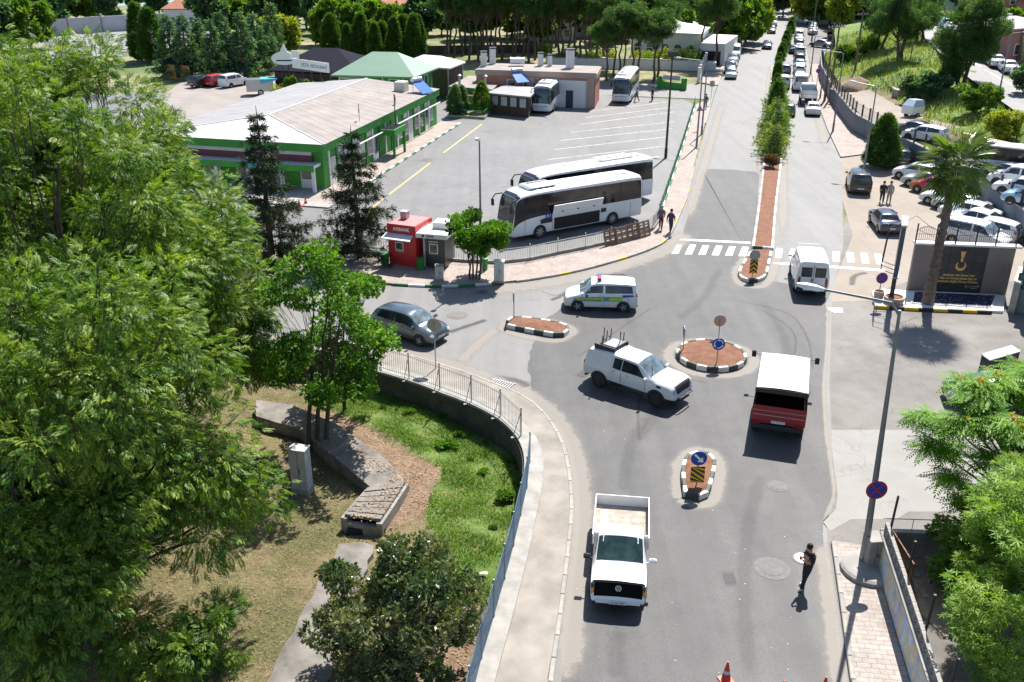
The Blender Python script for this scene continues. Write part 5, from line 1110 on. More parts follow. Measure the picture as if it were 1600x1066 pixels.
coach('white coach parked facing the camera beside the brown wooden cafe', P(845, 179) - Vector((-.05, -1, 0)).normalized() * 0 + Vector((math.cos(S_A), math.sin(S_A), 0)) * 5.6, S_A + math.pi, 11.0, sc_=.93)
coach('white coach being washed at the far end of the yard', P(968, 163) + Vector((math.cos(S_A), math.sin(S_A), 0)) * 5.4 , S_A + math.pi + .02, 10.8, sc_=.93)
coach('white coach parked on the hill terrace in front of the yellow wall', P(1572, 272, 1.85), heading(P(1600, 272, 1.8), P(1530, 264, 1.8)), 7.4, sc_=.68)

# ---- copies: build one light car per kind, then recolour copies
PROTO = {}
def proto(kind):
    if kind not in PROTO: PROTO[kind] = make_car(kind, PAINT['white'], 'x', (0, 0, -50), 0, lod=1)[0]
    return PROTO[kind]
used_proto = set()
ORD = ['first', 'second', 'third', 'fourth', 'fifth', 'sixth', 'seventh', 'eighth', 'ninth', 'tenth', 'eleventh', 'twelfth', 'thirteenth', 'fourteenth', 'fifteenth', 'sixteenth', 'seventeenth', 'eighteenth', 'nineteenth', 'twentieth', 'twenty first', 'twenty second', 'twenty third', 'twenty fourth', 'twenty fifth', 'twenty sixth', 'twenty seventh', 'twenty eighth', 'twenty ninth', 'thirtieth']
WORD = dict(sedan='saloon', hatch='hatchback', suv='off roader', mpv='people carrier', van='panel van', old='old saloon', pickup='pickup')
def place(kind, c, label, p, rz, group, scale=1.0):
    pr = proto(kind)
    if kind not in used_proto:
        used_proto.add(kind); o = pr; o.location = p; o.rotation_euler = (0, 0, rz); o.scale = (scale,) * 3; o['label'] = label
        for ch in [o] + list(o.children):
            if ch.type == 'MESH':
                for s_ in ch.material_slots:
                    if s_.material == PAINT['white']: s_.link = 'OBJECT'; s_.material = PAINT[c]
    else:
        o = copy_tree(pr, p, rz, label, scale=scale, mats={'paint_white': PAINT[c]})
        for ch in o.children:
            for s_ in ch.material_slots:
                if s_.link == 'OBJECT': s_.material = PAINT[c]
    o['group'] = group; o['category'] = 'van' if kind == 'van' else ('pickup truck' if kind == 'pickup' else 'car'); return o
CN = dict(darkblue='dark blue', darkred='dark red', lightblue='light blue', skyblue='pale blue')
def row(items, where, group, gen):
    for k, (kind, c) in enumerate(items):
        p, rz = gen(k); place(kind, c, '%s %s, %s %s' % (CN.get(c, c), WORD[kind], ORD[k], where), p, rz, group)
UP, DN = S_A, S_A + math.pi
# moving cars
for kind, c, lab, u, v, rz in (('old', 'silver', 'pale saloon coming out past the yard exit towards the camera', 1142, 122, DN), ('sedan', 'darkblue', 'dark blue saloon driving down the left carriageway past the villa', 1198, 76, DN), ('van', 'white', 'white van coming down the far left carriageway', 1207, 41, DN),
    ('mpv', 'silver', 'silver people carrier driving up the right carriageway past the bushes', 1223, 137, UP), ('hatch', 'grey', 'grey hatchback driving up ahead of the silver people carrier', 1226, 114, UP), ('sedan', 'darkblue', 'small dark car driving up the far right carriageway alone', 1240, 83, UP), ('hatch', 'grey', 'dark hatchback coming out behind the median bush', 1230, 179, UP),
    ('sedan', 'white', 'white saloon parked behind the dropside truck', 1269, 178, UP), ('hatch', 'black', 'black car at the far left kerb in the moving lane', 1205, 52, DN)):
    place(kind, c, lab, P(u, v) + Vector((0, 0, .02)), rz, 'cars moving on the avenue')
# dropside truck parked on the right
o = thing('dropside_truck', 'grey white dropside truck parked at the right kerb', 'truck', P(1262, 166) + Vector((0, 0, .02)), UP)
for sd in (-1, 1): MB().bx(0, 3.4, sd * 1.0 - .03, sd * 1.0 + .03, .95, 1.9).build('side_board', PAINT['silver'], o)
MB().bx(-.05, .0, -1.03, 1.03, .95, 1.9).build('tailboard', PAINT['silver'], o); MB().bx(-.06, -.05, -1.0, 1.0, 1.4, 1.44).build('tailboard_rib', M_TRIM, o); MB().bx(0, 3.4, -.97, .97, .85, .95).build('load_bed', M_INT, o); MB().bx(3.4, 3.46, -1.0, 1.0, .9, 2.1).build('headboard', PAINT['white'], o)
cl = Loft([(3.55, .9, .6, 1.5, 2.1, .82), (3.65, .95, .5, 1.55, 2.25, .84), (4.4, .95, .5, 1.5, 2.25, .84), (4.9, .93, .5, 1.2, 1.4, .85), (5.0, .85, .6, .9, 1.0, .75)]); cl.body().build('cab', PAINT['white'], o, smooth=True); cl.patch([(2.1, 7.8), (2.95, 7.85), (2.95, 4.15), (2.1, 4.2)], .008).build('windscreen', M_WSH, o); cl.patch([(.1, 7.6), (.9, 7.6), (.9, 4.4), (.1, 4.4)], .008).build('rear_window', M_GLS, o)
for x in (.8, 4.3):
    for sd in (-1, 1): wheel_parts(o, x, .98, .4, sd, lod=1)
MB().bx(-.1, 3.6, -.4, .4, .5, .8).build('chassis', M_TRIM, o)
row([('van', 'white'), ('sedan', 'silver'), ('hatch', 'white'), ('sedan', 'skyblue'), ('hatch', 'darkred'), ('mpv', 'silver'), ('sedan', 'white'), ('hatch', 'grey'), ('sedan', 'silver'), ('suv', 'white')], 'in the line parked along the right kerb beyond the truck', 'cars parked along the right kerb', lambda k: (ST(73.5 + k * 7.6 + random.uniform(-.8, .8), 10.3 + .17 * k, .02), UP + random.uniform(-.02, .02)))
row([('mpv', 'darkblue'), ('sedan', 'silver'), ('sedan', 'grey'), ('van', 'white'), ('sedan', 'white'), ('hatch', 'silver'), ('sedan', 'white'), ('hatch', 'white'), ('sedan', 'silver'), ('sedan', 'white'), ('hatch', 'white'), ('suv', 'silver'), ('sedan', 'white'), ('van', 'white'), ('hatch', 'grey'), ('sedan', 'white')], 'in the line parked along the villa pavement', 'cars parked along the left kerb', lambda k: (ST(88 + k * 6.1, .3 + .0125 * max(0, k * 6.1 - 20), .02), DN + random.uniform(-.03, .03)))
row([('sedan', 'silver'), ('hatch', 'darkred'), ('sedan', 'grey'), ('sedan', 'white'), ('suv', 'black'), ('hatch', 'silver'), ('sedan', 'grey'), ('sedan', 'white'), ('hatch', 'darkblue'), ('van', 'white')], 'in the crowded far right car park from the kerb', 'cars in the far right car park', lambda k: (ST(126 + (k % 2) * 7 + k * .8, 15.5 + k * 2.3, .05), UP + .9 + random.uniform(-.08, .08)))
row([('sedan', 'silver'), ('sedan', 'white'), ('hatch', 'grey'), ('sedan', 'silver'), ('sedan', 'grey'), ('hatch', 'white'), ('sedan', 'silver'), ('suv', 'white'), ('hatch', 'silver'), ('sedan', 'white')], 'in the distant line at the top right of the avenue', 'cars parked at the far right kerb', lambda k: (ST(150 + k * 5.6, 14.8 + k * .25, .04), UP + .05))
# hill road
for k, (c, u, v, z, lab) in enumerate((('white', 1552, 108, 4.5, 'white car first of three parked beside the upper hill road wall'), ('white', 1572, 117, 4.3, 'white car second of three parked beside the upper hill road wall'), ('white', 1592, 128, 4.1, 'white car third and nearest of three parked beside the upper hill road wall'))):
    q = P(u, v, z); place('sedan', c, lab, Vector((q.x, q.y, hill_w(q) + .12)), heading(HR_L[2], HR_L[4]), 'cars parked on the hill road')
for k in range(6):
    q = HR_R[4].lerp(HR_R[6], k / 5.5); q = Vector((q.x - 1.0, q.y, 0)); place(['hatch', 'sedan'][k % 2], ['silver', 'white', 'skyblue', 'white', 'silver', 'white'][k], '%s car, %s in the line at the upper hill road bend' % (['silver', 'white', 'pale blue', 'white', 'silver', 'white'][k], ORD[k]), Vector((q.x, q.y, hill_w(q) + .12)), heading(HR_R[4], HR_R[6]), 'cars parked at the hill road bend')
# terrace cars
for kind, c, u, v, lab in (('sedan', 'darkblue', 1428, 212, 'dark blue saloon on the terrace behind the railing left of the palm'), ('hatch', 'white', 1444, 220, 'white hatchback on the terrace behind the palm crown'), ('sedan', 'darkblue', 1574, 282, 'dark blue saloon on the terrace in front of the terrace coach'), ('mpv', 'white', 1590, 293, 'white people carrier second in the terrace row by the railing'), ('sedan', 'white', 1600, 306, 'white saloon third in the terrace row by the railing'), ('hatch', 'skyblue', 1612, 322, 'pale blue hatchback at the right end of the terrace row')):
    place(kind, c, lab, P(u, v, 1.9), heading(P(1600, 290, 1.8), P(1540, 280, 1.8)), 'cars parked on the terrace')
# rear car park
for kind, c, u, v, lab in (('suv', 'black', 318, 135, 'black off roader under the cedars of the rear car park'), ('sedan', 'grey', 328, 133, 'dark car squeezed beside the black off roader under the cedars'), ('suv', 'red', 343, 134, 'red off roader between dark and white cars in the rear car park'), ('mpv', 'white', 366, 135, 'white people carrier beside the red off roader in the rear car park')):
    place(kind, c, lab, P(u, v) + Vector((0, 0, .02)), R(60), 'cars in the rear car park')
for k, (u, v, c) in enumerate(((1420, 20, 'silver'), (1395, 30, 'white'))): pass
o = thing('box_trailer', 'white box trailer with blue tarpaulin behind the terminal roof', 'trailer', P(412, 148) + Vector((0, 0, .02)), R(12))
MB().bx(-2.1, 1.4, -1, 1, .55, 2.1, .05).build('box', PAINT['silver'], o); MB().add([(-.2, -1.06, 1.5), (2.0, -1.02, 2.0), (2.0, 1.02, 2.1), (-.2, 1.06, 2.14), (-.2, -1.0, 2.14), (2, -1, 2.14)], [(3, 4, 5, 2), (4, 0, 1, 5)]).build('tarpaulin', plain('tarp_cyan', (.05, .42, .60, 1), .5, var=.15), o)
for sd in (-1, 1): wheel_parts(o, -.3, 1.05, .4, sd, lod=1)
MB().tube([(1.4, 0, .6), (2.6, 0, .5)], .05, 6).build('drawbar', M_DARK, o)
# ================================================================== BUILDINGS
M_GREEN = plain('terminal_green', (.05, .26, .035, 1), .8, var=.26, scale=.6); M_GREEND = plain('terminal_dark_green', (.03, .19, .03, 1), .7, var=.14, scale=.8)
M_WWALL = plain('white_render', (.66, .65, .63, 1), .8, var=.09, scale=.7); M_MAROON = plain('maroon_panel', (.13, .025, .035, 1), .5, var=.15)
M_RPINK = plain('roof_sheet_beige', (.245, .212, .192, 1), .8, .0, var=.25, scale=.5, bump=.2, bscale=6); M_RGREY = plain('roof_sheet_grey', (.26, .25, .25, 1), .65, 0, var=.14, scale=.5); M_RWHITE = plain('roof_sheet_white', (.55, .54, .52, 1), .55, 0, var=.06, scale=.5)
M_RGRN = plain('roof_sheet_green', (.16, .27, .19, 1), .55, 0, var=.08, scale=.5); M_TILE = plain('terracotta', (.40, .16, .09, 1), .85, var=.3, scale=2, bump=.8, bscale=9); M_WGLS = glass('window_glass', (.05, .06, .07, 1)); M_PANE = plain('curtained_pane', (.40, .41, .43, 1), .25, var=.3, scale=2)
M_PINKW = plain('salmon_render', (.42, .17, .13, 1), .85, var=.15, scale=.6); M_TANW = plain('tan_render', (.38, .28, .23, 1), .85, var=.15, scale=.6); M_WOOD = plain('dark_wood', (.075, .042, .028, 1), .75, var=.3, scale=3); M_DROOF = plain('dark_navy_roof', (.012, .013, .022, 1), .9, var=.25, scale=1.2, spec=.1)
M_CREAM = plain('cream_render', (.60, .53, .47, 1), .85, var=.1, scale=.6); M_METAL = plain('white_metal', (.62, .63, .63, 1), .4, .3, var=.12, scale=4)
tb = thing('bus_terminal', 'long single storey green bus terminal with beige sheet roof', 'building', ST(7.2, -30.3), S_A); TL, TWd = 29.8, 16.5
MB().bx(0, TL, 0, TWd, 0, 3.45).build('wall', M_GREEN, tb)
for nm, (x0, x1, y0, y1, z0, z1), mt in (('fascia', (-.35, TL + .1, -.35, 0, 3.3, 3.98), M_GREEN), ('fascia', (-.35, 0, 0, TWd + .3, 3.3, 3.98), M_GREEN), ('white_strip', (-.12, -.003, 1.0, TWd, 2.95, 3.29), M_WWALL), ('maroon_band', (-.2, -.003, .9, TWd, 2.45, 2.94), M_MAROON), ('canopy_slab', (-1.5, -.004, .2, TWd, 2.15, 2.4), M_METAL)):
    MB().bx(x0, x1, y0, y1, z0, z1).build(nm, mt, tb)
MB().bx(-1.55, -1.5, .15, TWd, 1.9, 2.42).build('canopy_edge', M_GREEN, tb)
for y in (.35, 3.4, 6.4, 9.4, 12.4): MB().bx(-1.4, -1.15, y - .13, y + .13, 0, 2.15).build('column', M_WWALL, tb)
for y, w in ((1.6, 1.1), (4.5, 1.6), (7.4, 1.6), (10.6, 1.6)):
    f = MB().bx(-.06, -.003, y - w / 2, y + w / 2, .1, 2.05).build('door', M_WWALL, tb); MB().bx(-.075, -.06, y - w / 2 + .1, y + w / 2 - .1, .9, 1.95).build('pane', M_WGLS, f)
text('53', .3, M_SWHITE, tb, frame((-1.53, 2.6, 2.2), (0, -1, 0), (0, 0, 1)), .002) if False else MB().bx(-1.58, -1.551, 4.5, 6.2, 2.0, 2.35).build('blue_sign', plain('sign_cyan', (.05, .30, .45, 1), .5), tb)
xs = 1.0; k = 0
while xs < TL - 1.6:                       # avenue side: white pilasters between window bays
    MB().bx(xs - .02, xs + .26, -.1, -.003, 0, 3.29).build('pilaster', M_WWALL if k % 2 == 0 else M_GREEND, tb)
    if not 12.0 < xs < 15.8:
        w0, w1 = xs + .42, xs + 1.35; f = MB().bx(w0, w1, -.07, -.003, .95 if k % 3 else .1, 2.5).build('window' if k % 3 else 'door', M_WWALL, tb)
        MB().bx(w0 + .08, w1 - .08, -.085, -.07, 1.02 if k % 3 else .75, 2.42).build('pane', M_WGLS if k % 4 else M_PANE, f)
        MB().bx(w0 - .04, w1 + .04, -.14, -.071, .86 if k % 3 else .02, .93 if k % 3 else .08).build('sill', M_CONC, f)
        MB().bx(w0, w1, -.06, -.003, 2.62, 3.1).build('upper_panel', M_PANE if k % 2 else M_GREEND, tb)
    xs += 1.62; k += 1
MB().tube([(6.5, -.55, 2.62), (TL - .3, -.55, 2.62)], .06, 6).build('white_pipe', M_SWHITE, tb)
cn = MB().bx(12.2, 15.4, -1.75, -.36, 2.3, 2.85).build('entrance_canopy', M_GREEN, tb); MB().bx(12.35, 15.25, -1.6, -.4, 2.851, 2.87).build('canopy_top', M_DROOF, cn)
MB().bx(12.3, 12.5, -1.65, -1.45, 0, 2.3).bx(15.1, 15.3, -1.65, -1.45, 0, 2.3).build('canopy_post', M_GREEND, tb); MB().tube([(14.2, -1.1, 2.87), (14.2, -1.1, 5.9)], .05, 6).build('flag_pole', M_DARK, tb)
EZ, RZ = 3.98, 4.8; ry = 8.2; rx0, rx1 = 6.6, TL - 2.0
def slope(name, a, b, c_, d_, n, mt):      # sheets laid side by side from a-b (eave) to d-c (ridge)
    a, b, c_, d_ = map(Vector, (a, b, c_, d_)); nn = (b - a).cross(d_ - a).normalized()
    if nn.z < 0: nn = -nn
    for i in range(n):
        f0, f1 = i / n, (i + 1) / n - .0015; o_ = nn * (.03 + random.uniform(0, .006)); q = [a.lerp(b, f0), a.lerp(b, f1), d_.lerp(c_, f1), d_.lerp(c_, f0)]
        MB().add([p + o_ for p in q] + [p - nn * .02 for p in q], [(0, 1, 2, 3), (1, 0, 4, 5), (2, 1, 5, 6), (3, 2, 6, 7), (0, 3, 7, 4)]).build(name, mt, tb)
slope('roof_sheet', (-.4, -.42, EZ), (TL + .1, -.42, EZ), (TL + .1, ry, RZ), (rx0, ry, RZ), 20, M_RPINK)
slope('roof_sheet', (-.4, TWd + .4, EZ), (TL + .1, TWd + .4, EZ), (TL + .1, ry, RZ), (rx0, ry, RZ), 18, M_RGREY)
slope('roof_sheet', (-.42, -.42, EZ), (-.42, TWd + .4, EZ), (rx0, ry, RZ), (rx0, ry - .001, RZ), 1, M_RWHITE)
for a, b in (((-.4, -.42, EZ + .05), (rx0, ry, RZ + .06)), ((-.4, TWd + .4, EZ + .05), (rx0, ry, RZ + .06)), ((rx0, ry, RZ + .06), (TL, ry, RZ + .06))): MB().tube([a, b], .07, 5).build('ridge_cap', M_RWHITE, tb)
MB().add([(TL, 0, 3.45), (TL, TWd, 3.45), (TL, ry, RZ)], [(0, 1, 2)]).build('gable', M_WWALL, tb)
MB().bx(25.2, 26.5, 2.0, 3.2, 4.15, 5.3, .06).build('cooling_unit', plain('ac_beige', (.58, .54, .47, 1), .6), tb)
def solar(parent, x, y, z, rz=0.0):
    M = Matrix.Translation((x, y, z)) @ Matrix.Rotation(rz, 4, 'Z'); h = MB(); h.tube([(-.7, .5, 1.35), (.7, .5, 1.35)], .26, 12); h.v = [M @ Vector(v) for v in h.v]; s_ = h.build('water_tank', M_CHROME, parent, smooth=True)
    p = MB(); p.add([(-.9, -1.2, .1), (.9, -1.2, .1), (.9, .35, 1.15), (-.9, .35, 1.15), (-.9, -1.2, .04), (.9, -1.2, .04), (.9, .35, 1.09), (-.9, .35, 1.09)], [(0, 1, 2, 3), (4, 7, 6, 5), (0, 4, 5, 1), (1, 5, 6, 2), (3, 2, 6, 7), (0, 3, 7, 4)]); p.v = [M @ Vector(v) for v in p.v]; p.build('solar_panel', plain('solar_blue', (.06, .16, .42, 1), .15, .2), parent)
    q = MB(); q.tube([(-.6, .5, 0), (-.6, .5, 1.2)], .03, 5).tube([(.6, .5, 0), (.6, .5, 1.2)], .03, 5); q.v = [M @ Vector(v) for v in q.v]; q.build('stand', M_GALV, parent)
solar(tb, 26.3, -.0 + .6, 4.1, -.4)
for x, y, h in ((9.5, .6, 1.6), (18.5, .5, 1.0)): MB().tube([(x, y, 4.1), (x, y, 4.1 + h)], .025, 5).box((x, y, 4.1 + h * .6), (.5, .05, .35), .5).build('antenna', M_DARK, tb)
# terminal pavement
mb = MB().prism([(p.x, p.y) for p in (ST(3.5, -30.2), ST(3.5, -27.6), ST(38.5, -28.0), ST(38.5, -30.3))], -.02, .12); pv5 = struct('terminal_pavement', mb, M_PAVE)
kerb_run(pv5, [ST(3.5, -27.55), ST(38.5, -27.95)], 1.2, .2, .15, [M_KW, M_KG])
mb = MB().prism([(p.x, p.y) for p in (ST(2.0, -46), ST(2.0, -27.6), ST(7.1, -27.6), ST(7.1, -46))], -.02, .118); struct('terminal_forecourt', mb, M_CONC)
# generic helpers for the other buildings
def wall_box(o, pts, z0, z1, mt, name='wall'): return MB().prism([(p.x, p.y) for p in local(o, pts)], z0, z1).build(name, mt, o)
def hip(o, pts, z, rise, mt, over=.4, inset=.42, name='roof'):
    q = local(o, pts); c_ = sum(q, Vector()) / 4; q = [c_ + (p - c_) * (1 + over / max(1, (p - c_).length)) for p in q]; a, b = (q[0] + q[3]) / 2, (q[1] + q[2]) / 2; L = (b - a).length; d = (b - a) / L; hw = (q[3] - q[0]).length / 2; ins = min(hw * 2 * inset, L / 2 - .05); r0, r1 = a + d * ins, b - d * ins
    vs = [Vector((p.x, p.y, z)) for p in q] + [Vector((r0.x, r0.y, z + rise)), Vector((r1.x, r1.y, z + rise))] + [Vector((p.x, p.y, z - .18)) for p in q]
    return MB().add(vs, [(0, 1, 5, 4), (1, 2, 5), (2, 3, 4, 5), (3, 0, 4), (9, 8, 7, 6), (0, 6, 7, 1), (1, 7, 8, 2), (2, 8, 9, 3), (3, 9, 6, 0)]).build(name, mt, o)
def win(o, a, b, f, z0, z1, w, mt=None, name='window', frame_m=None, out=.05):
    "opening on the wall from a to b (seen with a on the left), f = place along it"
    a, b = local(o, [a, b]); d = (b - a).normalized(); n = Vector((d.y, -d.x, 0)); c_ = a.lerp(b, f); rz = math.atan2(d.y, d.x)
    fr = MB().box(c_ + n * (out / 2) + Vector((0, 0, (z0 + z1) / 2)), (w, out, z1 - z0), rz).build(name, frame_m or M_WWALL, o)
    MB().box(c_ + n * (out + .008) + Vector((0, 0, (z0 + z1) / 2)), (w * .8, .016, (z1 - z0) * .84), rz).build('pane', mt or M_WGLS, fr); return fr
# green pavilion behind the terminal
A, B, C_ = P(528, 117, 4.2), P(641, 120, 4.2), P(675, 107, 4.2); A.z = B.z = C_.z = 0; D_ = A + (C_ - B)
o = thing('green_pavilion', 'green walled pavilion with pale green hipped roof behind the terminal', 'building', A); wall_box(o, [A, B, C_, D_], 0, 4.15, M_GREEN); hip(o, [A, B, C_, D_], 4.25, 2.3, M_RGRN, .9)
for f in (.1, .3, .78): win(o, A, B, f, 2.2, 3.9, 1.5)
for f in (.3, .7): win(o, B, C_, f, 2.2, 3.8, 1.2)
for f in (.02, .2, .38, .62, .9): MB().box(local(o, [A.lerp(B, f)])[0] + Vector((0, -.06, 2.1)), (.12, .1, 4.2), heading(A, B)).build('white_post', M_WWALL, o)
# white canopy roof behind
A, B, C_ = P(628, 100, 4), P(700, 106, 4), P(722, 97, 4); D_ = A + (C_ - B); 
for p in (A, B, C_, D_): p.z = 0
o = thing('canopy_building', 'low building with white tent like roof between pavilion and pink building', 'building', A); hip(o, [A, B, C_, D_], 4.0, 1.0, M_RWHITE, .5); wall_box(o, [A, B, C_, D_], 0, 3.8, M_WOOD)
for p in local(o, [B, C_]): MB().tube([p, p + Vector((0, 0, 3.8))], .1, 6).build('post', M_GALV, o)
# flat roofed kitchen with green fascia
q = [P(702, 136, 2.5), P(769, 141, 2.5), P(787, 123, 2.5), P(733, 120, 2.5)]
for p in q: p.z = 0
o = thing('kitchen_block', 'flat roofed block with green fascia and metal flues beside the cafe', 'building', q[0]); wall_box(o, q, 0, 2.0, M_GREEND); wall_box(o, q, 2.0, 2.5, M_GREEN, 'fascia'); c_ = sum(q, Vector()) / 4
wall_box(o, [c_ + (p - c_) * 1.03 for p in q], 2.5, 2.6, M_RPINK, 'roof')
for f, g_ in ((.15, .2), (.75, .3), (.55, .7)):
    p = local(o, [q[0].lerp(q[1], f).lerp(q[3].lerp(q[2], f), g_)])[0]; MB().tube([p + Vector((0, 0, 2.6)), p + Vector((0, 0, 3.6))], .16, 8).lathe([(.28, 3.6), (.28, 3.68), (.05, 3.85)], 10, Matrix.Translation((p.x, p.y, 0))).build('flue', M_GALV, o)
e0, e1 = local(o, [q[0], q[1]]); MB().add([e0 + Vector((0, 0, 2.0)), e1 + Vector((0, 0, 2.0)), e1 + Vector((.2, -1.1, 1.8)), e0 + Vector((0, -1.1, 1.8))], [(0, 1, 2, 3)]).build('awning', M_RUST, o)
for f in (.2, .5, .8): win(o, q[0], q[1], f, .7, 1.6, 1.0)
# brown wooden cafe
q = [P(765, 145, 2.45), P(826, 151, 2.45), P(838, 138, 2.45), P(793, 133, 2.45)]
for p in q: p.z = 0
o = thing('wooden_cafe', 'brown wooden cafe with grey roof and row of windows', 'building', q[0]); wall_box(o, q, 0, 2.4, M_WOOD); hip(o, q, 2.5, .3, M_RGREY, .5)
for f in (.14, .38, .62, .86): win(o, q[0], q[1], f, 1.0, 2.25, 1.05, M_PANE, frame_m=M_WOOD)
for f in (.3, .7): win(o, q[1], q[2], f, 1.0, 2.2, 1.0, M_PANE, frame_m=M_WOOD)
solar(o, *(local(o, [q[2].lerp(q[3], .6)])[0].xy), 3.0, .5)
# pink flat building
q = [P(744, 108, 4.3), P(931, 114, 4.3), P(938, 103, 4.3), P(757, 98, 4.3)]
for p in q: p.z = 0
o = thing('pink_building', 'flat roofed salmon building with white end wall and chimneys', 'building', q[0]); wall_box(o, q, 0, 3.6, M_PINKW); c_ = sum(q, Vector()) / 4; wall_box(o, [c_ + (p - c_) * 1.02 for p in q], 3.6, 4.2, M_TANW, 'parapet'); wall_box(o, [c_ + (p - c_) * 1.0 for p in q], 4.2, 4.26, M_RPINK, 'roof')
a, b = q[0].lerp(q[1], .62), q[0].lerp(q[1], .93); d = (b - a).normalized(); n = Vector((d.y, -d.x, 0)); wall_box(o, [a, b, b + n * .12, a + n * .12], 0, 3.3, M_WWALL, 'white_wall'); win(o, a + n * .12, b + n * .12, .55, 0, 2.1, .9, plain('navy_door', (.02, .03, .06, 1), .5), 'door', M_DARK)
for f in (.48, .51, .66, .69): win(o, q[0] + n * .12, q[1] + n * .12, f, 2.9, 3.45, .4)
for f in (.3, .44): win(o, q[0], q[1], f, 1.8, 3.2, 1.2, M_WGLS)
for f in (.46, .96): MB().box(local(o, [q[0].lerp(q[1], f)])[0] + Vector((0, -.1, 1.8)), (.9, .3, 3.6), heading(q[0], q[1])).build('pier', M_TANW, o)
for f, g_, h, w in ((.03, .5, 1.7, .7), (.08, .9, 1.9, .7), (.5, .8, 1.5, .6), (.58, .8, 1.3, .5), (.76, .6, 2.2, .9)):
    p = local(o, [q[0].lerp(q[1], f).lerp(q[3].lerp(q[2], f), g_)])[0]; ch = MB().box(p + Vector((0, 0, 4.26 + h / 2)), (w, w, h), .2).build('chimney', M_WWALL, o); MB().box(p + Vector((0, 0, 4.26 + h + .12)), (w * 1.25, w * 1.25, .1), .2).box(p + Vector((0, 0, 4.26 + h + .04)), (w * .7, w * .7, .1), .2).build('chimney_cap', M_DARK, ch)
for k in range(4):
    p = local(o, [q[0].lerp(q[1], .27 + k * .035).lerp(q[3].lerp(q[2], .3), .7)])[0]; MB().tube([p + Vector((-.7, 0, 4.9)), p + Vector((.7, 0, 4.9))], .45, 10).build('water_tank', M_SWHITE, o)
# planted bed in front of the cafe
q = PL([(700, 183), (756, 187), (771, 172), (725, 168)]); bd = thing('planter_bed', 'planted bed with green rail fence before the cafe', 'planter', q[0]); wall_box(bd, q, 0, .25, M_GROUND, 'soil')
for a, b in zip(q, q[1:] + q[:1]):
    m = MB(); rails(m, *local(bd, [a, b]), .2, .8, .35, .02, (.1, .95), .03); m.build('rail', M_RAILG, bd); m = MB(); strip(m, local(bd, [a, b]), .18, .3, 0); m.build('edging', M_CONC, bd)
# boundary plinth with bright green gate at the exit
o = thing('gate_wall', 'bright green low gate wall at the far end of the coach yard', 'wall', P(1030, 138)); a, b = P(1030, 138) - o.location, P(1068, 141) - o.location
MB().box((a + b) / 2 + Vector((0, 0, .45)), ((b - a).length, .3, .9), heading(a, b)).build('wall', M_GREEN, o)
for p in (a, b): MB().box(p + Vector((0, 0, .8)), (.6, .6, 1.6), .2, .05).build('pier', M_GREEN, o)
MB().box((a + b) / 2 + Vector((0, .3, 1.5)), ((b - a).length * .7, .08, .6), heading(a, b)).build('sign_panel', M_PANE, o)
# villa compound
vw = thing('compound_wall', 'long white garden wall in front of the villa and pines', 'wall', P(990, 109)); pts = local(vw, PL([(855, 106), (940, 107), (1030, 109), (1118, 112)]))
m = MB(); strip(m, pts, .3, 1.5, 0); m.build('wall', M_WWALL, vw); m = MB(); strip(m, pts, .4, 1.6, 1.5); m.build('coping', M_CONC, vw)
for p in resample(pts, 4.5): MB().box(p + Vector((0, 0, .85)), (.45, .45, 1.7), .1).build('pier', M_WWALL, vw)
vf = thing('compound_fence', 'white pillared garden fence running along the villa pavement', 'fence', ST(78, -3.8)); pts = local(vf, [ST(76, -3.7), ST(100, -3.9), ST(150, -3.4)])
m = MB(); strip(m, pts, .3, .9, 0); m.build('plinth', M_WWALL, vf)
for i, p in enumerate(resample(pts, 3.0)): MB().box(p + Vector((0, 0, 1.1)), (.4, .4, 2.2 if i != 8 else 3.6), S_A, .04).build('pillar', M_WWALL, vf)
for a, b in zip(resample(pts, 3.0), resample(pts, 3.0)[1:]): m = MB(); rails(m, a, b, .9, 1.0, .3, .02); m.build('railing_panel', M_DARK, vf)
q = PL([(985, 93), (1092, 99), (1112, 78), (1010, 74)]); o = thing('villa', 'low white villa with arched windows behind the garden wall', 'villa', q[0]); wall_box(o, q, 0, 4.6, M_WWALL); hip(o, q, 4.7, 1.3, plain('villa_roof', (.55, .55, .54, 1), .6, var=.08), .5)
for k, f in enumerate((.1, .28, .5, .68, .86)):
    w_ = win(o, q[0], q[1], f, .3, 2.2, 1.3); M = frame(local(o, [q[0].lerp(q[1], f)])[0] + Vector((0, -.07, 2.2)), q[1] - q[0], (0, 0, 1)); m = MB(); m.prism([(.62 * math.cos(t), .62 * math.sin(t)) for t in np.linspace(0, math.pi, 12)], 0, .03); m.v = [M @ Vector(v) for v in m.v]; m.build('arch_light', M_WGLS, w_)
q = PL([(1092, 102), (1130, 104), (1150, 88), (1112, 86)]); o = thing('garage', 'flat white garage at the corner of the villa garden', 'building', q[0]); wall_box(o, q, 0, 3.0, M_WWALL); wall_box(o, q, 3.0, 3.5, M_WWALL, 'parapet'); win(o, q[0], q[1], .45, 0, 2.3, 3.2, M_INT, 'door', M_DARK)
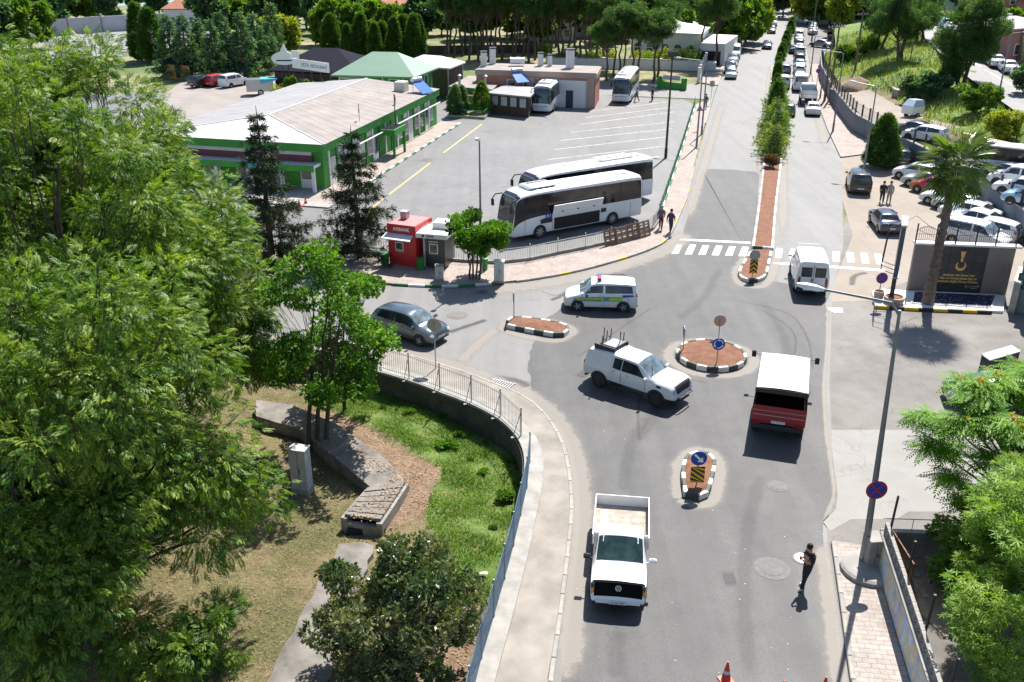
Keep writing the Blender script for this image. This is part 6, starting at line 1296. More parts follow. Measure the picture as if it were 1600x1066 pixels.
def house(label, u, v, w, d, h, rz, wm, rm, floors=2, cols=4, z=0.0, rise=2.2, cat='house'):
    c_ = P(u, v, z); c_.z = z if z < 1 else hill_w(c_) - .4; ex = Vector((math.cos(rz), math.sin(rz), 0)); ey = Vector((-ex.y, ex.x, 0)); q = [c_ - ex * w / 2, c_ + ex * w / 2, c_ + ex * w / 2 + ey * d, c_ - ex * w / 2 + ey * d]
    o = thing('house', label, cat, c_); ql = local(o, q); MB().prism([(p.x, p.y) for p in ql], 0, h).build('wall', wm, o); hip(o, q, h + .1, rise, rm, .5)
    for fl in range(floors):
        z0 = h * (fl + .3) / floors
        for k in range(cols): win(o, q[0], q[1], (k + .5) / cols, z0, z0 + 1.4, 1.1)
        for k in range(2):
            win(o, q[1], q[2], (k + .5) / 2, z0, z0 + 1.4, 1.1); win(o, q[3], q[0], (k + .5) / 2, z0, z0 + 1.4, 1.1)
        if fl: bl = MB().box(ql[0].lerp(ql[1], .3) - ey * .5 + Vector((0, 0, z0 - .5)), (w * .3, 1.0, .15), rz).build('balcony', M_CONC, o); MB().box(ql[0].lerp(ql[1], .3) - ey * .97 + Vector((0, 0, z0 - .05)), (w * .3, .06, .8), rz).build('balustrade', wm, bl)
    MB().box(ql[0].lerp(ql[2], .6) + Vector((0, 0, h + rise * .7)), (.7, .7, rise * 1.2), rz).build('chimney', M_WWALL, o); return o
house('pinkish white apartment house with terracotta roof beyond the villa', 1098, 62, 13, 10, 8.5, .15, M_CREAM, M_TILE, 3, 4)
house('narrow white house with red side seen between the pine trunks', 918, 58, 7, 8, 8.5, .1, M_WWALL, M_TILE, 3, 2); house('white house with red roof behind the middle pine trunks', 862, 64, 9, 8, 5, 0, M_WWALL, M_TILE, 2, 3)
house('pale house with pink roof behind the cypresses', 612, 62, 12, 8, 5, .05, M_CREAM, M_TILE, 2, 4); house('long pink roofed house at the top of the pine grove', 700, 42, 14, 9, 5.5, 0, M_CREAM, M_TILE, 2, 5); house('small white house with red hipped roof near the sea', 287, 46, 8, 7, 4.2, 0, M_WWALL, M_TILE, 1, 2)
house('tall pale apartment block at the top right beyond the car park', 1324, 38, 17, 12, 12, .1, plain('pale_blue_render', (.42, .45, .52, 1), .85, var=.1), M_RGREY, 4, 4, rise=1.5, cat='apartment block'); house('pale grey block behind the crest pines', 1372, 30, 12, 10, 10, .1, plain('pale_grey_render', (.45, .45, .48, 1), .85, var=.1), M_RGREY, 3, 3, rise=1.5, cat='apartment block')
house('blue grey house at the upper bend of the hill road', 1470, 6, 13, 9, 7, .2, plain('blue_grey_wall', (.30, .34, .40, 1), .85, var=.1), M_TILE, 2, 3, z=7.0); house('rose coloured house with grey roof at the right edge of the hill', 1608, 96, 9, 8, 4.5, .5, plain('rose_render', (.36, .16, .16, 1), .85, var=.2), M_RGREY, 1, 3, z=5.0, rise=1.0); house('brick coloured house above the stone wall at the upper right', 1605, 40, 11, 9, 6, .3, plain('brick_render', (.32, .12, .09, 1), .85, var=.2), M_RGREY, 2, 3, z=7.0, rise=1.2)
house('white house half hidden at the far end of the avenue', 1150, 14, 16, 10, 7, .1, M_WWALL, M_TILE, 2, 4); house('long low white building beyond the avenue at the top', 1175, 2, 30, 10, 6, .1, M_WWALL, M_RGREY, 2, 7)
# stone wall on the hill
sw = thing('stone_wall', 'tan rubble stone wall above the upper hill road', 'wall', P(1545, 84, 5.2)); sw.location.z = hill_w(sw.location) - .3
a, b = Vector((0, 0, 0)), P(1592, 100, 4.9) - P(1545, 84, 5.2); b.z = 0; M_ST = [plain('rubble_' + str(k), c_, .9, var=.3, scale=3, bump=.6, bscale=8) for k, c_ in enumerate(((.36, .27, .17, 1), (.30, .22, .14, 1), (.42, .33, .22, 1), (.25, .19, .13, 1)))]
MB().box((a + b) / 2 + Vector((0, .25, 2.0)), ((b - a).length, .4, 4.0), heading(a, b)).build('wall_core', M_CONCD, sw); L = (b - a).length; d = b.normalized(); rz = heading(a, b)
for r_ in range(8):
    x = 0 if r_ % 2 == 0 else -.3
    while x < L - .2:
        w = random.uniform(.55, 1.0); MB().box(a + d * (x + w / 2) + Vector((0, -.02 + random.uniform(-.03, .03), r_ * .5 + .25)), (w - .04, .3, .46), rz, .05).build('stone', random.choice(M_ST), sw); x += w
MB().box((a + b) / 2 + Vector((0, .2, 4.08)), (L + .2, .6, .16), rz).build('coping', M_CONC, sw)
# dark restaurant with roof sign
q = PL([(432, 146), (560, 153), (596, 132), (470, 127)]); o = thing('restaurant', 'dark timber restaurant with navy hipped roof left of the green pavilion', 'restaurant', q[0]); wall_box(o, q, 0, 3.0, M_WOOD); hip(o, q, 3.1, 2.4, M_DROOF, .8)
for f in (.15, .35, .55, .75, .92): win(o, q[0], q[1], f, .9, 2.3, 1.6, M_WGLS, frame_m=M_WOOD)
a, b = P(459, 122, 4.0), P(516, 131, 4.0); rs = thing('roof_sign', 'row of white lettered panels standing on the dark restaurant roof', 'sign', a); L = (b - a).length; rz = heading(a, b); rs.rotation_euler.z = rz
for x0, x1, t_ in ((0, .235, ''), (.255, .455, 'USTA'), (.475, 1.0, 'RESTAURANT')):
    pnl = MB().bx(x0 * L, x1 * L, -.05, .05, 1.2, 2.3).build('letter_panel', M_SWHITE, rs)
    if t_: text(t_, .62 if len(t_) < 6 else .5, plain('sign_grey_blue', (.16, .19, .26, 1), .5), pnl, frame(((x0 + x1) / 2 * L, -.056, 1.72), (1, 0, 0), (0, 0, 1)), .003, 0, .01)
MB().bx(0, .2 * L, -.05, .05, 2.4, 3.2).build('letter_panel', M_SWHITE, rs)
for x in (0, .25, .5, .75, 1): MB().tube([(x * L, .1, 0), (x * L, .1, 1.4)], .05, 5).build('stand', M_DARK, rs)
ov = thing('oval_sign', 'white oval sign with a pointed top on the restaurant roof', 'sign', P(447, 121, 4.0)); m = MB(); M = FY(0, 0, 2.2); m.prism([(1.55 * math.cos(t), .75 * math.sin(t)) for t in np.linspace(0, 2 * math.pi, 29)[:-1]], 0, .12); m.v = [M @ Vector(v) for v in m.v]; m.build('oval', M_SWHITE, ov); poly_on(FY(0, -.002, 2.2), [(-.45, .6), (.55, .6), (.05, 1.65), (-.3, 1.1)], .12, 'peak', M_SWHITE, ov); poly_on(FY(0, -.122, 2.2), [(-.95, -.3), (.95, -.3), (.95, -.15), (-.95, -.15)], .01, 'dark_line', M_KB, ov); MB().tube([(-.4, .1, 0), (-.4, .1, 2)], .06, 5).tube([(.4, .1, 0), (.4, .1, 2)], .06, 5).build('stand', M_DARK, ov)
# yellow hut, playground, distant walls
q = PL([(300 - 2, 128), (333 - 2, 130), (337, 120), (303, 119)]); q = PL([(262, 122), (298, 126), (300, 115), (268, 112)]); o = thing('garden_hut', 'ochre hut with dark roof under the cedars', 'hut', q[0]); wall_box(o, q, 0, 2.2, plain('ochre_wall', (.40, .24, .07, 1), .8, var=.15)); hip(o, q, 2.3, .9, M_DROOF, .5); win(o, q[0], q[1], .5, .1, 1.9, .9, M_INT, 'door', M_WOOD)
o = thing('playground_slide', 'red slide and blue climbing frame under the cedars', 'playground', P(366, 122)); MB().tube([(-2.6, 0, 1.8), (-1.6, 0, 1.7), (-.4, -.4, .4), (.2, -.5, .2)], .42, 8).build('slide', plain('slide_red', (.45, .03, .06, 1), .4), o)
for x in (.8, 2.2): 
    for y in (-.7, .7): MB().tube([(x, y, 0), (x, y, 2.6)], .08, 6).build('post', plain('play_blue', (.03, .14, .5, 1), .5), o)
MB().bx(.7, 2.3, -.8, .8, 1.1, 1.25).build('deck', MATS['play_blue'], o); MB().add([(.6, -.9, 2.5), (2.4, -.9, 2.5), (2.4, .9, 2.5), (.6, .9, 2.5), (1.5, 0, 3.3)], [(0, 1, 4), (1, 2, 4), (2, 3, 4), (3, 0, 4)]).build('canopy', MATS['slide_red'], o)
for k, (pts, h, lab) in enumerate((([(0, 62), (130, 52), (270, 44), (330, 40)], 3.2, 'long pale concrete wall around the sports court at the upper left'), ([(560, 88), (700, 84), (860, 82)], 1.4, 'low dark boundary wall behind the pine trunks'))):
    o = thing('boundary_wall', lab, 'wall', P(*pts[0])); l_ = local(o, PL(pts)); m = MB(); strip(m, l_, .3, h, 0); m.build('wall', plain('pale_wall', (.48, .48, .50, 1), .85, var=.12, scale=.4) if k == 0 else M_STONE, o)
    for p in resample(l_, 7 if k == 0 else 4): MB().box(p + Vector((0, -.1, h / 2 + .3)), (.35, .35, h + .6)).build('pier', M_CONC, o)
# yellow wall, barrier blocks and dirt heap on the terrace
o = thing('yellow_wall', 'weathered yellow wall at the back of the hill terrace', 'wall', P(1525, 238, 1.9)); l_ = local(o, PL([(1500, 232), (1525, 238), (1560, 246), (1600, 256), (1680, 275)], 1.9))
for a, b in zip(l_, l_[1:]): MB().box((a + b) / 2 + Vector((0, 0, .7)), ((b - a).length - .03, .3, 1.5), heading(a, b)).build('wall_panel', plain('yellow_render', (.52, .38, .13, 1), .85, var=.2, scale=1.0), o)
o = thing('barrier_wall', 'low reddish concrete barrier at the back of the terrace', 'wall', P(1390, 143, 2.1)); l_ = local(o, PL([(1377, 138), (1392, 145), (1404, 152)], 2.1))
for a, b in zip(l_, l_[1:]): MB().box((a + b) / 2 + Vector((0, 0, .3)), ((b - a).length, .3, .9), heading(a, b)).build('barrier', M_TANW, o)
o = thing('concrete_block', 'square brown concrete block at the end of the barrier', 'block', P(1408, 157, 1.95)); MB().box((0, 0, .6), (1.9, 1.2, 1.2), .2, .06).build('block', M_TANW, o); MB().box((0, 0, 1.24), (2.0, 1.3, .08), .2).build('cap', M_CONC, o)
o = thing('skip_trailer', 'small white covered trailer standing on the terrace', 'trailer', P(1424, 184, 1.95), .5); MB().bx(-.9, .9, -.7, .7, .45, 1.3, .06).build('box', M_SWHITE, o); MB().prism([(-.9, .45), (.9, .45), (.6, 1.9), (-.4, 1.9)], -.72, .72); m = MB(); m.add([(-.9, -.72, 1.3), (.9, -.72, 1.3), (.9, .72, 1.3), (-.9, .72, 1.3), (-.3, -.5, 1.95), (.9, -.5, 1.85), (.9, .5, 1.85), (-.3, .5, 1.95)], [(0, 1, 5, 4), (1, 2, 6, 5), (2, 3, 7, 6), (3, 0, 4, 7), (4, 5, 6, 7)]); m.build('cover', plain('pale_blue_tarp', (.40, .48, .58, 1), .6), o)
for sd in (-1, 1): wheel_parts(o, 0, .8, .3, sd, lod=1)
m = MB(); n_ = 14; vs = []
for k in range(6):
    f = k / 5; r_ = 2.3 * (1 - f) ** .8
    for i in range(n_): t = 2 * math.pi * i / n_; rr = r_ * (1 + .12 * math.sin(3 * t + k) + random.uniform(-.06, .06)); vs.append((rr * math.cos(t) * 1.3, rr * math.sin(t), 1.75 * f ** .9))
m.add(vs, [(k * n_ + i, k * n_ + (i + 1) % n_, (k + 1) * n_ + (i + 1) % n_, (k + 1) * n_ + i) for k in range(5) for i in range(n_)]); tag(m.build('earth_heap', plain('dug_earth', (.24, .17, .115, 1), .95, var=.4, scale=1.5, bump=1.0, bscale=6), None, P(1338, 141, 1.85), smooth=True), 'heap of brown earth on the terrace behind the railing', 'earth heap')
# ================================================================== KIOSKS AND STREET FURNITURE
PVZ = .125
M_KRED = plain('kiosk_red', (.52, .022, .026, 1), .4, var=.08); M_KREDT = plain('kiosk_roof_red', (.52, .17, .16, 1), .6, var=.12); M_KGREY = plain('kiosk_dark', (.045, .047, .052, 1), .35, var=.2); M_KWH = plain('kiosk_white', (.70, .70, .69, 1), .5, var=.06)
a, b = P(609, 412, PVZ), P(651, 418, PVZ); w = (b - a).length; o = thing('bank_kiosk', 'red cash machine kiosk with white awning', 'kiosk', a, heading(a, b)); D = 2.3
MB().bx(0, w, 0, D, 0, 2.2).build('cabin', M_KRED, o); hd = MB().bx(-.04, w + .04, -.04, D + .04, 2.2, 2.75).build('header', M_KRED, o); MB().bx(.05, w - .05, .05, D - .05, 2.751, 2.77).build('roof', M_KREDT, hd); MB().bx(-.04, w + .04, -.045, .02, 2.75, 2.8).build('roof_edge', M_KREDT, hd)
text('AKBANK', .3, M_SWHITE, hd, FY(w / 2, -.046, 2.47), .004, 0, .012); text('AKBANK', .26, plain('pale_pink_letter', (.75, .5, .48, 1), .5), hd, frame((w + .046, D * .55, 2.47), (0, 1, 0), (0, 0, 1)), .004)
MB().add([(-.1, -.04, 2.12), (w - .15, -.04, 2.12), (w - .02, -.75, 1.93), (-.14, -.75, 1.93), (-.1, -.04, 2.17), (w - .15, -.04, 2.17), (w - .02, -.75, 1.99), (-.14, -.75, 1.99)], [(4, 7, 6, 5), (0, 1, 2, 3), (3, 2, 6, 7), (1, 5, 6, 2), (0, 3, 7, 4)]).build('awning', M_KWH, o)
fr = MB().bx(.52, 1.12, -.05, -.002, .95, 1.6, .01).build('machine_frame', M_KWH, o); MB().bx(.58, 1.06, -.06, -.05, 1.12, 1.54).build('screen', M_WGLS, fr); MB().bx(.56, 1.1, -.12, -.05, .95, 1.05).build('keypad_shelf', M_GALV, fr); MB().bx(.5, 1.1, -.02, -.002, 1.78, 1.84).build('white_strip', M_KWH, o)
MB().bx(.3, .75, 1.2, 1.65, 2.77, 3.25).bx(.26, .79, 1.16, 1.69, 3.25, 3.3).build('cooling_unit', M_PANE, o)
a, b = P(663, 417, PVZ), P(696, 420, PVZ); w = (b - a).length; o = thing('bank_kiosk', 'dark grey cash machine kiosk with white flat roof', 'kiosk', a, heading(a, b)); D = 2.0
MB().bx(0, w, 0, D, 0, 2.1).build('cabin', M_KGREY, o); MB().bx(-.02, .12, -.01, D, 0, 2.1).build('side_panel', M_PANE, o); rf = MB().bx(-.35, w + .3, -.45, D + .1, 2.1, 2.42, .03).build('roof', M_KWH, o); MB().bx(.4, w - .1, .7, D - .2, 2.42, 2.85, .04).build('cooling_unit', M_KWH, rf)
text('QNB', .24, M_KGREY, rf, FY(w * .42, -.452, 2.26), .003, 0, .008); MB().lathe([(.1, 0), (.1, .006)], 14, FY(w * .1, -.452, 2.26)).build('logo_dot', M_KGREY, rf)
fr = MB().bx(.4, 1.0, -.05, -.002, .95, 1.65, .01).build('machine_frame', M_KWH, o); MB().bx(.46, .94, -.06, -.05, 1.02, 1.58).build('screen', M_WGLS, fr); MB().bx(.35, 1.02, -.04, -.002, 1.75, 1.8).build('light_strip', M_KWH, o)
M_BIN = plain('bin_green', (.02, .22, .04, 1), .5, var=.15)
def bin_(lab, u, v, s_=1.0):
    o = thing('litter_bin', lab, 'bin', P(u, v, PVZ)); MB().lathe([(.22 * s_, 0), (.27 * s_, .75), (.29 * s_, .78), (.24 * s_, .8)], 14).build('barrel', M_BIN, o, smooth=True); MB().lathe([(.24 * s_, .72), (.24 * s_, .79)], 14).build('liner', M_INT, o)
bin_('round green litter bin between the red and grey kiosks', 657, 421); bin_('green litter bin left of the red kiosk', 602, 414, 1.1); bin_('small green bin under the round tree', 757, 421, .9)
def cabinet(lab, u, v, w, d, h, mt, z=PVZ, rz=0.0, cap=None, top=None, plinth=.1):
    o = thing('utility_cabinet', lab, 'cabinet', P(u, v, z), rz); MB().bx(-w / 2 - .03, w / 2 + .03, -d / 2 - .03, d / 2 + .03, 0, plinth).build('plinth', M_CONC, o); MB().bx(-w / 2, w / 2, -d / 2, d / 2, plinth, h, .015).build('case', mt, o)
    MB().bx(-w / 2 - .03, w / 2 + .03, -d / 2 - .04, d / 2 + .03, h, h + .05, .012).build('lid', cap or mt, o); MB().bx(-.006, .006, -d / 2 - .008, -d / 2, plinth + .08, h - .06).build('door_seam', M_TRIM, o); MB().bx(.05, .08, -d / 2 - .03, -d / 2, h * .5, h * .6).build('handle', M_DARK, o); return o
M_CABG = plain('cabinet_pale_green', (.52, .55, .52, 1), .55, var=.08); M_CABW = plain('cabinet_dirty_white', (.50, .48, .45, 1), .7, var=.3, scale=5); M_CABR = plain('cabinet_rusty_grey', (.42, .42, .42, 1), .6, var=.25, scale=3)
cabinet('pale green utility cabinet right of the round tree', 780, 440, .62, .5, 1.35, M_CABG, rz=-.05); cabinet('stained white meter cabinet on the kerb before the grey kiosk', 687, 437, .5, .4, .95, M_CABW, rz=-.05, cap=M_CONCD)
cabinet('tall rusty grey utility cabinet standing in the park', 474, 770, .72, .5, 2.15, M_CABR, PARK_Z - .05, -.25, plinth=.3)
cabinet('grey concrete cabinet between the lamp post and painted wall', 1358, 884, .5, .6, 1.2, M_CONC, .12, .1)
for k, (u, v) in enumerate(((955, 381), (973, 377), (990, 372.5), (1008, 368))):       # pallets leaning on the fence
    o = thing('pallet', 'wooden pallet, %s from the left leaning on the yard fence' % ORD[k], 'pallet', P(u, v, PVZ) + Vector((0, -.32, 0)), heading(P(943, 385), P(1015, 365))); o.rotation_euler.x = R(-14); o['group'] = 'pallets leaning on the fence'
    mt = plain('pallet_wood_%d' % (k % 2), ((.20, .13, .085, 1), (.26, .18, .12, 1))[k % 2], .9, var=.35, scale=5)
    for i in range(6): MB().bx(-.55, .55, -.02, .0, .03 + i * .2, .13 + i * .2).build('slat', mt, o)
    for x in (-.5, 0, .5): MB().bx(x - .05, x + .05, .0, .1, 0, 1.16).build('bearer', mt, o)
    for i in range(3): MB().bx(-.55, .55, .1, .12, .03 + i * .5, .13 + i * .5).build('back_slat', mt, o)
for k, (u, v) in enumerate(((382, 410), (415, 414), (446, 417))):
    o = thing('planter_box', 'white and green planter box, %s from the left behind the leafy tree' % ORD[k], 'planter', P(u, v, PVZ), -.1); o['group'] = 'planter boxes on the kerb'; MB().bx(-.8, .8, -.3, .3, 0, .5, .02).build('box', M_KW if k % 2 == 0 else M_KG, o); MB().bx(-.75, .75, -.25, .25, .45, .51).build('soil', M_SOIL, o)
# traffic cones
M_CONE = plain('cone_orange', (.62, .055, .02, 1), .5, var=.1)
def cone(lab, p, rz=0.0):
    o = thing('traffic_cone', lab, 'traffic cone', p + Vector((0, 0, .014)), rz); MB().bx(-.2, .2, -.2, .2, 0, .035, .01).build('base', M_CONE, o); MB().lathe([(.145, .035), (.105, .3), (.062, .5), (.03, .7), (.022, .72)], 16).build('cone', M_CONE, o, smooth=True); MB().lathe([(.107, .31), (.086, .42)], 16, cap=False).build('reflective_band', plain('cone_band', (.62, .62, .6, 1), .4), o)
cone('orange traffic cone fully in view at the bottom edge', P(1134, 1064), .3); cone('orange cone tip left of the full cone at the bottom edge', P(1050, 1098)); cone('orange cone tip right of the full cone at the bottom edge', P(1221, 1094)); cone('rightmost orange cone at the bottom edge by the kerb', P(1286, 1088), .2)
for k, (u, v) in enumerate(((441, 348), (468, 325), (478, 320))): cone('distant orange cone, %s from the left before the terminal front' % ORD[k], P(u, v))
# ---------------------------------------------------------------- emblem wall, mosaic bed, billboard on the plaza
M0, M1 = P(1418, 457), P(1572, 464); d = (M1 - M0); d.z = 0; L = d.length; o = thing('emblem_wall', 'tan clad wall with black stone panel, gold crescent emblem and inscription', 'monument', M0, heading(M0, M1)); HM = 3.05
M_CLAD = plain('tan_cladding', (.245, .21, .195, 1), .6, var=.08, scale=1.5); M_GOLD = plain('gold_metal', (.62, .42, .14, 1), .35, .5, var=.1)
MB().bx(0, L, .12, .4, 0, HM).build('wall', M_CLAD, o); MB().bx(-.06, L + .3, .02, .62, HM, HM + .12, .015).build('coping', M_WWALL, o); x0, x1 = L * .235, L * .735
for k in range(int(x0 / .11)): MB().bx(k * .11 + .01, k * .11 + .1, .09, .12, 0, HM - .003).build('cladding_slat', M_CLAD, o)
for k in range(int((L - x1) / .11)): MB().bx(x1 + k * .11 + .01, x1 + k * .11 + .1, .09, .12, 0, HM - .003).build('cladding_slat', M_CLAD, o)
nx_, nz_ = 4, 6; tw_, th_ = (x1 - x0) / nx_, HM / nz_
for i in range(nx_):
    for j in range(nz_): MB().bx(x0 + i * tw_ + .006, x0 + (i + 1) * tw_ - .006, .06 + random.uniform(0, .006), .119, j * th_ + .006, (j + 1) * th_ - .006).build('stone_tile', plain('slate_%d' % random.randrange(3), [(.035, .04, .042, 1), (.05, .056, .058, 1), (.026, .03, .036, 1)][random.randrange(3)], .35, var=.35, scale=3), o)
cx, F0 = x0 + (x1 - x0) * .5, .05
M = FY(cx, F0, HM * .6); n = 26; m = MB(); vs = []
out = [(.30 * math.cos(t), .30 * math.sin(t)) for t in np.linspace(R(118), R(422), n)]; inn = [(.215 * math.cos(t), .075 + .225 * math.sin(t)) for t in np.linspace(R(118), R(422), n)]
vs = [(x, y, .0) for x, y in out] + [(x, y, .0) for x, y in inn] + [(x, y, .03) for x, y in out] + [(x, y, .03) for x, y in inn]
m.add([M @ Vector(v) for v in vs], [(2 * n + i, 2 * n + i + 1, 3 * n + i + 1, 3 * n + i) for i in range(n - 1)] + [(i, i + 1, 2 * n + i + 1, 2 * n + i) for i in range(n - 1)] + [(3 * n + i, 3 * n + i + 1, n + i + 1, n + i) for i in range(n - 1)]); em = m.build('crescent', M_GOLD, o)
poly_on(M, [(-.15, .92), (.16, .92), (.055, .46), (.09, .36), (.03, .3), (.0, .2), (-.04, .3), (-.1, .36), (-.05, .46)], .035, 'torch', M_GOLD, o)
for k, (t_, s_) in enumerate((('Jandarma, Her Zaman Yurt', .165), ('Ulus ve Cumhuriyete Aşk ve', .185), ('Sadakatle Bağlı Kanun Ordusu', .195))): text(t_, s_, M_GOLD, o, FY(cx - .02 * k, F0, HM * (.405 - k * .068)), .012, .25, .006)
sg = [(-.42, -.02), (-.36, .1), (-.34, -.08), (-.28, .04), (-.2, -.03), (-.1, .05), (0, -.02), (.1, .06), (.2, 0), (.34, .1), (.42, .07), (.4, -.02), (.2, -.07), (-.05, -.08)]; MB().tube([FY(x1 - .55, F0, HM * .17) @ Vector((x * .95, y * 1.1, .01)) for x, y in sg], .014, 5).build('signature', plain('gold_pale', (.66, .56, .38, 1), .4, .2), o)
rl = thing('ornamental_railing', 'black ornamental arched railing on top of the emblem wall', 'fence', o.location + Vector((0, 0, HM + .12)), o.rotation_euler.z); NP = 5
for k in range(NP + 1): MB().bx(k * L / NP - .035, k * L / NP + .035, .25, .32, 0, 1.15).build('post', M_KB, rl)
for k in range(NP):
    m = MB(); xa, xb = k * L / NP + .05, (k + 1) * L / NP - .05
    for z in (.12, .5): m.tube([(xa, .285, z), (xb, .285, z)], .018, 5)
    m.tube([(xa + (xb - xa) * f, .285, .78 + .18 * math.sin(math.pi * f)) for f in np.linspace(0, 1, 9)], .018, 5); m.tube([(xa, .285, .75), (xb, .285, .32)], .012, 4)
    for i in range(1, 9): f = i / 9; m.tube([(xa + (xb - xa) * f, .285, .12), (xa + (xb - xa) * f, .285, .86 + .18 * math.sin(math.pi * f))], .011, 4)
    m.build('railing_panel', M_KB, rl)
q = PL([(1419, 462), (1560, 480), (1566, 489), (1416, 484)]); q = [M0 + Vector((-.1, -.05, 0)), M1 + Vector((-.1, -.05, 0)), P(1567, 490), P(1366, 481), P(1362, 458), P(1380, 455)]
pf = thing('mosaic_plinth', 'low plinth with dark blue pebble mosaic and black yellow kerb under the palm', 'plinth', q[0]); MB().prism([(p.x, p.y) for p in local(pf, q)], 0, .15).build('slab', M_WWALL, pf)
bedq = [M0 + d * .05 + Vector((.0, -.2, 0)), M1 - d * .12 + Vector((0, -.2, 0)), P(1548, 485), P(1424, 478)]
t = NT('pebble_mosaic'); v_ = t.n('ShaderNodeTexVoronoi'); t.l(t.pos(), v_.inputs['Vector']); v_.inputs['Scale'].default_value = 4.5; t.base(t.ramp(v_.outputs['Distance'], [(.14, (.62, .64, .66, 1)), (.26, (.012, .022, .06, 1))])); t.set(Roughness=.45); t.bump(v_.outputs['Distance'], .5, .03)
MB().prism([(p.x, p.y) for p in local(pf, bedq)], .15, .165).build('mosaic', t.m, pf)
for k in range(4): a_, b_ = bedq[k], bedq[(k + 1) % 4]; m = MB(); strip(m, local(pf, [a_, b_]), .1, .2, .15); m.build('mosaic_border', M_WWALL, pf)
kerb_run(pf, local(pf, [P(1366, 482), P(1440, 486.5), P(1567, 491.5)]), .82, .16, .2, [M_KY, M_KB])
# billboard seen from the side
a = P(1391, 474); bb = thing('billboard', 'narrow dark billboard on one post seen from its back edge', 'billboard', a, R(68)); MB().tube([(0, 0, 0), (0, 0, 2.6)], .13, 10).build('post', M_DARK, bb)
pb = MB().prism([(-.95, 0), (.95, 0), (.95, 2.6), (-.95, 2.6)], 0, .0001); pn = MB(); pn.bx(-1.0, 1.0, -.12, .12, 2.0, 5.0, .03); pn.build('panel', plain('billboard_blue_grey', (.05, .075, .10, 1), .4, var=.1), bb); MB().bx(-1.05, 1.05, -.16, .16, 5.0, 5.1).bx(-1.05, 1.05, -.16, .16, 1.92, 2.0).build('frame', M_GALV, bb)
for x in (-.8, 0, .8): MB().tube([(x, .12, 4.9), (x, .75, 4.6), (x, .85, 2.3), (x, .12, 2.1)], .03, 5).build('strut', M_KB, bb)
MB().tube([(0, 0, 5.0), (.6, -.6, 5.3), (1.5, -1.6, 4.4)], .015, 4).build('cable', M_KB, bb)
def pot(lab, u, v, r, h, z=.15): 
    o = thing('planter_pot', lab, 'planter', P(u, v, z)); MB().lathe([(r * .8, 0), (r * .98, h * .3), (r * .9, h * .36), (r * 1.02, h * .65), (r * .95, h * .7), (r, h), (r * .85, h), (r * .8, h * .85)], 18, cap=False).build('pot', plain('pot_pink', (.44, .34, .28, 1), .85, var=.2), o, smooth=True); MB().lathe([(r * .84, h * .8), (.01, h * .88)], 14).build('soil', M_SOIL, o); return o
pot('round banded planter pot carrying the no stopping sign', 1372, 468, .3, .55); pot('wide low planter pot around the billboard post', 1396, 473, .58, .4)
o = sign_post('blue and red no stopping sign standing in the round planter pot', P(1372, 468, .45), 1.5); no_stop(o, 1.35, .34)
# gate building at the right edge
q = [P(1576, 484), P(1590, 494), P(1680, 505), P(1680, 470)]; o = thing('gate_house', 'grey concrete gate house with teal panel at the right edge', 'building', q[0]); wall_box(o, [P(1582, 487), P(1640, 500), P(1660, 462), P(1600, 450)], 0, 3.0, plain('grey_green_concrete', (.20, .21, .20, 1), .7, var=.2)); wall_box(o, [P(1574, 488), P(1584, 492), P(1592, 470), P(1582, 466)], 0, 1.9, M_CONC, 'low_wall'); wall_box(o, [P(1573, 489), P(1585, 493), P(1593, 469), P(1581, 465)], 1.9, 2.0, M_WWALL, 'wall_cap'); wall_box(o, [P(1580, 490), P(1650, 505), P(1662, 460), P(1598, 447)], 3.0, 3.25, M_PANE, 'roof_slab'); win(o, P(1582, 487), P(1640, 500), .3, 1.5, 2.4, 1.4, plain('teal_panel', (.02, .12, .10, 1), .4), 'panel', M_DARK)
o = thing('steel_column', 'tall dark steel column at the right edge beside the gate house', 'column', P(1592, 478)); MB().bx(-.16, .16, -.16, .16, 0, 6.8, .02).build('column', plain('navy_steel', (.035, .045, .065, 1), .45, .4), o); MB().bx(-.3, .3, -.3, .3, 0, .06).build('base_plate', M_DARK, o)
o = thing('stone_block', 'black stone block with slanted white top on the plaza', 'monument', P(1556, 585), .12); MB().add([(-.75, -.35, 0), (.75, -.35, 0), (.75, .35, 0), (-.75, .35, 0), (-.75, -.35, .95), (.75, -.35, 1.35), (.75, .35, 1.35), (-.75, .35, .95)], [(3, 2, 1, 0), (0, 1, 5, 4), (1, 2, 6, 5), (2, 3, 7, 6), (3, 0, 4, 7), (4, 5, 6, 7)]).build('block', plain('black_granite', (.025, .025, .027, 1), .3, var=.5, scale=10), o); MB().add([(-.78, -.38, .955), (.78, -.38, 1.37), (.78, .38, 1.37), (-.78, .38, .955), (-.78, -.38, 1.0), (.78, -.38, 1.41), (.78, .38, 1.41), (-.78, .38, 1.0)], [(4, 5, 6, 7), (0, 1, 5, 4), (1, 2, 6, 5), (2, 3, 7, 6), (3, 0, 4, 7)]).build('top', M_PANE, o)
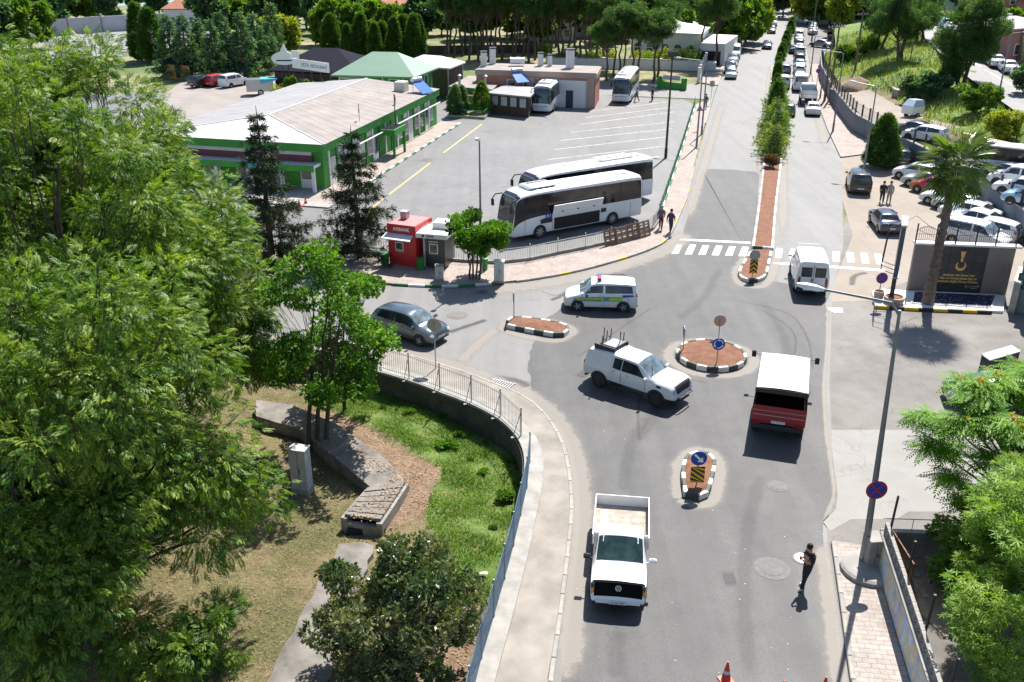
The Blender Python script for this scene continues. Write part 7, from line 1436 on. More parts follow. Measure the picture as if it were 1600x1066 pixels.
# ---------------------------------------------------------------- park: raised concrete channel with cover slabs
TZ = PARK_Z + .55
ch = thing('drain_channel', 'raised old concrete drain channel bending through the park', 'channel', P(560, 750, TZ) + Vector((0, 0, -.55)))
def chp(px): return local(ch, [Vector((p.x, p.y, 0)) for p in PL(px, TZ)])
M_CHAN = plain('mossy_concrete', (.17, .155, .137, 1), .95, var=.6, scale=1.0, bump=.9, bscale=9)
MB().prism([(p.x, p.y) for p in chp([(400, 625), (455, 632), (525, 662), (600, 715), (632, 747), (628, 758), (580, 762), (520, 712), (470, 672), (400, 650)])], -.3, .55).build('channel_wall', M_CHAN, ch)
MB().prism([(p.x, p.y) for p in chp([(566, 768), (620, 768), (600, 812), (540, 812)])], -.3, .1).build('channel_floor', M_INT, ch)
ql = [(575, 762), (634, 752), (592, 815), (536, 806)]
A_, B_, C2, D2 = ql
for k in range(6):
    f0, f1 = k / 6 + .012, (k + 1) / 6 - .012
    if k == 5: f1 -= .05
    q = chp([px_lerp(A_, D2, f0), px_lerp(B_, C2, f0), px_lerp(B_, C2, f1), px_lerp(A_, D2, f1)]); MB().prism([(p.x, p.y) for p in q], .43 + random.uniform(-.015, .015), .57 + random.uniform(-.02, .015)).build('cover_slab', M_CHAN, ch)
m = MB(); strip(m, chp([(590, 813), (537, 805)]), .22, .26, -.3); m.build('channel_end', M_CONCD, ch)
for e0, e1 in (((634, 752), (592, 815)), ((575, 762), (536, 806))): m = MB(); strip(m, chp([e0, e1]), .25, .44, -.3); m.build('channel_side', M_CONCD, ch)
mb = MB(); pth = thing('concrete_path', 'long pale concrete slab running down through the dry grass', 'path', P(490, 960, PARK_Z)); MB().prism([(p.x, p.y) for p in jag(local(pth, PL([(535, 850), (585, 850), (570, 900), (530, 1000), (500, 1120), (392, 1120), (430, 1040), (478, 950), (505, 900), (535, 850)], PARK_Z + .12)), .07)], -.2, .17).build('slab', M_CHAN, pth)
for u, v, lab in ((740, 926, 'white rag lying in the grass below the chain link fence'), (756, 900, 'small white scrap lying in the grass by the fence')):
    q = P(u, v, PARK_Z); m = MB(); vs = [(.16 * math.cos(t) * random.uniform(.6, 1.2), .1 * math.sin(t) * random.uniform(.6, 1.2), .08 + random.uniform(0, .04)) for t in np.linspace(0, 6.28, 9)[:-1]]; m.add(vs + [(0, 0, .16)], [(i, (i + 1) % 8, 8) for i in range(8)]); tag(m.build('rag', M_SWHITE, None, (q.x, q.y, park_h(q.x, q.y) + .03)), lab, 'litter')
# rubble and broken slab in the garden behind the painted wall
for k, (u, v, s_) in enumerate(((1447, 862, .5), (1457, 866, .35), (1440, 870, .3), (1464, 876, .3), (1471, 889, .4), (1432, 900, .3), (1450, 910, .25), (1424, 884, .35), (1443, 930, .3))):
    tag(MB().box((0, 0, s_ * .15), (s_, s_ * .7, s_ * .35), random.random(), .03).build('broken_slab', M_CONC if k % 2 else M_TANW, None, P(u, v) + Vector((0, 0, .02)), random.random()), 'piece of broken masonry lying in the garden behind the painted wall', 'rubble', 'rubble in the garden')
mb = MB().prism([(p.x, p.y) for p in PL([(1416, 872), (1470, 866), (1500, 930), (1480, 1000), (1440, 960)])], 0.0, .03); struct('garden_soil', mb, plain('garden_dirt', (.33, .26, .20, 1), .95, var=.35, scale=1.5, bump=.8, bscale=8))
# ================================================================== PEOPLE
def person(lab, loc, rz, top, legs, pose='stand', skin=(.42, .25, .17), hair=(.015, .012, .01), shoe=(.6, .6, .58), h=1.78, group=None, hat=None):
    o = thing('person', lab, 'person', loc, rz, group); k = h / 1.78
    J = dict(pel=(0, 0, .95), chest=(0, 0, 1.22), sh=(0, 0, 1.42), neck=(.01, 0, 1.52), head=(.03, 0, 1.66), crown=(.015, 0, 1.76))
    for s_, n in ((1, 'L'), (-1, 'R')):
        J['hip' + n] = (0, s_ * .09, .92); J['kn' + n] = (.02, s_ * .11, .50); J['an' + n] = (-.01, s_ * .12, .09); J['toe' + n] = (.15, s_ * .15, .035)
        J['shd' + n] = (0, s_ * .19, 1.40); J['el' + n] = (-.03, s_ * .25, 1.12); J['wr' + n] = (.06, s_ * .24, .88); J['hd' + n] = (.09, s_ * .23, .79)
    if pose == 'phone':
        for s_, n in ((1, 'L'), (-1, 'R')): J['el' + n] = (.02, s_ * .23, 1.12); J['wr' + n] = (.25, s_ * .10, 1.20); J['hd' + n] = (.32, s_ * .06, 1.24)
        J['head'] = (.07, 0, 1.645); J['crown'] = (.08, 0, 1.745); J['anL'] = (.22, .12, .09); J['toeL'] = (.38, .15, .04); J['knL'] = (.16, .11, .5)
    if pose == 'walk':
        J['knL'] = (.2, .1, .54); J['anL'] = (.26, .1, .1); J['toeL'] = (.42, .1, .06); J['knR'] = (-.05, -.1, .5); J['anR'] = (-.3, -.1, .14); J['toeR'] = (-.17, -.11, .03)
        J['elL'] = (-.14, .24, 1.14); J['wrL'] = (-.16, .24, .9); J['hdL'] = (-.13, .23, .81); J['elR'] = (.06, -.24, 1.13); J['wrR'] = (.2, -.22, .94); J['hdR'] = (.25, -.21, .86)
    RAD = dict(pel=(.19, .14), chest=(.2, .145), sh=(.17, .12), neck=(.06, .06), head=(.085, .105), crown=(.06, .075))
    rad = lambda n: RAD.get(n) or dict(hip=(.125, .12), kn=(.085, .085), an=(.065, .06), toe=(.05, .04), shd=(.1, .095), el=(.065, .065), wr=(.042, .042), hd=(.048, .034))[n[:-1]]
    names = list(J); idx = {n: i for i, n in enumerate(names)}
    E_ = [('pel', 'chest'), ('chest', 'sh'), ('sh', 'neck'), ('neck', 'head'), ('head', 'crown')]
    for n in 'LR': E_ += [('pel', 'hip' + n), ('hip' + n, 'kn' + n), ('kn' + n, 'an' + n), ('an' + n, 'toe' + n), ('sh', 'shd' + n), ('shd' + n, 'el' + n), ('el' + n, 'wr' + n), ('wr' + n, 'hd' + n)]
    me = bpy.data.meshes.new('skel'); me.from_pydata([Vector(J[n]) * k for n in names], [(idx[a], idx[b]) for a, b in E_], []); tmp = bpy.data.objects.new('skel', me); COL.objects.link(tmp)
    tmp.modifiers.new('s', 'SKIN'); tmp.modifiers.new('d', 'SUBSURF').levels = 2; tmp.modifiers['d'].render_levels = 2
    for i, n in enumerate(names): sv = me.skin_vertices[0].data[i]; sv.radius = tuple(x * k for x in rad(n)); sv.use_root = n == 'pel'
    dg = bpy.context.evaluated_depsgraph_get(); bm_ = bpy.data.meshes.new_from_object(tmp.evaluated_get(dg)); bpy.data.objects.remove(tmp)
    def cm(nm, c_): return plain(nm + '_%02x%02x%02x' % tuple(int(min(1, x) * 255) for x in c_), (*c_, 1), .8, var=.15, scale=8)
    for mt in (cm('cloth', top), cm('cloth', legs), cm('skin', skin), cm('shoe', shoe)): bm_.materials.append(mt)
    for p in bm_.polygons:
        c_ = p.center / k; z = c_.z; best = min(names, key=lambda n: (c_ - Vector(J[n])).length); b0 = best.rstrip('LR') if best[-1] in 'LR' else best
        p.material_index = 2 if b0 in ('neck', 'head', 'crown', 'hd', 'wr') else (3 if b0 == 'toe' or z < .1 else (1 if (b0 in ('hip', 'kn', 'an') or (b0 == 'pel' and z < 1.0)) else 0)); p.use_smooth = True
        if b0 == 'el' and (c_ - Vector(J['wr' + best[-1]])).length < .2: p.material_index = 2
    bm_.name = 'body'; link('body', bm_, o)
    hc = Vector(J['crown']) * k; m = MB(); m.lathe([(.095, -.1), (.108, -.04), (.1, .02), (.06, .07), (.01, .085)], 12, Matrix.Translation(hc + Vector((-.02, 0, -.02)))); m.build('hair' if not hat else 'hat', cm('hair', hat or hair), o, smooth=True)
    hd_ = Vector(J['head']) * k
    for s_ in (-1, 1): MB().lathe([(.013, 0), (.01, .008)], 8, frame(hd_ + Vector((.088, s_ * .035, .01)), (0, 1, 0), (0, 0, 1))).build('eye', M_KB, o); MB().box(hd_ + Vector((0, s_ * .1, -.01)), (.04, .025, .06), 0, .008).build('ear', cm('skin', skin), o)
    MB().box(hd_ + Vector((.1, 0, -.025)), (.035, .03, .045), 0, .01).build('nose', cm('skin', skin), o); MB().box(hd_ + Vector((.088, 0, -.065)), (.015, .05, .012), 0).build('mouth', plain('lip', (.3, .1, .08, 1), .6), o)
    for n, s_ in (('L', 1), ('R', -1)):
        b0 = Vector(J['hd' + n]) * k; dr = (b0 - Vector(J['wr' + n]) * k).normalized(); sd = dr.cross(Vector((0, 0, 1))).normalized() if abs(dr.z) < .8 else Vector((1, 0, 0))
        for q in range(4): a_ = b0 + sd * (q - 1.5) * .018; MB().tube([a_, a_ + dr * (.035 + .006 * (1 - abs(q - 1.5))), a_ + dr * .06 + Vector((.01, -s_ * .014, -.004))], [.009, .009, .007], 5).build('finger', cm('skin', skin), o)
        MB().tube([b0 - dr * .03 + sd * .03, b0 + sd * .045 + dr * .01], [.011, .008], 5).build('thumb', cm('skin', skin), o)
    return o
pm_ = person('man in black clothes and white shoes looking at a phone on the road', P(1258, 918) + Vector((0, 0, .015)), R(197), (.012, .012, .014), (.014, .014, .016), 'phone')
ph = Matrix.Rotation(R(197), 3, 'Z') @ Vector((.36, 0, 1.29)); t = thing('phone', 'dark phone held up by the man in black', 'phone', pm_.location + ph, R(197)); MB().box((0, 0, 0), (.012, .075, .15), 0, .003).build('case', M_KB, t); MB().box((-.008, 0, 0), (.002, .066, .13)).build('screen', M_WGLS, t)
person('man in dark clothes walking across the roadside lot', P(1377, 317), R(250), (.012, .012, .014), (.016, .016, .018), 'walk'); person('man in grey clothes standing in the roadside lot', P(1388, 317), R(240), (.28, .26, .24), (.26, .24, .22), 'stand', shoe=(.2, .18, .16))
person('walker in grey jacket and maroon trousers beside the yard fence', P(1032, 358, PVZ), R(75), (.12, .12, .13), (.09, .03, .03), 'walk', shoe=(.05, .05, .05), hair=(.3, .28, .26)); person('walker in dark blue clothes near the pavement corner', P(1047, 364, PVZ), R(60), (.045, .05, .075), (.03, .03, .05), 'walk', shoe=(.05, .05, .05))
person('walker in brown jacket on the avenue pavement far up', P(1102, 170, PVZ), R(255), (.10, .085, .075), (.26, .24, .22), 'walk', shoe=(.1, .1, .1)); person('person in dark red clothes near the gate of the coach yard', P(1019, 158), R(200), (.14, .03, .03), (.04, .03, .03), 'stand'); person('worker in grey washing the far coach', P(995, 159), R(150), (.3, .3, .3), (.06, .07, .09), 'walk')
# ================================================================== VEGETATION
M_BARK = plain('bark', (.085, .065, .05, 1), .95, var=.45, scale=4, bump=1.0, bscale=14); M_BARKP = plain('pine_bark', (.10, .072, .058, 1), .95, var=.45, scale=3, bump=1.0, bscale=9)
L_ASH = leafmat('ash_leaf', [(.022, .058, .011, 1), (.066, .142, .019, 1), (.138, .228, .028, 1), (.265, .325, .045, 1)], .3); L_MID = leafmat('lime_leaf', [(.03, .09, .012, 1), (.085, .2, .02, 1), (.17, .31, .03, 1)], .36)
L_SPR = leafmat('spruce_needle', [(.012, .026, .014, 1), (.024, .046, .02, 1), (.055, .075, .03, 1)], .15); L_PINE = leafmat('pine_needle', [(.024, .062, .022, 1), (.055, .12, .034, 1), (.125, .205, .055, 1)], .38)
L_CED = leafmat('cedar_needle', [(.026, .07, .045, 1), (.065, .14, .08, 1), (.15, .24, .12, 1)], .4); L_CYP = leafmat('cypress_leaf', [(.024, .065, .018, 1), (.055, .125, .028, 1), (.12, .2, .04, 1)], .35)
L_MAG = leafmat('glossy_leaf', [(.035, .07, .025, 1), (.07, .12, .04, 1), (.14, .17, .075, 1), (.28, .26, .12, 1)], .22, .3); L_AIL = leafmat('ailanthus_leaf', [(.06, .17, .012, 1), (.12, .27, .016, 1), (.2, .36, .025, 1)], .4); L_MAP = leafmat('maple_leaf', [(.08, .18, .022, 1), (.16, .28, .035, 1), (.28, .38, .08, 1)], .4)
L_BUSH = leafmat('bush_leaf', [(.04, .10, .016, 1), (.10, .19, .026, 1), (.19, .27, .045, 1)], .38); L_FLOW = leafmat('seed_cluster', [(.42, .26, .05, 1), (.52, .38, .1, 1)], .3); L_YEL = leafmat('yellow_green_leaf', [(0.145, 0.217, 0.029, 1), (0.261, 0.304, 0.043, 1), (0.320, 0.320, 0.072, 1)], .4); L_DRY = leafmat('dry_shrub', [(.12, .07, .03, 1), (.20, .13, .05, 1)], .2)
L_PALM = leafmat('palm_leaf', [(.04, .085, .025, 1), (.10, .16, .04, 1), (.2, .25, .08, 1)], .3, .3)
def unit(a): return a / np.maximum(1e-9, np.linalg.norm(a, axis=-1, keepdims=True))
def rnd_dirs(n): return unit(RNG.normal(size=(n, 3)))
def leaflet(L, w, base, d, bend=0.0):
    "one leaf blade in template space: x along the twig, y across, z up"
    bx_, by_ = base; dx, dy = d; px_, py_ = -dy, dx
    return [(bx_, by_, 0), (bx_ + dx * L * .5 + px_ * w / 2, by_ + dy * L * .5 + py_ * w / 2, .12 * L * bend), (bx_ + dx * L, by_ + dy * L, -.2 * L * bend), (bx_ + dx * L * .5 - px_ * w / 2, by_ + dy * L * .5 - py_ * w / 2, .12 * L * bend)]
def pinnate(n, rach, L, w, ang=60, droop=.4):
    t = []
    for k in range(n):
        f = (k + 1) / (n + .5); x = f * rach; l_ = L * (1 - .35 * abs(f - .5) * 1.4); a = R(ang - 15 * f)
        for s_ in (1, -1):
            q = leaflet(l_, w, (x, 0), (math.cos(a), s_ * math.sin(a)), 1.0); t += [(a_, b_, c_ - droop * (a_ / rach) ** 2 * rach * .5) for a_, b_, c_ in q]
    q = leaflet(L, w, (rach, 0), (1, 0), 1.0); t += [(a_, b_, c_ - droop * rach * .5 * min(1.3, (a_ / rach) ** 2)) for a_, b_, c_ in q]; return np.array(t)
def spray(n, L, w, spread=1.0, zs=.6):
    t = []
    for k in range(n):
        d = rnd_dirs(1)[0]; d = unit(np.array([1.0, d[1] * spread, d[2] * spread * zs])); s_ = unit(np.cross(d, rnd_dirs(1)[0])); o_ = np.array([RNG.uniform(-.2, .3) * L, RNG.uniform(-.3, .3) * L, RNG.uniform(-.2, .2) * L])
        for a, b in ((0, 0), (.5, .5), (1, 0), (.5, -.5)): t.append(o_ + d * L * a + s_ * w * b)
    return np.array(t)
T_ASH = pinnate(4, .24, .15, .042, 52); T_LIME = spray(6, .15, .075, 1.2); T_NEED = spray(9, .34, .05, 1.3, 1.0); T_PINE = spray(12, .42, .045, 2.2, 2.0); T_BUSH = spray(6, .22, .09, 1.4, 1.0); T_GLOSS = spray(7, .17, .07, 1.5, 1.3); T_AIL = pinnate(9, .62, .15, .046, 78, .5); T_CYP = spray(8, .4, .07, .8, .8); T_FAR = spray(7, .55, .26, 1.5, 1.2); T_STAR = np.array(sum([[(0, 0, 0), (.07 * math.cos(R(a - 14)), .07 * math.sin(R(a - 14)), .01), (l_ * math.cos(R(a)), l_ * math.sin(R(a)), -.02), (.07 * math.cos(R(a + 14)), .07 * math.sin(R(a + 14)), .01)] for a, l_ in ((0, .2), (55, .17), (-55, .17), (110, .12), (-110, .12))], []))
def cloud(name, pos, dirs, tmpl, scale, mat, parent, flat=0.0):
    N = len(pos); k = len(tmpl); d = unit(dirs); r_ = rnd_dirs(N); r_ = r_ * (1 - flat) + np.array([0, 0, 1.0]) * flat
    n = unit(r_ - d * np.sum(r_ * d, axis=1, keepdims=True)); s_ = np.cross(n, d); T = tmpl[None, :, :] * np.asarray(scale).reshape(-1, 1, 1)
    v = pos[:, None, :] + T[:, :, 0:1] * d[:, None, :] + T[:, :, 1:2] * s_[:, None, :] + T[:, :, 2:3] * n[:, None, :]
    v = v.reshape(-1, 3).astype(np.float32); nf = N * k // 4; me = bpy.data.meshes.new(name); me.vertices.add(len(v)); me.vertices.foreach_set('co', v.ravel()); me.loops.add(nf * 4); me.loops.foreach_set('vertex_index', np.arange(nf * 4, dtype=np.int32)); me.polygons.add(nf); me.polygons.foreach_set('loop_start', np.arange(0, nf * 4, 4, dtype=np.int32)); me.update(calc_edges=True); me.materials.append(mat)
    return link(name, me, parent)
def sph(n, bias=.55): return rnd_dirs(n) * (RNG.uniform(0, 1, (n, 1)) ** bias)
def wander(a, b, amp, n=5):
    a, b = Vector(a), Vector(b); return [a.lerp(b, k / n) + Vector((random.uniform(-1, 1), random.uniform(-1, 1), random.uniform(-.5, .5))) * amp * (1 if 0 < k < n else 0) for k in range(n + 1)]
def broadleaf(label, base, H, Rr, clumps, sprigs, tmpl, mat, lean=(0, 0), crown_z=.6, vz=.42, cr=(.9, 1.4), trunk_r=.22, stems=1, leaf=1.0, name='broadleaf_tree', extra=(), group=None, flat=.5, droop=.2, bark=None, cat='tree', hollow=.35, limb_from=.3):
    o = thing(name, label, cat, base, 0, group); tb_ = MB(); C = np.zeros((0, 3)); cen = np.array([lean[0] * crown_z, lean[1] * crown_z, H * crown_z]); u_ = rnd_dirs(clumps) * (hollow + (1 - hollow) * RNG.uniform(0, 1, (clumps, 1)) ** .5); C = cen + u_ * np.array([Rr, Rr, H * vz])
    C[:, 2] = np.clip(C[:, 2], H * .18, H - .4); C = np.vstack([C] + [np.array([e[:3]]) for e in extra]) if extra else C
    rad = RNG.uniform(cr[0], cr[1], len(C))
    for s_ in range(stems):
        ox = (s_ - (stems - 1) / 2) * trunk_r * 3.2; top = Vector((lean[0] * .8 + ox * 2, lean[1] * .8, H * .8)); tp = wander((ox, random.uniform(-.2, .2) if s_ else 0, -.3), top, trunk_r * 1.1, 7); tb_.tube(tp, [trunk_r * (1.25 - 1.08 * k / 7) for k in range(8)], 9)
        for i in range(s_, len(C), stems):
            c_ = Vector(C[i]); f = min(.95, max(limb_from, (c_.z / H) * .62)); k = f * 7; a = tp[int(k)].lerp(tp[min(7, int(k) + 1)], k % 1); r_ = trunk_r * .42 * (1 - f * .6); tb_.tube(wander(a, c_, .22, 4), [r_, r_ * .7, r_ * .5, r_ * .32, r_ * .15], 6)
            for q in range(2): e = c_ + Vector(rnd_dirs(1)[0]) * rad[i] * .8; tb_.tube([c_.lerp(a, .3), c_.lerp(e, .5), e], [r_ * .3, r_ * .2, r_ * .08], 4)
    tb_.build('trunk', bark or M_BARK, o, smooth=True)
    w = rad ** 2; idx = RNG.choice(len(C), sprigs, p=w / w.sum()); off = sph(sprigs, .42) * rad[idx, None] * np.array([1, 1, .72]); pos = C[idx] + off; pos[:, 2] = np.maximum(pos[:, 2], .25)
    d = unit(off) * .8 + rnd_dirs(sprigs) * .55 + np.array([0, 0, -droop]) + unit(pos - cen) * .35
    cloud('crown', pos, d, tmpl, RNG.uniform(.7, 1.25, sprigs) * leaf, mat, o, flat); return o
PKZ = lambda u, v: (lambda q: Vector((q.x, q.y, park_h(q.x, q.y))))(P(u, v, PARK_Z))
# foreground ash trees
broadleaf('low branched ash tree in the lower left corner of the picture', PKZ(70, 1030), 9.0, 3.4, 50, 8000, T_ASH, L_ASH, (.4, .3), .42, .40, trunk_r=.2, limb_from=.12, leaf=1.05)
broadleaf('nearest large ash tree at the lower left of the park', PKZ(150, 955), 13.2, 4.4, 56, 11000, T_ASH, L_ASH, (1.9, .3), .62, .40, trunk_r=.26, extra=[(3.9, -.2, 4.4), (4.6, .3, 4.9), (5.1, .4, 4.1), (3.2, -.8, 5.2), (4.4, -.6, 3.4), (5.6, .8, 5.2), (5.9, .6, 4.4), (3.6, .9, 6.2), (4.8, 1.2, 6.5), (2.2, 2, 3.0), (-1.5, -1, 4.5), (-2.5, .5, 3.8), (-1, 1.5, 3.2), (.5, -1.5, 5), (-3, -.6, 5.2), (0, 2.5, 4.4), (-2, 2.2, 5.6)], limb_from=.2, leaf=1.1)
broadleaf('tall ash tree reaching the upper left edge of the picture', PKZ(110, 770), 17.2, 5.0, 62, 11000, T_ASH, L_ASH, (2.6, .5), .6, .42, trunk_r=.26, leaf=1.15)
broadleaf('broad ash tree in front of the terminal roof', PKZ(265, 680), 14.0, 4.3, 58, 11000, T_ASH, L_ASH, (1.4, .5), .57, .42, trunk_r=.24, leaf=1.15, extra=[(4.4, -.6, 5.2), (5.0, -1.0, 4.4), (4.9, .2, 6.0), (4.2, -1.6, 4.0), (5.6, -.4, 3.6), (5.9, -.9, 4.6)])
broadleaf('ash tree standing farthest left beside the side street', PKZ(60, 620), 16.5, 4.8, 50, 7500, T_ASH, L_ASH, (1.5, 0), .6, .42, trunk_r=.24, leaf=1.25)
broadleaf('ash tree behind the broad one with its top against the rear car park', PKZ(215, 600), 16.8, 4.2, 46, 7500, T_ASH, L_ASH, (.9, 0), .62, .4, trunk_r=.22, leaf=1.25)
broadleaf('bright green multi stemmed tree at the railing of the park', PKZ(496, 702), 9.6, 2.7, 40, 4200, T_LIME, L_MID, (1.2, .6), .62, .40, (.5, .85), .10, 3, 1.1, limb_from=.35, extra=[(2.6, 1.0, 4.4), (3.0, 1.2, 5.2), (1.8, .4, 3.4)])
broadleaf('slim leafy tree beside the multi stemmed tree at the railing', PKZ(538, 640), 7.6, 1.9, 18, 1500, T_LIME, L_MID, (.5, .4), .6, .38, (.45, .7), .08, 1, 1.15, limb_from=.35)
broadleaf('large glossy leaved bush at the bottom of the park', PKZ(630, 1070), 5.0, 2.6, 58, 5200, T_GLOSS, L_MAG, (-.1, .4), .5, .44, (.35, .65), .10, 3, 1.0, name='glossy_bush', cat='bush', flat=.5, limb_from=.12, extra=[(-1.6, 1.4, 1.2), (-2.0, .8, .9), (-.8, 2.0, 1.8), (1.4, 2.0, 2.0), (2.0, 1.2, 1.6)])
broadleaf('thin leafy bush in the dry grass below the nearest ash tree', PKZ(335, 1040), 2.6, 1.3, 14, 900, T_ASH, L_ASH, (0, 0), .5, .4, (.4, .6), .04, 3, 1.0, name='thin_bush', cat='bush', limb_from=.1)
broadleaf('thin leafy shrub low under the large ash trunk', PKZ(230, 1050), 3.0, 1.5, 14, 1000, T_ASH, L_ASH, (0, 0), .5, .4, (.45, .7), .04, 3, 1.05, name='thin_bush', cat='bush', limb_from=.1)
MATS['glossy_leaf'].node_tree.nodes['Principled BSDF'].inputs['Specular IOR Level'].default_value = .55
ASH = [o_ for o_ in list(COL.objects) if o_.get('label', '').find('ash tree') >= 0]; ASH = {k: next(o_ for o_ in ASH if k in o_['label']) for k in ('nearest', 'tall', 'broad', 'behind')}
for k, u, v, rz, s_, lab in (('tall', 45, 705, 2.2, 1.08, 'ash tree between the tall and the farthest left one'), ('broad', 175, 745, 3.6, .92, 'ash tree in the middle of the left tree mass'), ('behind', 120, 625, 1.1, .98, 'ash tree at the back of the left tree mass'), ('nearest', 35, 880, 3.4, .85, 'ash tree at the left edge above the low branched one'), ('behind', 300, 640, 4.0, .82, 'shorter ash tree at the right of the left tree mass')):
    copy_tree(ASH[k], PKZ(u, v), rz, lab, scale=s_)
# round tree by the kiosks
broadleaf('round crowned green tree on the pavement beside the kiosks', P(742, 436, .12), 4.5, 1.75, 34, 4200, T_LIME, L_MID, (.15, .2), .66, .27, (.45, .7), .06, 4, 1.25, limb_from=.3)
# right foreground: ailanthus, bush, maple
o = thing('ailanthus_tree', 'feathery leaved tree with orange seed clusters at the right edge', 'tree', P(1560, 850)); Cn = []; tb_ = MB(); H = 6.6
tb_.tube(wander((0, 0, -.2), (-.1, .3, 5.6), .15, 6), [.16, .15, .13, .11, .09, .06, .03], 8); N = 30
for i in range(N):
    a = RNG.uniform(0, 6.28); r_ = RNG.uniform(.6, 3.0); z = 3.6 + 3.0 * math.sqrt(max(0, 1 - (r_ / 3.3) ** 2)) * RNG.uniform(.55, 1.0); c_ = Vector((r_ * math.cos(a), r_ * math.sin(a) * .95 + .3, z)); Cn.append(c_); tb_.tube(wander((0, .1, z * .55), c_, .12, 3), [.06, .045, .03, .015], 5)
for e in ((-2.6, -.6, 3.2), (-2.2, .6, 3.6), (-3.0, .4, 3.9), (-2.2, -1.2, 2.6), (-1.2, -1.6, 2.4), (-2.9, 1.4, 4.5), (-1.6, -1.0, 4.2)): Cn.append(Vector(e)); tb_.tube(wander((0, 0, 2), e, .12, 3), [.06, .045, .03, .015], 5)
tb_.build('trunk', M_BARK, o, smooth=True); Cn = np.array([tuple(c_) for c_ in Cn]); n = 2600; idx = RNG.integers(0, len(Cn), n); a = RNG.uniform(0, 6.28, n); d = np.stack([np.cos(a), np.sin(a), RNG.uniform(-.25, .5, n)], 1); cloud('crown', Cn[idx] + rnd_dirs(n) * .22, d, T_AIL, RNG.uniform(.8, 1.25, n), L_AIL, o, .75)
hi = Cn[Cn[:, 2] > 4.6]; n = 700; idx = RNG.integers(0, len(hi), n); cloud('seed_cluster', hi[idx] + sph(n) * np.array([.22, .22, .12]) + np.array([0, 0, .22]), rnd_dirs(n), spray(5, .09, .05, 2, 2), np.ones(n), L_FLOW, o)
broadleaf('mid green bush in the garden below the feathery tree', P(1520, 905), 3.6, 1.5, 22, 2600, T_LIME, L_BUSH, (0, 0), .55, .4, (.5, .75), .06, 3, 1.1, name='garden_bush', cat='bush', limb_from=.1); broadleaf('brown tinged bush at the foot of the garden rubble', P(1492, 925), 2.2, .9, 12, 1100, T_ASH, L_BUSH, (0, 0), .5, .4, (.35, .55), .04, 3, .8, name='garden_bush', cat='bush', limb_from=.1)
broadleaf('bright star leaved maple tree filling the lower right corner', P(1650, 1090), 8.2, 2.9, 44, 5600, T_STAR, L_MAP, (-.3, .3), .6, .38, (.5, .85), .12, 1, 1.25, name='maple_tree', flat=.7, limb_from=.25, extra=[(-2.6, .2, 3.2), (-3.0, -.2, 2.6), (-2.4, -.4, 2.0), (-3.2, .6, 3.6)])
broadleaf('low maple boughs at the bottom right beside the painted wall', P(1560, 1110), 4.2, 1.7, 18, 2400, T_STAR, L_MAP, (-.2, 0), .55, .4, (.45, .7), .07, 2, .9, name='maple_tree', flat=.7, limb_from=.15)
for u, v, rz, s_, lab in ((1600, 985, 2.0, .8, 'maple tree at the right edge above the corner maple'), (1545, 1010, 4.2, .55, 'small maple beside the rubble of the garden')): copy_tree(next(o_ for o_ in COL.objects if o_.get('label', '').startswith('bright star')), P(u, v), rz, lab, scale=s_)
copy_tree(next(o_ for o_ in COL.objects if o_.name == 'ailanthus_tree'), P(1625, 800), 2.5, 'second feathery leaved tree behind the first at the right edge', scale=1.0)
# ---- palm
o = thing('fan_palm', 'tall fan palm with rough trunk before the emblem wall', 'palm tree', P(1449, 474, .15)); PH = 8.4; LX = .12
prof = [(.36, -.1), (.33, .5), (.27, 1.4), (.24, 3.0), (.22, 5.0), (.24, PH - .6), (.18, PH)]; m = MB(); n_ = 14; vs = []; rows_ = 40
for k in range(rows_ + 1):
    z = -.1 + (PH + .1) * k / rows_; r_ = float(np.interp(z, [p[1] for p in prof], [p[0] for p in prof])) + (.028 if k % 2 else -.012)
    for i in range(n_): t = 2 * math.pi * (i + .5 * (k % 2)) / n_; rr = r_ + (random.uniform(-.03, .035) if z > 2.2 else random.uniform(-.008, .008)); vs.append((rr * math.cos(t) + LX * z / PH, rr * math.sin(t), z))
m.add(vs, [(k * n_ + i, k * n_ + (i + 1) % n_, (k + 1) * n_ + (i + 1) % n_, (k + 1) * n_ + i) for k in range(rows_) for i in range(n_)]); m.build('trunk', plain('palm_trunk', (.14, .105, .085, 1), .95, var=.55, scale=7, bump=1.0, bscale=20), o)
fan = []
for k in range(26):
    a = R(-125 + 250 * k / 25); LL = 1.35 * (1 - .25 * abs(k - 12.5) / 12.5); dx, dy = math.cos(a), math.sin(a); w = .036; LL *= RNG.uniform(.85, 1.1)
    fan += [(0, 0, 0), (dx * LL * .5 - dy * w, dy * LL * .5 + dx * w, .03), (dx * LL, dy * LL, -.16), (dx * LL * .5 + dy * w, dy * LL * .5 - dx * w, -.03)]
fan = np.array(fan); n = 46; ga = np.arange(n) * 2.39996; el = np.linspace(1.25, -1.15, n) + RNG.uniform(-.12, .12, n); d = np.stack([np.cos(ga) * np.cos(el), np.sin(ga) * np.cos(el), np.sin(el)], 1); pet = RNG.uniform(.95, 1.35, n)[:, None]; c0 = np.array([LX, 0, PH - .1]); tips = c0 + d * pet + np.array([0, 0, -.12])
m = MB()
for k in range(n): m.tube([c0, c0 + d[k] * pet[k] * .55 + np.array([0, 0, .05]), tips[k]], [.03, .022, .014], 4)
m.build('leaf_stalks', plain('palm_stalk', (.20, .22, .09, 1), .6), o)
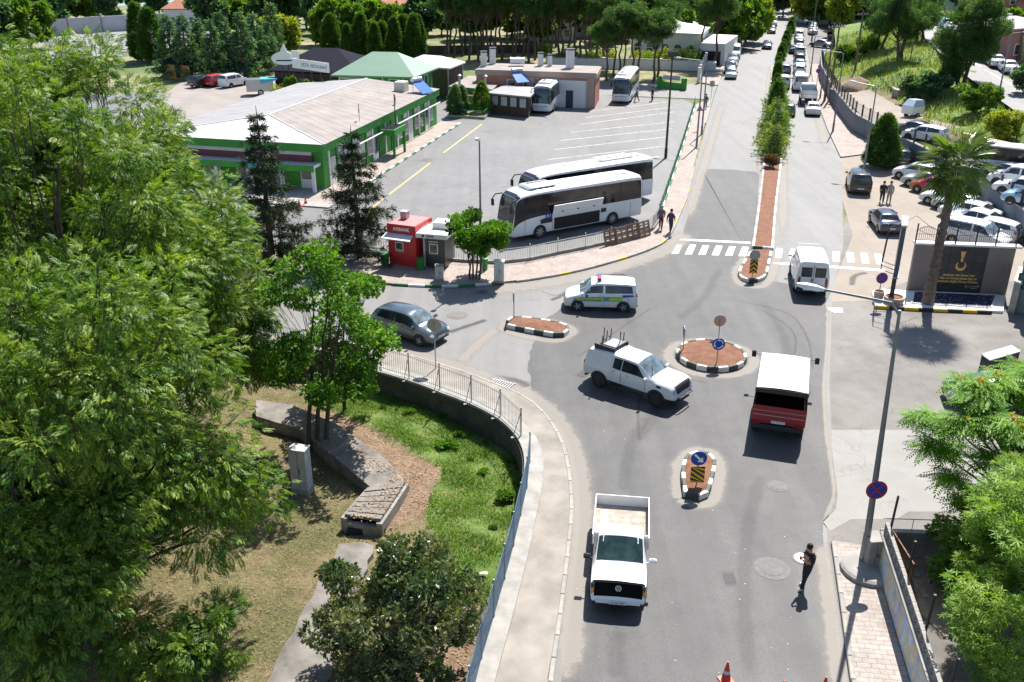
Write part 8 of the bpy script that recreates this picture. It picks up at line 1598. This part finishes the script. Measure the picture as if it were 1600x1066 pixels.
for k in range(n):                                          # every fan is a large leaf of its own
    dd = Vector(d[k]); up = Vector((0, 0, 1)); s_ = up.cross(dd).normalized(); nn = dd.cross(s_); dd2 = (dd - up * .25).normalized(); nn = (nn + dd * .25).normalized(); mm = Matrix((dd2, s_, nn)).transposed()
    vs = [Vector(tips[k]) + mm @ (Vector(v) * RNG.uniform(.98, 1.04)) for v in fan]; MB().add(vs, [(4 * i, 4 * i + 1, 4 * i + 2, 4 * i + 3) for i in range(26)]).build('fan_leaf', L_PALM, o)
# ---- conifers
def spruce(label, base, H, Rr, name='spruce_tree', mat=None, tiers=22, per=8, tm=None, dens=1.0, droop=.35, bare=.1, leaf=1.0, group=None, pw=.85, jitter=.35, cat='tree', lean=(0, 0)):
    o = thing(name, label, cat, base, 0, group); tb_ = MB(); tb_.tube([(0, 0, -.3), (lean[0] * .5, lean[1] * .5, H * .5), (lean[0], lean[1], H)], [H * .02 + .03, H * .012 + .02, .015], 8); pos = []; dr = []
    for t in range(tiers):
        f = bare + (1 - bare) * t / tiers; z = f * H; r_ = Rr * (1 - (f - bare) / (1 - bare)) ** pw + .12
        for b in range(per):
            a = random.uniform(0, 6.28); l_ = r_ * random.uniform(1 - jitter, 1.05); d = Vector((math.cos(a), math.sin(a), 0)); z1 = z + random.uniform(-.15, .15) * H / 20; ax = Vector((lean[0] * f, lean[1] * f, 0)); pts = [ax + Vector((0, 0, z1)), ax + d * l_ * .5 + Vector((0, 0, z1 - droop * l_ * .22)), ax + d * l_ + Vector((0, 0, z1 - droop * l_ * .75 + .12 * l_))]; tb_.tube(pts, [.03, .02, .006], 4, cap=False)
            for q in range(max(2, int(l_ * 5.5 * dens))): u_ = random.uniform(.15, 1.0); p = pts[0].lerp(pts[1], u_ * 2) if u_ < .5 else pts[1].lerp(pts[2], u_ * 2 - 1); pos.append(p + Vector((random.uniform(-1, 1), random.uniform(-1, 1), random.uniform(-1, .4))) * .14 * l_ ** .5); dr.append(d + Vector((random.uniform(-.6, .6), random.uniform(-.6, .6), random.uniform(-.9, .1))))
    tb_.build('trunk', M_BARK, o); n = len(pos); cloud('crown', np.array([tuple(p) for p in pos]), np.array([tuple(p) for p in dr]), tm if tm is not None else T_NEED, RNG.uniform(.7, 1.2, n) * leaf, mat or L_SPR, o, .5); return o
spruce('dark drooping spruce before the terminal front', P(428, 424, .1), 10.6, 3.3, tiers=15, per=10, leaf=.95, dens=1.9, pw=.8, jitter=.5, droop=.3); spruce('dark spruce right of the first at the corner of the terminal', P(562, 403, .1), 8.9, 3.3, tiers=13, per=10, leaf=.95, dens=1.9, pw=.8, jitter=.5, droop=.3)
def grove(protos, spots, labeler, group, smin=.85, smax=1.15):
    used = set()
    for k, (p, i, s_) in enumerate(spots):
        pr = protos[i % len(protos)]; lab = labeler(k)
        if pr.name not in used: used.add(pr.name); pr.location = p; pr.scale = (s_,) * 3; pr['label'] = lab; pr['group'] = group
        else: o_ = copy_tree(pr, p, random.uniform(0, 6.28), lab, scale=s_); o_['group'] = group
def pine(H, Rr, bare, clumps, sprigs, leanx, flatv=.2):
    o = broadleaf('pine', (0, 0, -60), H, Rr, clumps, sprigs, T_PINE, L_PINE, (leanx, 0), .5 + bare / 2, flatv, (.9, 1.5), .2, 1, 1.25, name='pine_tree', bark=M_BARKP, limb_from=bare * 1.05, hollow=.2, droop=-.25, flat=0); return o
pines = [pine(12.5, 2.6, .55, 20, 1500, .6), pine(12.0, 3.0, .5, 24, 1800, -.5), pine(13.5, 2.3, .6, 16, 1300, 1.2)]
pts = [(697, 92), (709, 90), (722, 88), (733, 93), (747, 95), (757, 90), (764, 96), (775, 90), (784, 95), (800, 91), (806, 95), (817, 88), (826, 98), (836, 94), (847, 99), (860, 100), (871, 96), (879, 99), (888, 92), (905, 97), (916, 99), (932, 97), (944, 104), (948, 126), (958, 119), (967, 127), (976, 112), (989, 117), (997, 122), (1020, 129), (1027, 119), (1097, 101), (1117, 106)]
pts += [(705, 74), (728, 78), (752, 72), (768, 78), (793, 74), (812, 79), (833, 76), (855, 80), (868, 74), (898, 80), (922, 82)]
pts.sort(); grove(pines, [(P(u, v) , (k * 7) % 3, random.uniform(.92, 1.12) * (.82 if v > 110 else 1.0)) for k, (u, v) in enumerate(pts)], lambda k: 'tall bare trunked pine, %s counted from the left of the grove' % (ORD[k] if k < 20 else ['twenty ', 'thirty ', 'forty '][k // 10 - 2] + (ORD[k % 10 - 1] if k % 10 else 'exactly')), 'pines of the grove')
ceds = [spruce('c', (0, 0, -60), 8.0, 3.0, 'cedar_tree', L_CED, 16, 9, T_CYP, .55, .25, .12, 1.5), spruce('c', (0, 0, -60), 8.5, 2.5, 'cedar_tree', L_CED, 16, 8, T_CYP, .55, .2, .12, 1.5)]
pts = [(272, 120), (296, 123), (318, 118), (338, 124), (360, 119), (384, 122), (404, 116), (424, 112), (316, 104), (350, 102), (392, 100), (430, 98)]; grove(ceds, [(P(u, v), k, random.uniform(.9, 1.15)) for k, (u, v) in enumerate(pts)], lambda k: 'spreading bluish cedar, %s in the clump behind the rear car park' % ORD[k], 'cedars behind the rear car park')
def column(H, Rr, sprigs, mat, tm, pw=.6, leaf=1.2, name='cypress_tree'):
    o = thing(name, 'x', 'tree', (0, 0, -60)); MB().tube([(0, 0, -.2), (0, 0, H * .9)], [.12, .03], 6).build('trunk', M_BARK, o); f = RNG.uniform(0, 1, sprigs) ** 1.15; a = RNG.uniform(0, 6.28, sprigs); prof = np.minimum(1, (f * 9 + .25)) * (1 - f ** 1.6) ** pw; r_ = Rr * prof * (RNG.uniform(.55, 1.0, sprigs) ** .5) * (1 + .12 * np.sin(a * 3 + f * 9) + .08 * np.sin(a * 7 - f * 23)); pos = np.stack([r_ * np.cos(a), r_ * np.sin(a), .15 + f * H], 1); d = np.stack([np.cos(a) * .7, np.sin(a) * .7, RNG.uniform(.2, 1.2, sprigs)], 1); cloud('crown', pos, d, tm, RNG.uniform(.7, 1.2, sprigs) * leaf, mat, o, .2); return o
cyps = [column(6.5, 1.25, 1500, L_CYP, T_CYP), column(6.0, 1.5, 1500, L_CYP, T_CYP, .5)]
pts = [(222, 95), (241, 98), (545, 98), (556, 92), (567, 96), (578, 90), (588, 99), (600, 94), (618, 97), (633, 93), (648, 96), (520, 92), (655, 88)]; grove(cyps, [(P(u, v), k, 1.35 if k < 2 else random.uniform(.85, 1.15)) for k, (u, v) in enumerate(pts)], lambda k: 'clipped dark cypress, %s from the left behind the restaurant and pavilion' % ORD[k], 'cypresses behind the restaurant')
# conical tree at the roadside lot
o = column(4.6, 1.55, 2600, L_CYP, T_CYP, .62, .9, 'conical_tree'); o.location = P(1375, 262); o['label'] = 'dense dark conical tree beside the black off roader'
# median planting
mc = [spruce('m', (0, 0, -60), 3.2, 1.45, 'median_conifer', L_BUSH, 12, 9, T_CYP, 1.1, -.3, .04, .62), column(3.4, .75, 900, L_CYP, T_CYP, .55, .7, 'median_conifer'), spruce('m', (0, 0, -60), 2.6, 1.5, 'median_conifer', L_YEL, 10, 9, T_CYP, 1.1, -.4, .04, .62)]
spots = []
for k, s in enumerate((28, 30.4, 32.8, 35.2, 37.6, 40, 42.6, 45.2, 47.8, 50.4, 53, 55.6, 58.2, 60.8)): t0, t1 = med_t(s); spots.append((ST(s, (t0 + t1) / 2 + random.uniform(-.25, .25), .16), (0, 2, 0, 2, 0, 0, 2, 0, 1, 0, 2, 0, 0, 1)[k], random.uniform(.95, 1.3)))
grove(mc, spots, lambda k: 'green conical conifer, %s from the camera in the avenue median' % ORD[k], 'conifers in the avenue median')
mf = [column(3.2, .75, 700, L_CYP, T_CYP, .5, .9, 'clipped_cypress')]; grove(mf, [(ST(s, sum(med_t(s)) / 2, .1), 0, random.uniform(.65, .95)) for s in np.arange(78, 165, 5.6)], lambda k: 'narrow clipped cypress, %s in the far row of the median' % ORD[k], 'cypresses in the far median')
broadleaf('small round brownish shrub at the near end of the median planting', ST(24.5, 6.5, .15), 1.35, .55, 10, 500, T_LIME, L_DRY, (0, 0), .55, .4, (.25, .4), .04, 2, 1.0, name='dry_shrub', cat='shrub', limb_from=.1)
# ---- generic distant broadleaf trees and bushes
def fart(label, H, Rr, clumps, sprigs, mat, leaf=1.4, tm=None, name='broadleaf_tree', cat='tree', cz=.6, vz=.38, tr=.18): return broadleaf(label, (0, 0, -60), H, Rr, clumps, sprigs, tm if tm is not None else T_FAR, mat, (0, 0), cz, vz, (.9, 1.5), tr, 1, leaf, name=name, cat=cat, flat=.3)
fb = [fart('f', 8, 3.4, 22, 1300, L_BUSH), fart('f', 9, 3.2, 22, 1300, L_CED), fart('f', 7, 3.0, 20, 1200, L_YEL), fart('f', 10, 3.0, 20, 1300, L_PINE)]
pts = [(-20, 70, 0), (10, 50, 1), (28, 66, 1), (50, 78, 0), (5, 84, 1), (60, 40, 3), (90, 52, 1), (120, 34, 3), (150, 28, 0), (180, 40, 1), (215, 22, 3), (250, 30, 1), (330, 60, 1), (345, 40, 1), (370, 52, 0), (395, 40, 1), (420, 55, 1), (438, 92, 2), (460, 60, 3), (480, 45, 1), (500, 70, 1), (515, 52, 1), (530, 84, 0), (548, 60, 1), (575, 50, 3), (590, 78, 0), (625, 52, 1), (660, 70, 1), (690, 55, 0), (740, 62, 0), (760, 55, 1), (800, 60, 0), (830, 52, 2), (845, 66, 0), (880, 62, 1), (940, 70, 0), (960, 62, 1), (1000, 55, 3), (1030, 48, 1), (1062, 72, 1), (1075, 84, 0), (1130, 72, 1), (1140, 60, 3), (1150, 76, 0), (1158, 50, 1), (1165, 66, 2), (1172, 40, 3), (1190, 26, 1), (1208, 24, 3), (1222, 28, 1), (1236, 20, 0), (1262, 38, 2), (1280, 34, 1), (1296, 40, 0), (1312, 46, 2), (1330, 44, 1), (1350, 46, 3), (1370, 46, 1), (300, 26, 3), (410, 22, 1), (560, 26, 3), (640, 24, 1), (780, 28, 1), (900, 30, 3), (980, 24, 1), (1250, 8, 3), (1300, 10, 1), (1340, 12, 3), (710, 14, 3), (850, 14, 1)]
pts += [(u, random.uniform(18, 50), random.choice((0, 1, 1, 3))) for u in (35, 75, 105, 140, 320, 355, 385, 430, 455, 490, 520, 555, 600, 650, 680, 730, 770, 820, 875, 935, 955, 1015, 1045)]
pts.sort(); AREA = lambda u: ('upper left trees' if u < 300 else 'trees above the rear car park' if u < 470 else 'trees behind the restaurant' if u < 680 else 'trees behind the pines' if u < 1010 else 'trees beside the villa' if u < 1180 else 'trees at the far end of the avenue')
cnt = {}; labs = []
for u, v, i in pts: a = AREA(u); cnt[a] = cnt.get(a, -1) + 1; labs.append('%s tree, %s of the %s' % (['round leafy', 'dark leafy', 'yellow green', 'tall dark'][i], ORD[cnt[a]], a))
grove(fb, [(P(u, v), i, random.uniform(.85, 1.25)) for u, v, i in pts], lambda k: labs[k], 'background trees')
# hillside pines, trees and bushes
def HP(u, v, z): q = P(u, v, z); return Vector((q.x, q.y, hill_w(q) - .05))
for lab, u, v, z, H, Rr, cl, sp, ln in (('large dark pine on the crest left of the hill road', 1408, 84, 5.2, 9.5, 3.6, 40, 3000, -.6), ('second dark pine on the crest behind the first', 1376, 66, 5.4, 9.0, 3.2, 32, 2300, .3), ('big spreading pine beside the hill road lamp', 1503, 128, 4.5, 10.5, 3.4, 44, 3600, .4), ('third pine leaning over the hill road bend', 1436, 62, 5.6, 8.5, 2.6, 24, 1800, .2)):
    broadleaf(lab, HP(u, v, z), H, Rr, cl, sp, T_PINE, L_PINE, (ln, 0), .62, .36, (.9, 1.5), .2, 2, 1.2, name='pine_tree', bark=M_BARKP, limb_from=.3, flat=0, droop=-.1)
for lab, u, v, z, H, Rr, mt, tm, lf_ in (('leafy bright tree on the bank below the hill road', 1524, 172, 3.6, 3.4, 1.9, L_BUSH, T_LIME, 1.7), ('small pale tree on the bank in front of the yellow wall', 1562, 214, 2.9, 2.9, 1.5, L_YEL, T_LIME, 1.5), ('dark small pine at the edge of the hill road', 1482, 128, 4.4, 3.6, 1.3, L_PINE, T_PINE, .8), ('dark bush on the bank above the concrete block', 1430, 148, 3.2, 2.6, 1.2, L_CED, T_LIME, 1.7), ('rounded dark bush right of the concrete block', 1452, 152, 3.2, 3.0, 1.5, L_CED, T_LIME, 1.7), ('dark bush at the middle of the grassy slope', 1320, 92, 3.0, 2.4, 1.4, L_BUSH, T_LIME, 1.7), ('bush on the slope below the utility pole', 1352, 76, 4.4, 2.6, 1.6, L_BUSH, T_LIME, 1.7), ('feathery grey green tree at the right edge of the hill road', 1600, 150, 4.0, 3.6, 1.6, L_CED, T_LIME, 1.6)):
    broadleaf(lab, HP(u, v, z), H, Rr, 16, 1500, tm, mt, (0, 0), .58, .4, (.55, .85), .08, 2, lf_, name='hillside_tree' if H > 3 else 'hillside_bush', cat='tree' if H > 3 else 'bush', limb_from=.15)
for k, (u, v, z, i, s_) in enumerate(((1500, 18, 7, 1, .8), (1530, 30, 7, 3, .9), (1560, 22, 7.2, 0, .8), (1585, 60, 6.6, 0, .6), (1448, 4, 7, 3, .9), (1480, 2, 7, 1, .9), (1540, 8, 7.5, 2, .8), (1600, 14, 7.6, 1, .9))):
    o_ = copy_tree(fb[i], HP(u, v, z), random.uniform(0, 6.28), 'leafy hilltop tree, %s planted behind the hill road' % ORD[k], scale=s_); o_['group'] = 'hilltop trees'
# cafe bed plants, terminal planters
for lab, u, v, mt, H, Rr in (('grey blue small conifer in the cafe bed', 712, 180, L_CED, 3.2, 1.0), ('second grey blue conifer in the cafe bed', 722, 178, L_CED, 3.0, .9), ('bright green conical conifer in the cafe bed', 753, 176, L_BUSH, 3.4, 1.15)):
    o = column(H, Rr, 1100, mt, T_CYP, .7, .75, 'bed_conifer'); o.location = P(u, v, .2); o['label'] = lab
rb = [fart('r', 2.6, 1.2, 10, 500, L_YEL, .8, T_LIME * 2, 'restaurant_bush', 'bush', .55, .4, .06), column(3.0, .8, 500, L_BUSH, T_CYP, .6, .9, 'restaurant_conifer')]; rb[1]['category'] = 'bush'
grove(rb, [(P(u, v), i, s_) for u, v, i, s_ in ((436, 152, 0, .55), (452, 154, 1, .8), (460, 154, 1, .85), (482, 155, 1, .75), (496, 158, 0, .75), (524, 158, 1, .75), (700, 148, 0, .6))], lambda k: 'small bush, %s from the left along the restaurant front' % ORD[k], 'bushes along the restaurant')
gb = [fart('g', 2.0, 1.3, 10, 500, L_YEL, .8, T_LIME * 2, 'garden_shrub', 'shrub', .5, .42, .05), fart('g', 2.2, 1.4, 10, 500, L_BUSH, .8, T_LIME * 2, 'garden_shrub', 'shrub', .5, .42, .05)]
grove(gb, [(P(u, v), k, random.uniform(.8, 1.2)) for k, (u, v) in enumerate(((1010, 101), (1024, 103), (1040, 103), (1052, 105), (1066, 105), (930, 92), (950, 96), (745, 80), (850, 84), (890, 88), (1000, 98), (1078, 102)))], lambda k: 'flowering shrub, %s in the villa gardens' % ORD[k], 'shrubs of the villa gardens')
# ================================================================== GRASS (stuff)
def blades(name, label, pts, h, mat, lean=.5, w=.02):
    N = len(pts); a = RNG.uniform(0, 6.28, N); hh = h * RNG.uniform(.5, 1.3, N); d = np.stack([np.cos(a), np.sin(a), np.zeros(N)], 1); s_ = np.stack([-np.sin(a), np.cos(a), np.zeros(N)], 1); p = np.asarray(pts); tip = p + d * (hh * lean * RNG.uniform(.3, 1.4, N))[:, None] + np.array([0, 0, 1.0]) * hh[:, None]; v = np.stack([p - s_ * w, p + s_ * w, tip], 1).reshape(-1, 3).astype(np.float32)
    me = bpy.data.meshes.new(name); me.vertices.add(3 * N); me.vertices.foreach_set('co', v.ravel()); me.loops.add(3 * N); me.loops.foreach_set('vertex_index', np.arange(3 * N, dtype=np.int32)); me.polygons.add(N); me.polygons.foreach_set('loop_start', np.arange(0, 3 * N, 3, dtype=np.int32)); me.update(calc_edges=True); me.materials.append(mat); return tag(link(name, me), label, 'grass', None, 'stuff')
G_GRN = leafmat('grass_blade', [(.07, .14, .016, 1), (.13, .23, .025, 1), (.22, .29, .05, 1)], .4, .6); G_DRY = leafmat('straw_blade', [(.20, .155, .07, 1), (.34, .28, .15, 1), (.44, .38, .24, 1)], .25, .7); G_HILL = leafmat('meadow_blade', [(.07, .13, .02, 1), (.14, .21, .04, 1), (.25, .26, .08, 1), (.36, .33, .14, 1)], .35, .6)
gp = []; dp = []
while len(gp) < 26000:
    x, y = random.uniform(-13, 1.2), random.uniform(20, 43)
    if not inside((x, y), W_POLY): continue
    z_ = ZONES.get((round(-46 + round((x + 46) / .4) * .4, 2), round(4 + round((y - 4) / .4) * .4, 2)))
    if z_ and z_[0] > .5 and z_[1] < .5 and math.sin(x * 2.1 + 1.3 * math.sin(y * 1.7)) + math.sin(y * 2.7 + x) > random.uniform(-1.9, .6): gp.append((x, y, park_h(x, y) - .01))
while len(dp) < 26000:
    x, y = random.uniform(-20, 0), random.uniform(18.5, 42)
    if not inside((x, y), W_POLY): continue
    z_ = ZONES.get((round(-46 + round((x + 46) / .4) * .4, 2), round(4 + round((y - 4) / .4) * .4, 2)))
    if z_ and z_[0] < .5 and z_[1] < .4: dp.append((x, y, park_h(x, y) - .01))
CHAN_EX = lambda x, y: False
blades('green_grass', 'green tufted grass along the foot of the curved wall', gp, .13, G_GRN, .9, .014); blades('dry_grass', 'dry straw coloured grass under the ash trees', dp, .10, G_DRY, 1.4, .012)
hp = []
while len(hp) < 36000:
    s, t = random.uniform(18, 118), random.uniform(14, 48); z = hill_z(s, t)
    if t < wall_t(s) + .4 or z < 2.25 and s < 72: continue
    q = ST(s, t); 
    if any((q - a).length < 3.2 and False for a in HR_L): continue
    hp.append((q.x, q.y, z))
hr_poly = [(p.x, p.y) for p in L_] + [(p.x, p.y) for p in reversed(R_)]
hp = [p for p in hp if not inside(p, hr_poly)]
blades('meadow_grass', 'tall rough grass covering the slope below the hill road', hp, .55, G_HILL, .6, .05)
# weeds and leaf litter in the park
broadleaf('leafy weeds, clump at the foot of the curved wall', PKZ(790, 780), .35, .3, 6, 160, T_LIME, L_BUSH, (0, 0), .5, .4, (.2, .3), .01, 2, 1.0, name='weed_clump', cat='weeds', limb_from=.1)
wd_ = broadleaf('leafy weeds, clump in the middle of the green grass', PKZ(700, 700), .35, .4, 6, 160, T_LIME, L_MID, (0, 0), .5, .4, (.2, .3), .01, 2, 1.0, name='weed_clump', cat='weeds', limb_from=.1)
for k, (u, v) in enumerate(((640, 650), (720, 680), (755, 740), (770, 830), (735, 720), (690, 655), (795, 720), (760, 690), (600, 640))): copy_tree(wd_, PKZ(u, v), random.random() * 6, 'leafy weeds, %s small clump along the wall grass' % ORD[k], scale=random.uniform(.3, .6))['group'] = 'weed clumps'
n = 5000; lp = []
while len(lp) < n:
    x, y = random.uniform(-14, 0), random.uniform(22, 41); z_ = ZONES.get((round(-46 + round((x + 46) / .4) * .4, 2), round(4 + round((y - 4) / .4) * .4, 2)))
    if z_ and (z_[1] > .4 or random.random() < .12): lp.append((x, y, park_h(x, y) + .02))
qb = chp([(470, 660), (625, 750), (545, 808), (590, 812)]); qb = [p + ch.location for p in qb]
for _ in range(700): f, g_ = random.random(), random.random(); p = (qb[0].lerp(qb[1], f) if random.random() < .6 else qb[1].lerp(qb[3].lerp(qb[2], g_), f)) + Vector((random.gauss(0, .25), random.gauss(0, .2), 0)); lp.append((p.x, p.y, TZ + .05))
n = len(lp); o = cloud('leaf_litter', np.array(lp), rnd_dirs(n) * np.array([1, 1, .15]), np.array(leaflet(.10, .05, (0, 0), (1, 0))), RNG.uniform(.6, 1.3, n), leafmat('dead_leaf', [(.16, .09, .05, 1), (.28, .17, .10, 1), (.38, .27, .18, 1)], .1, .8), None, .85); tag(o, 'fallen brown leaves scattered over the bare park soil', 'leaf litter', None, 'stuff')
q_ = [P(RNG.uniform(900, 1290), RNG.uniform(480, 1060)) for _ in range(50)]
o = cloud('road_litter', np.array([(p.x, p.y, .024) for p in q_]), rnd_dirs(50) * np.array([1, 1, .02]), np.array(leaflet(.11, .08, (0, 0), (1, 0))), RNG.uniform(.2, .6, 50), plain('litter_white', (.5, .48, .44, 1), .8), None, 1.0); tag(o, 'small pale specks of litter scattered over the dark carriageway', 'litter', None, 'stuff')
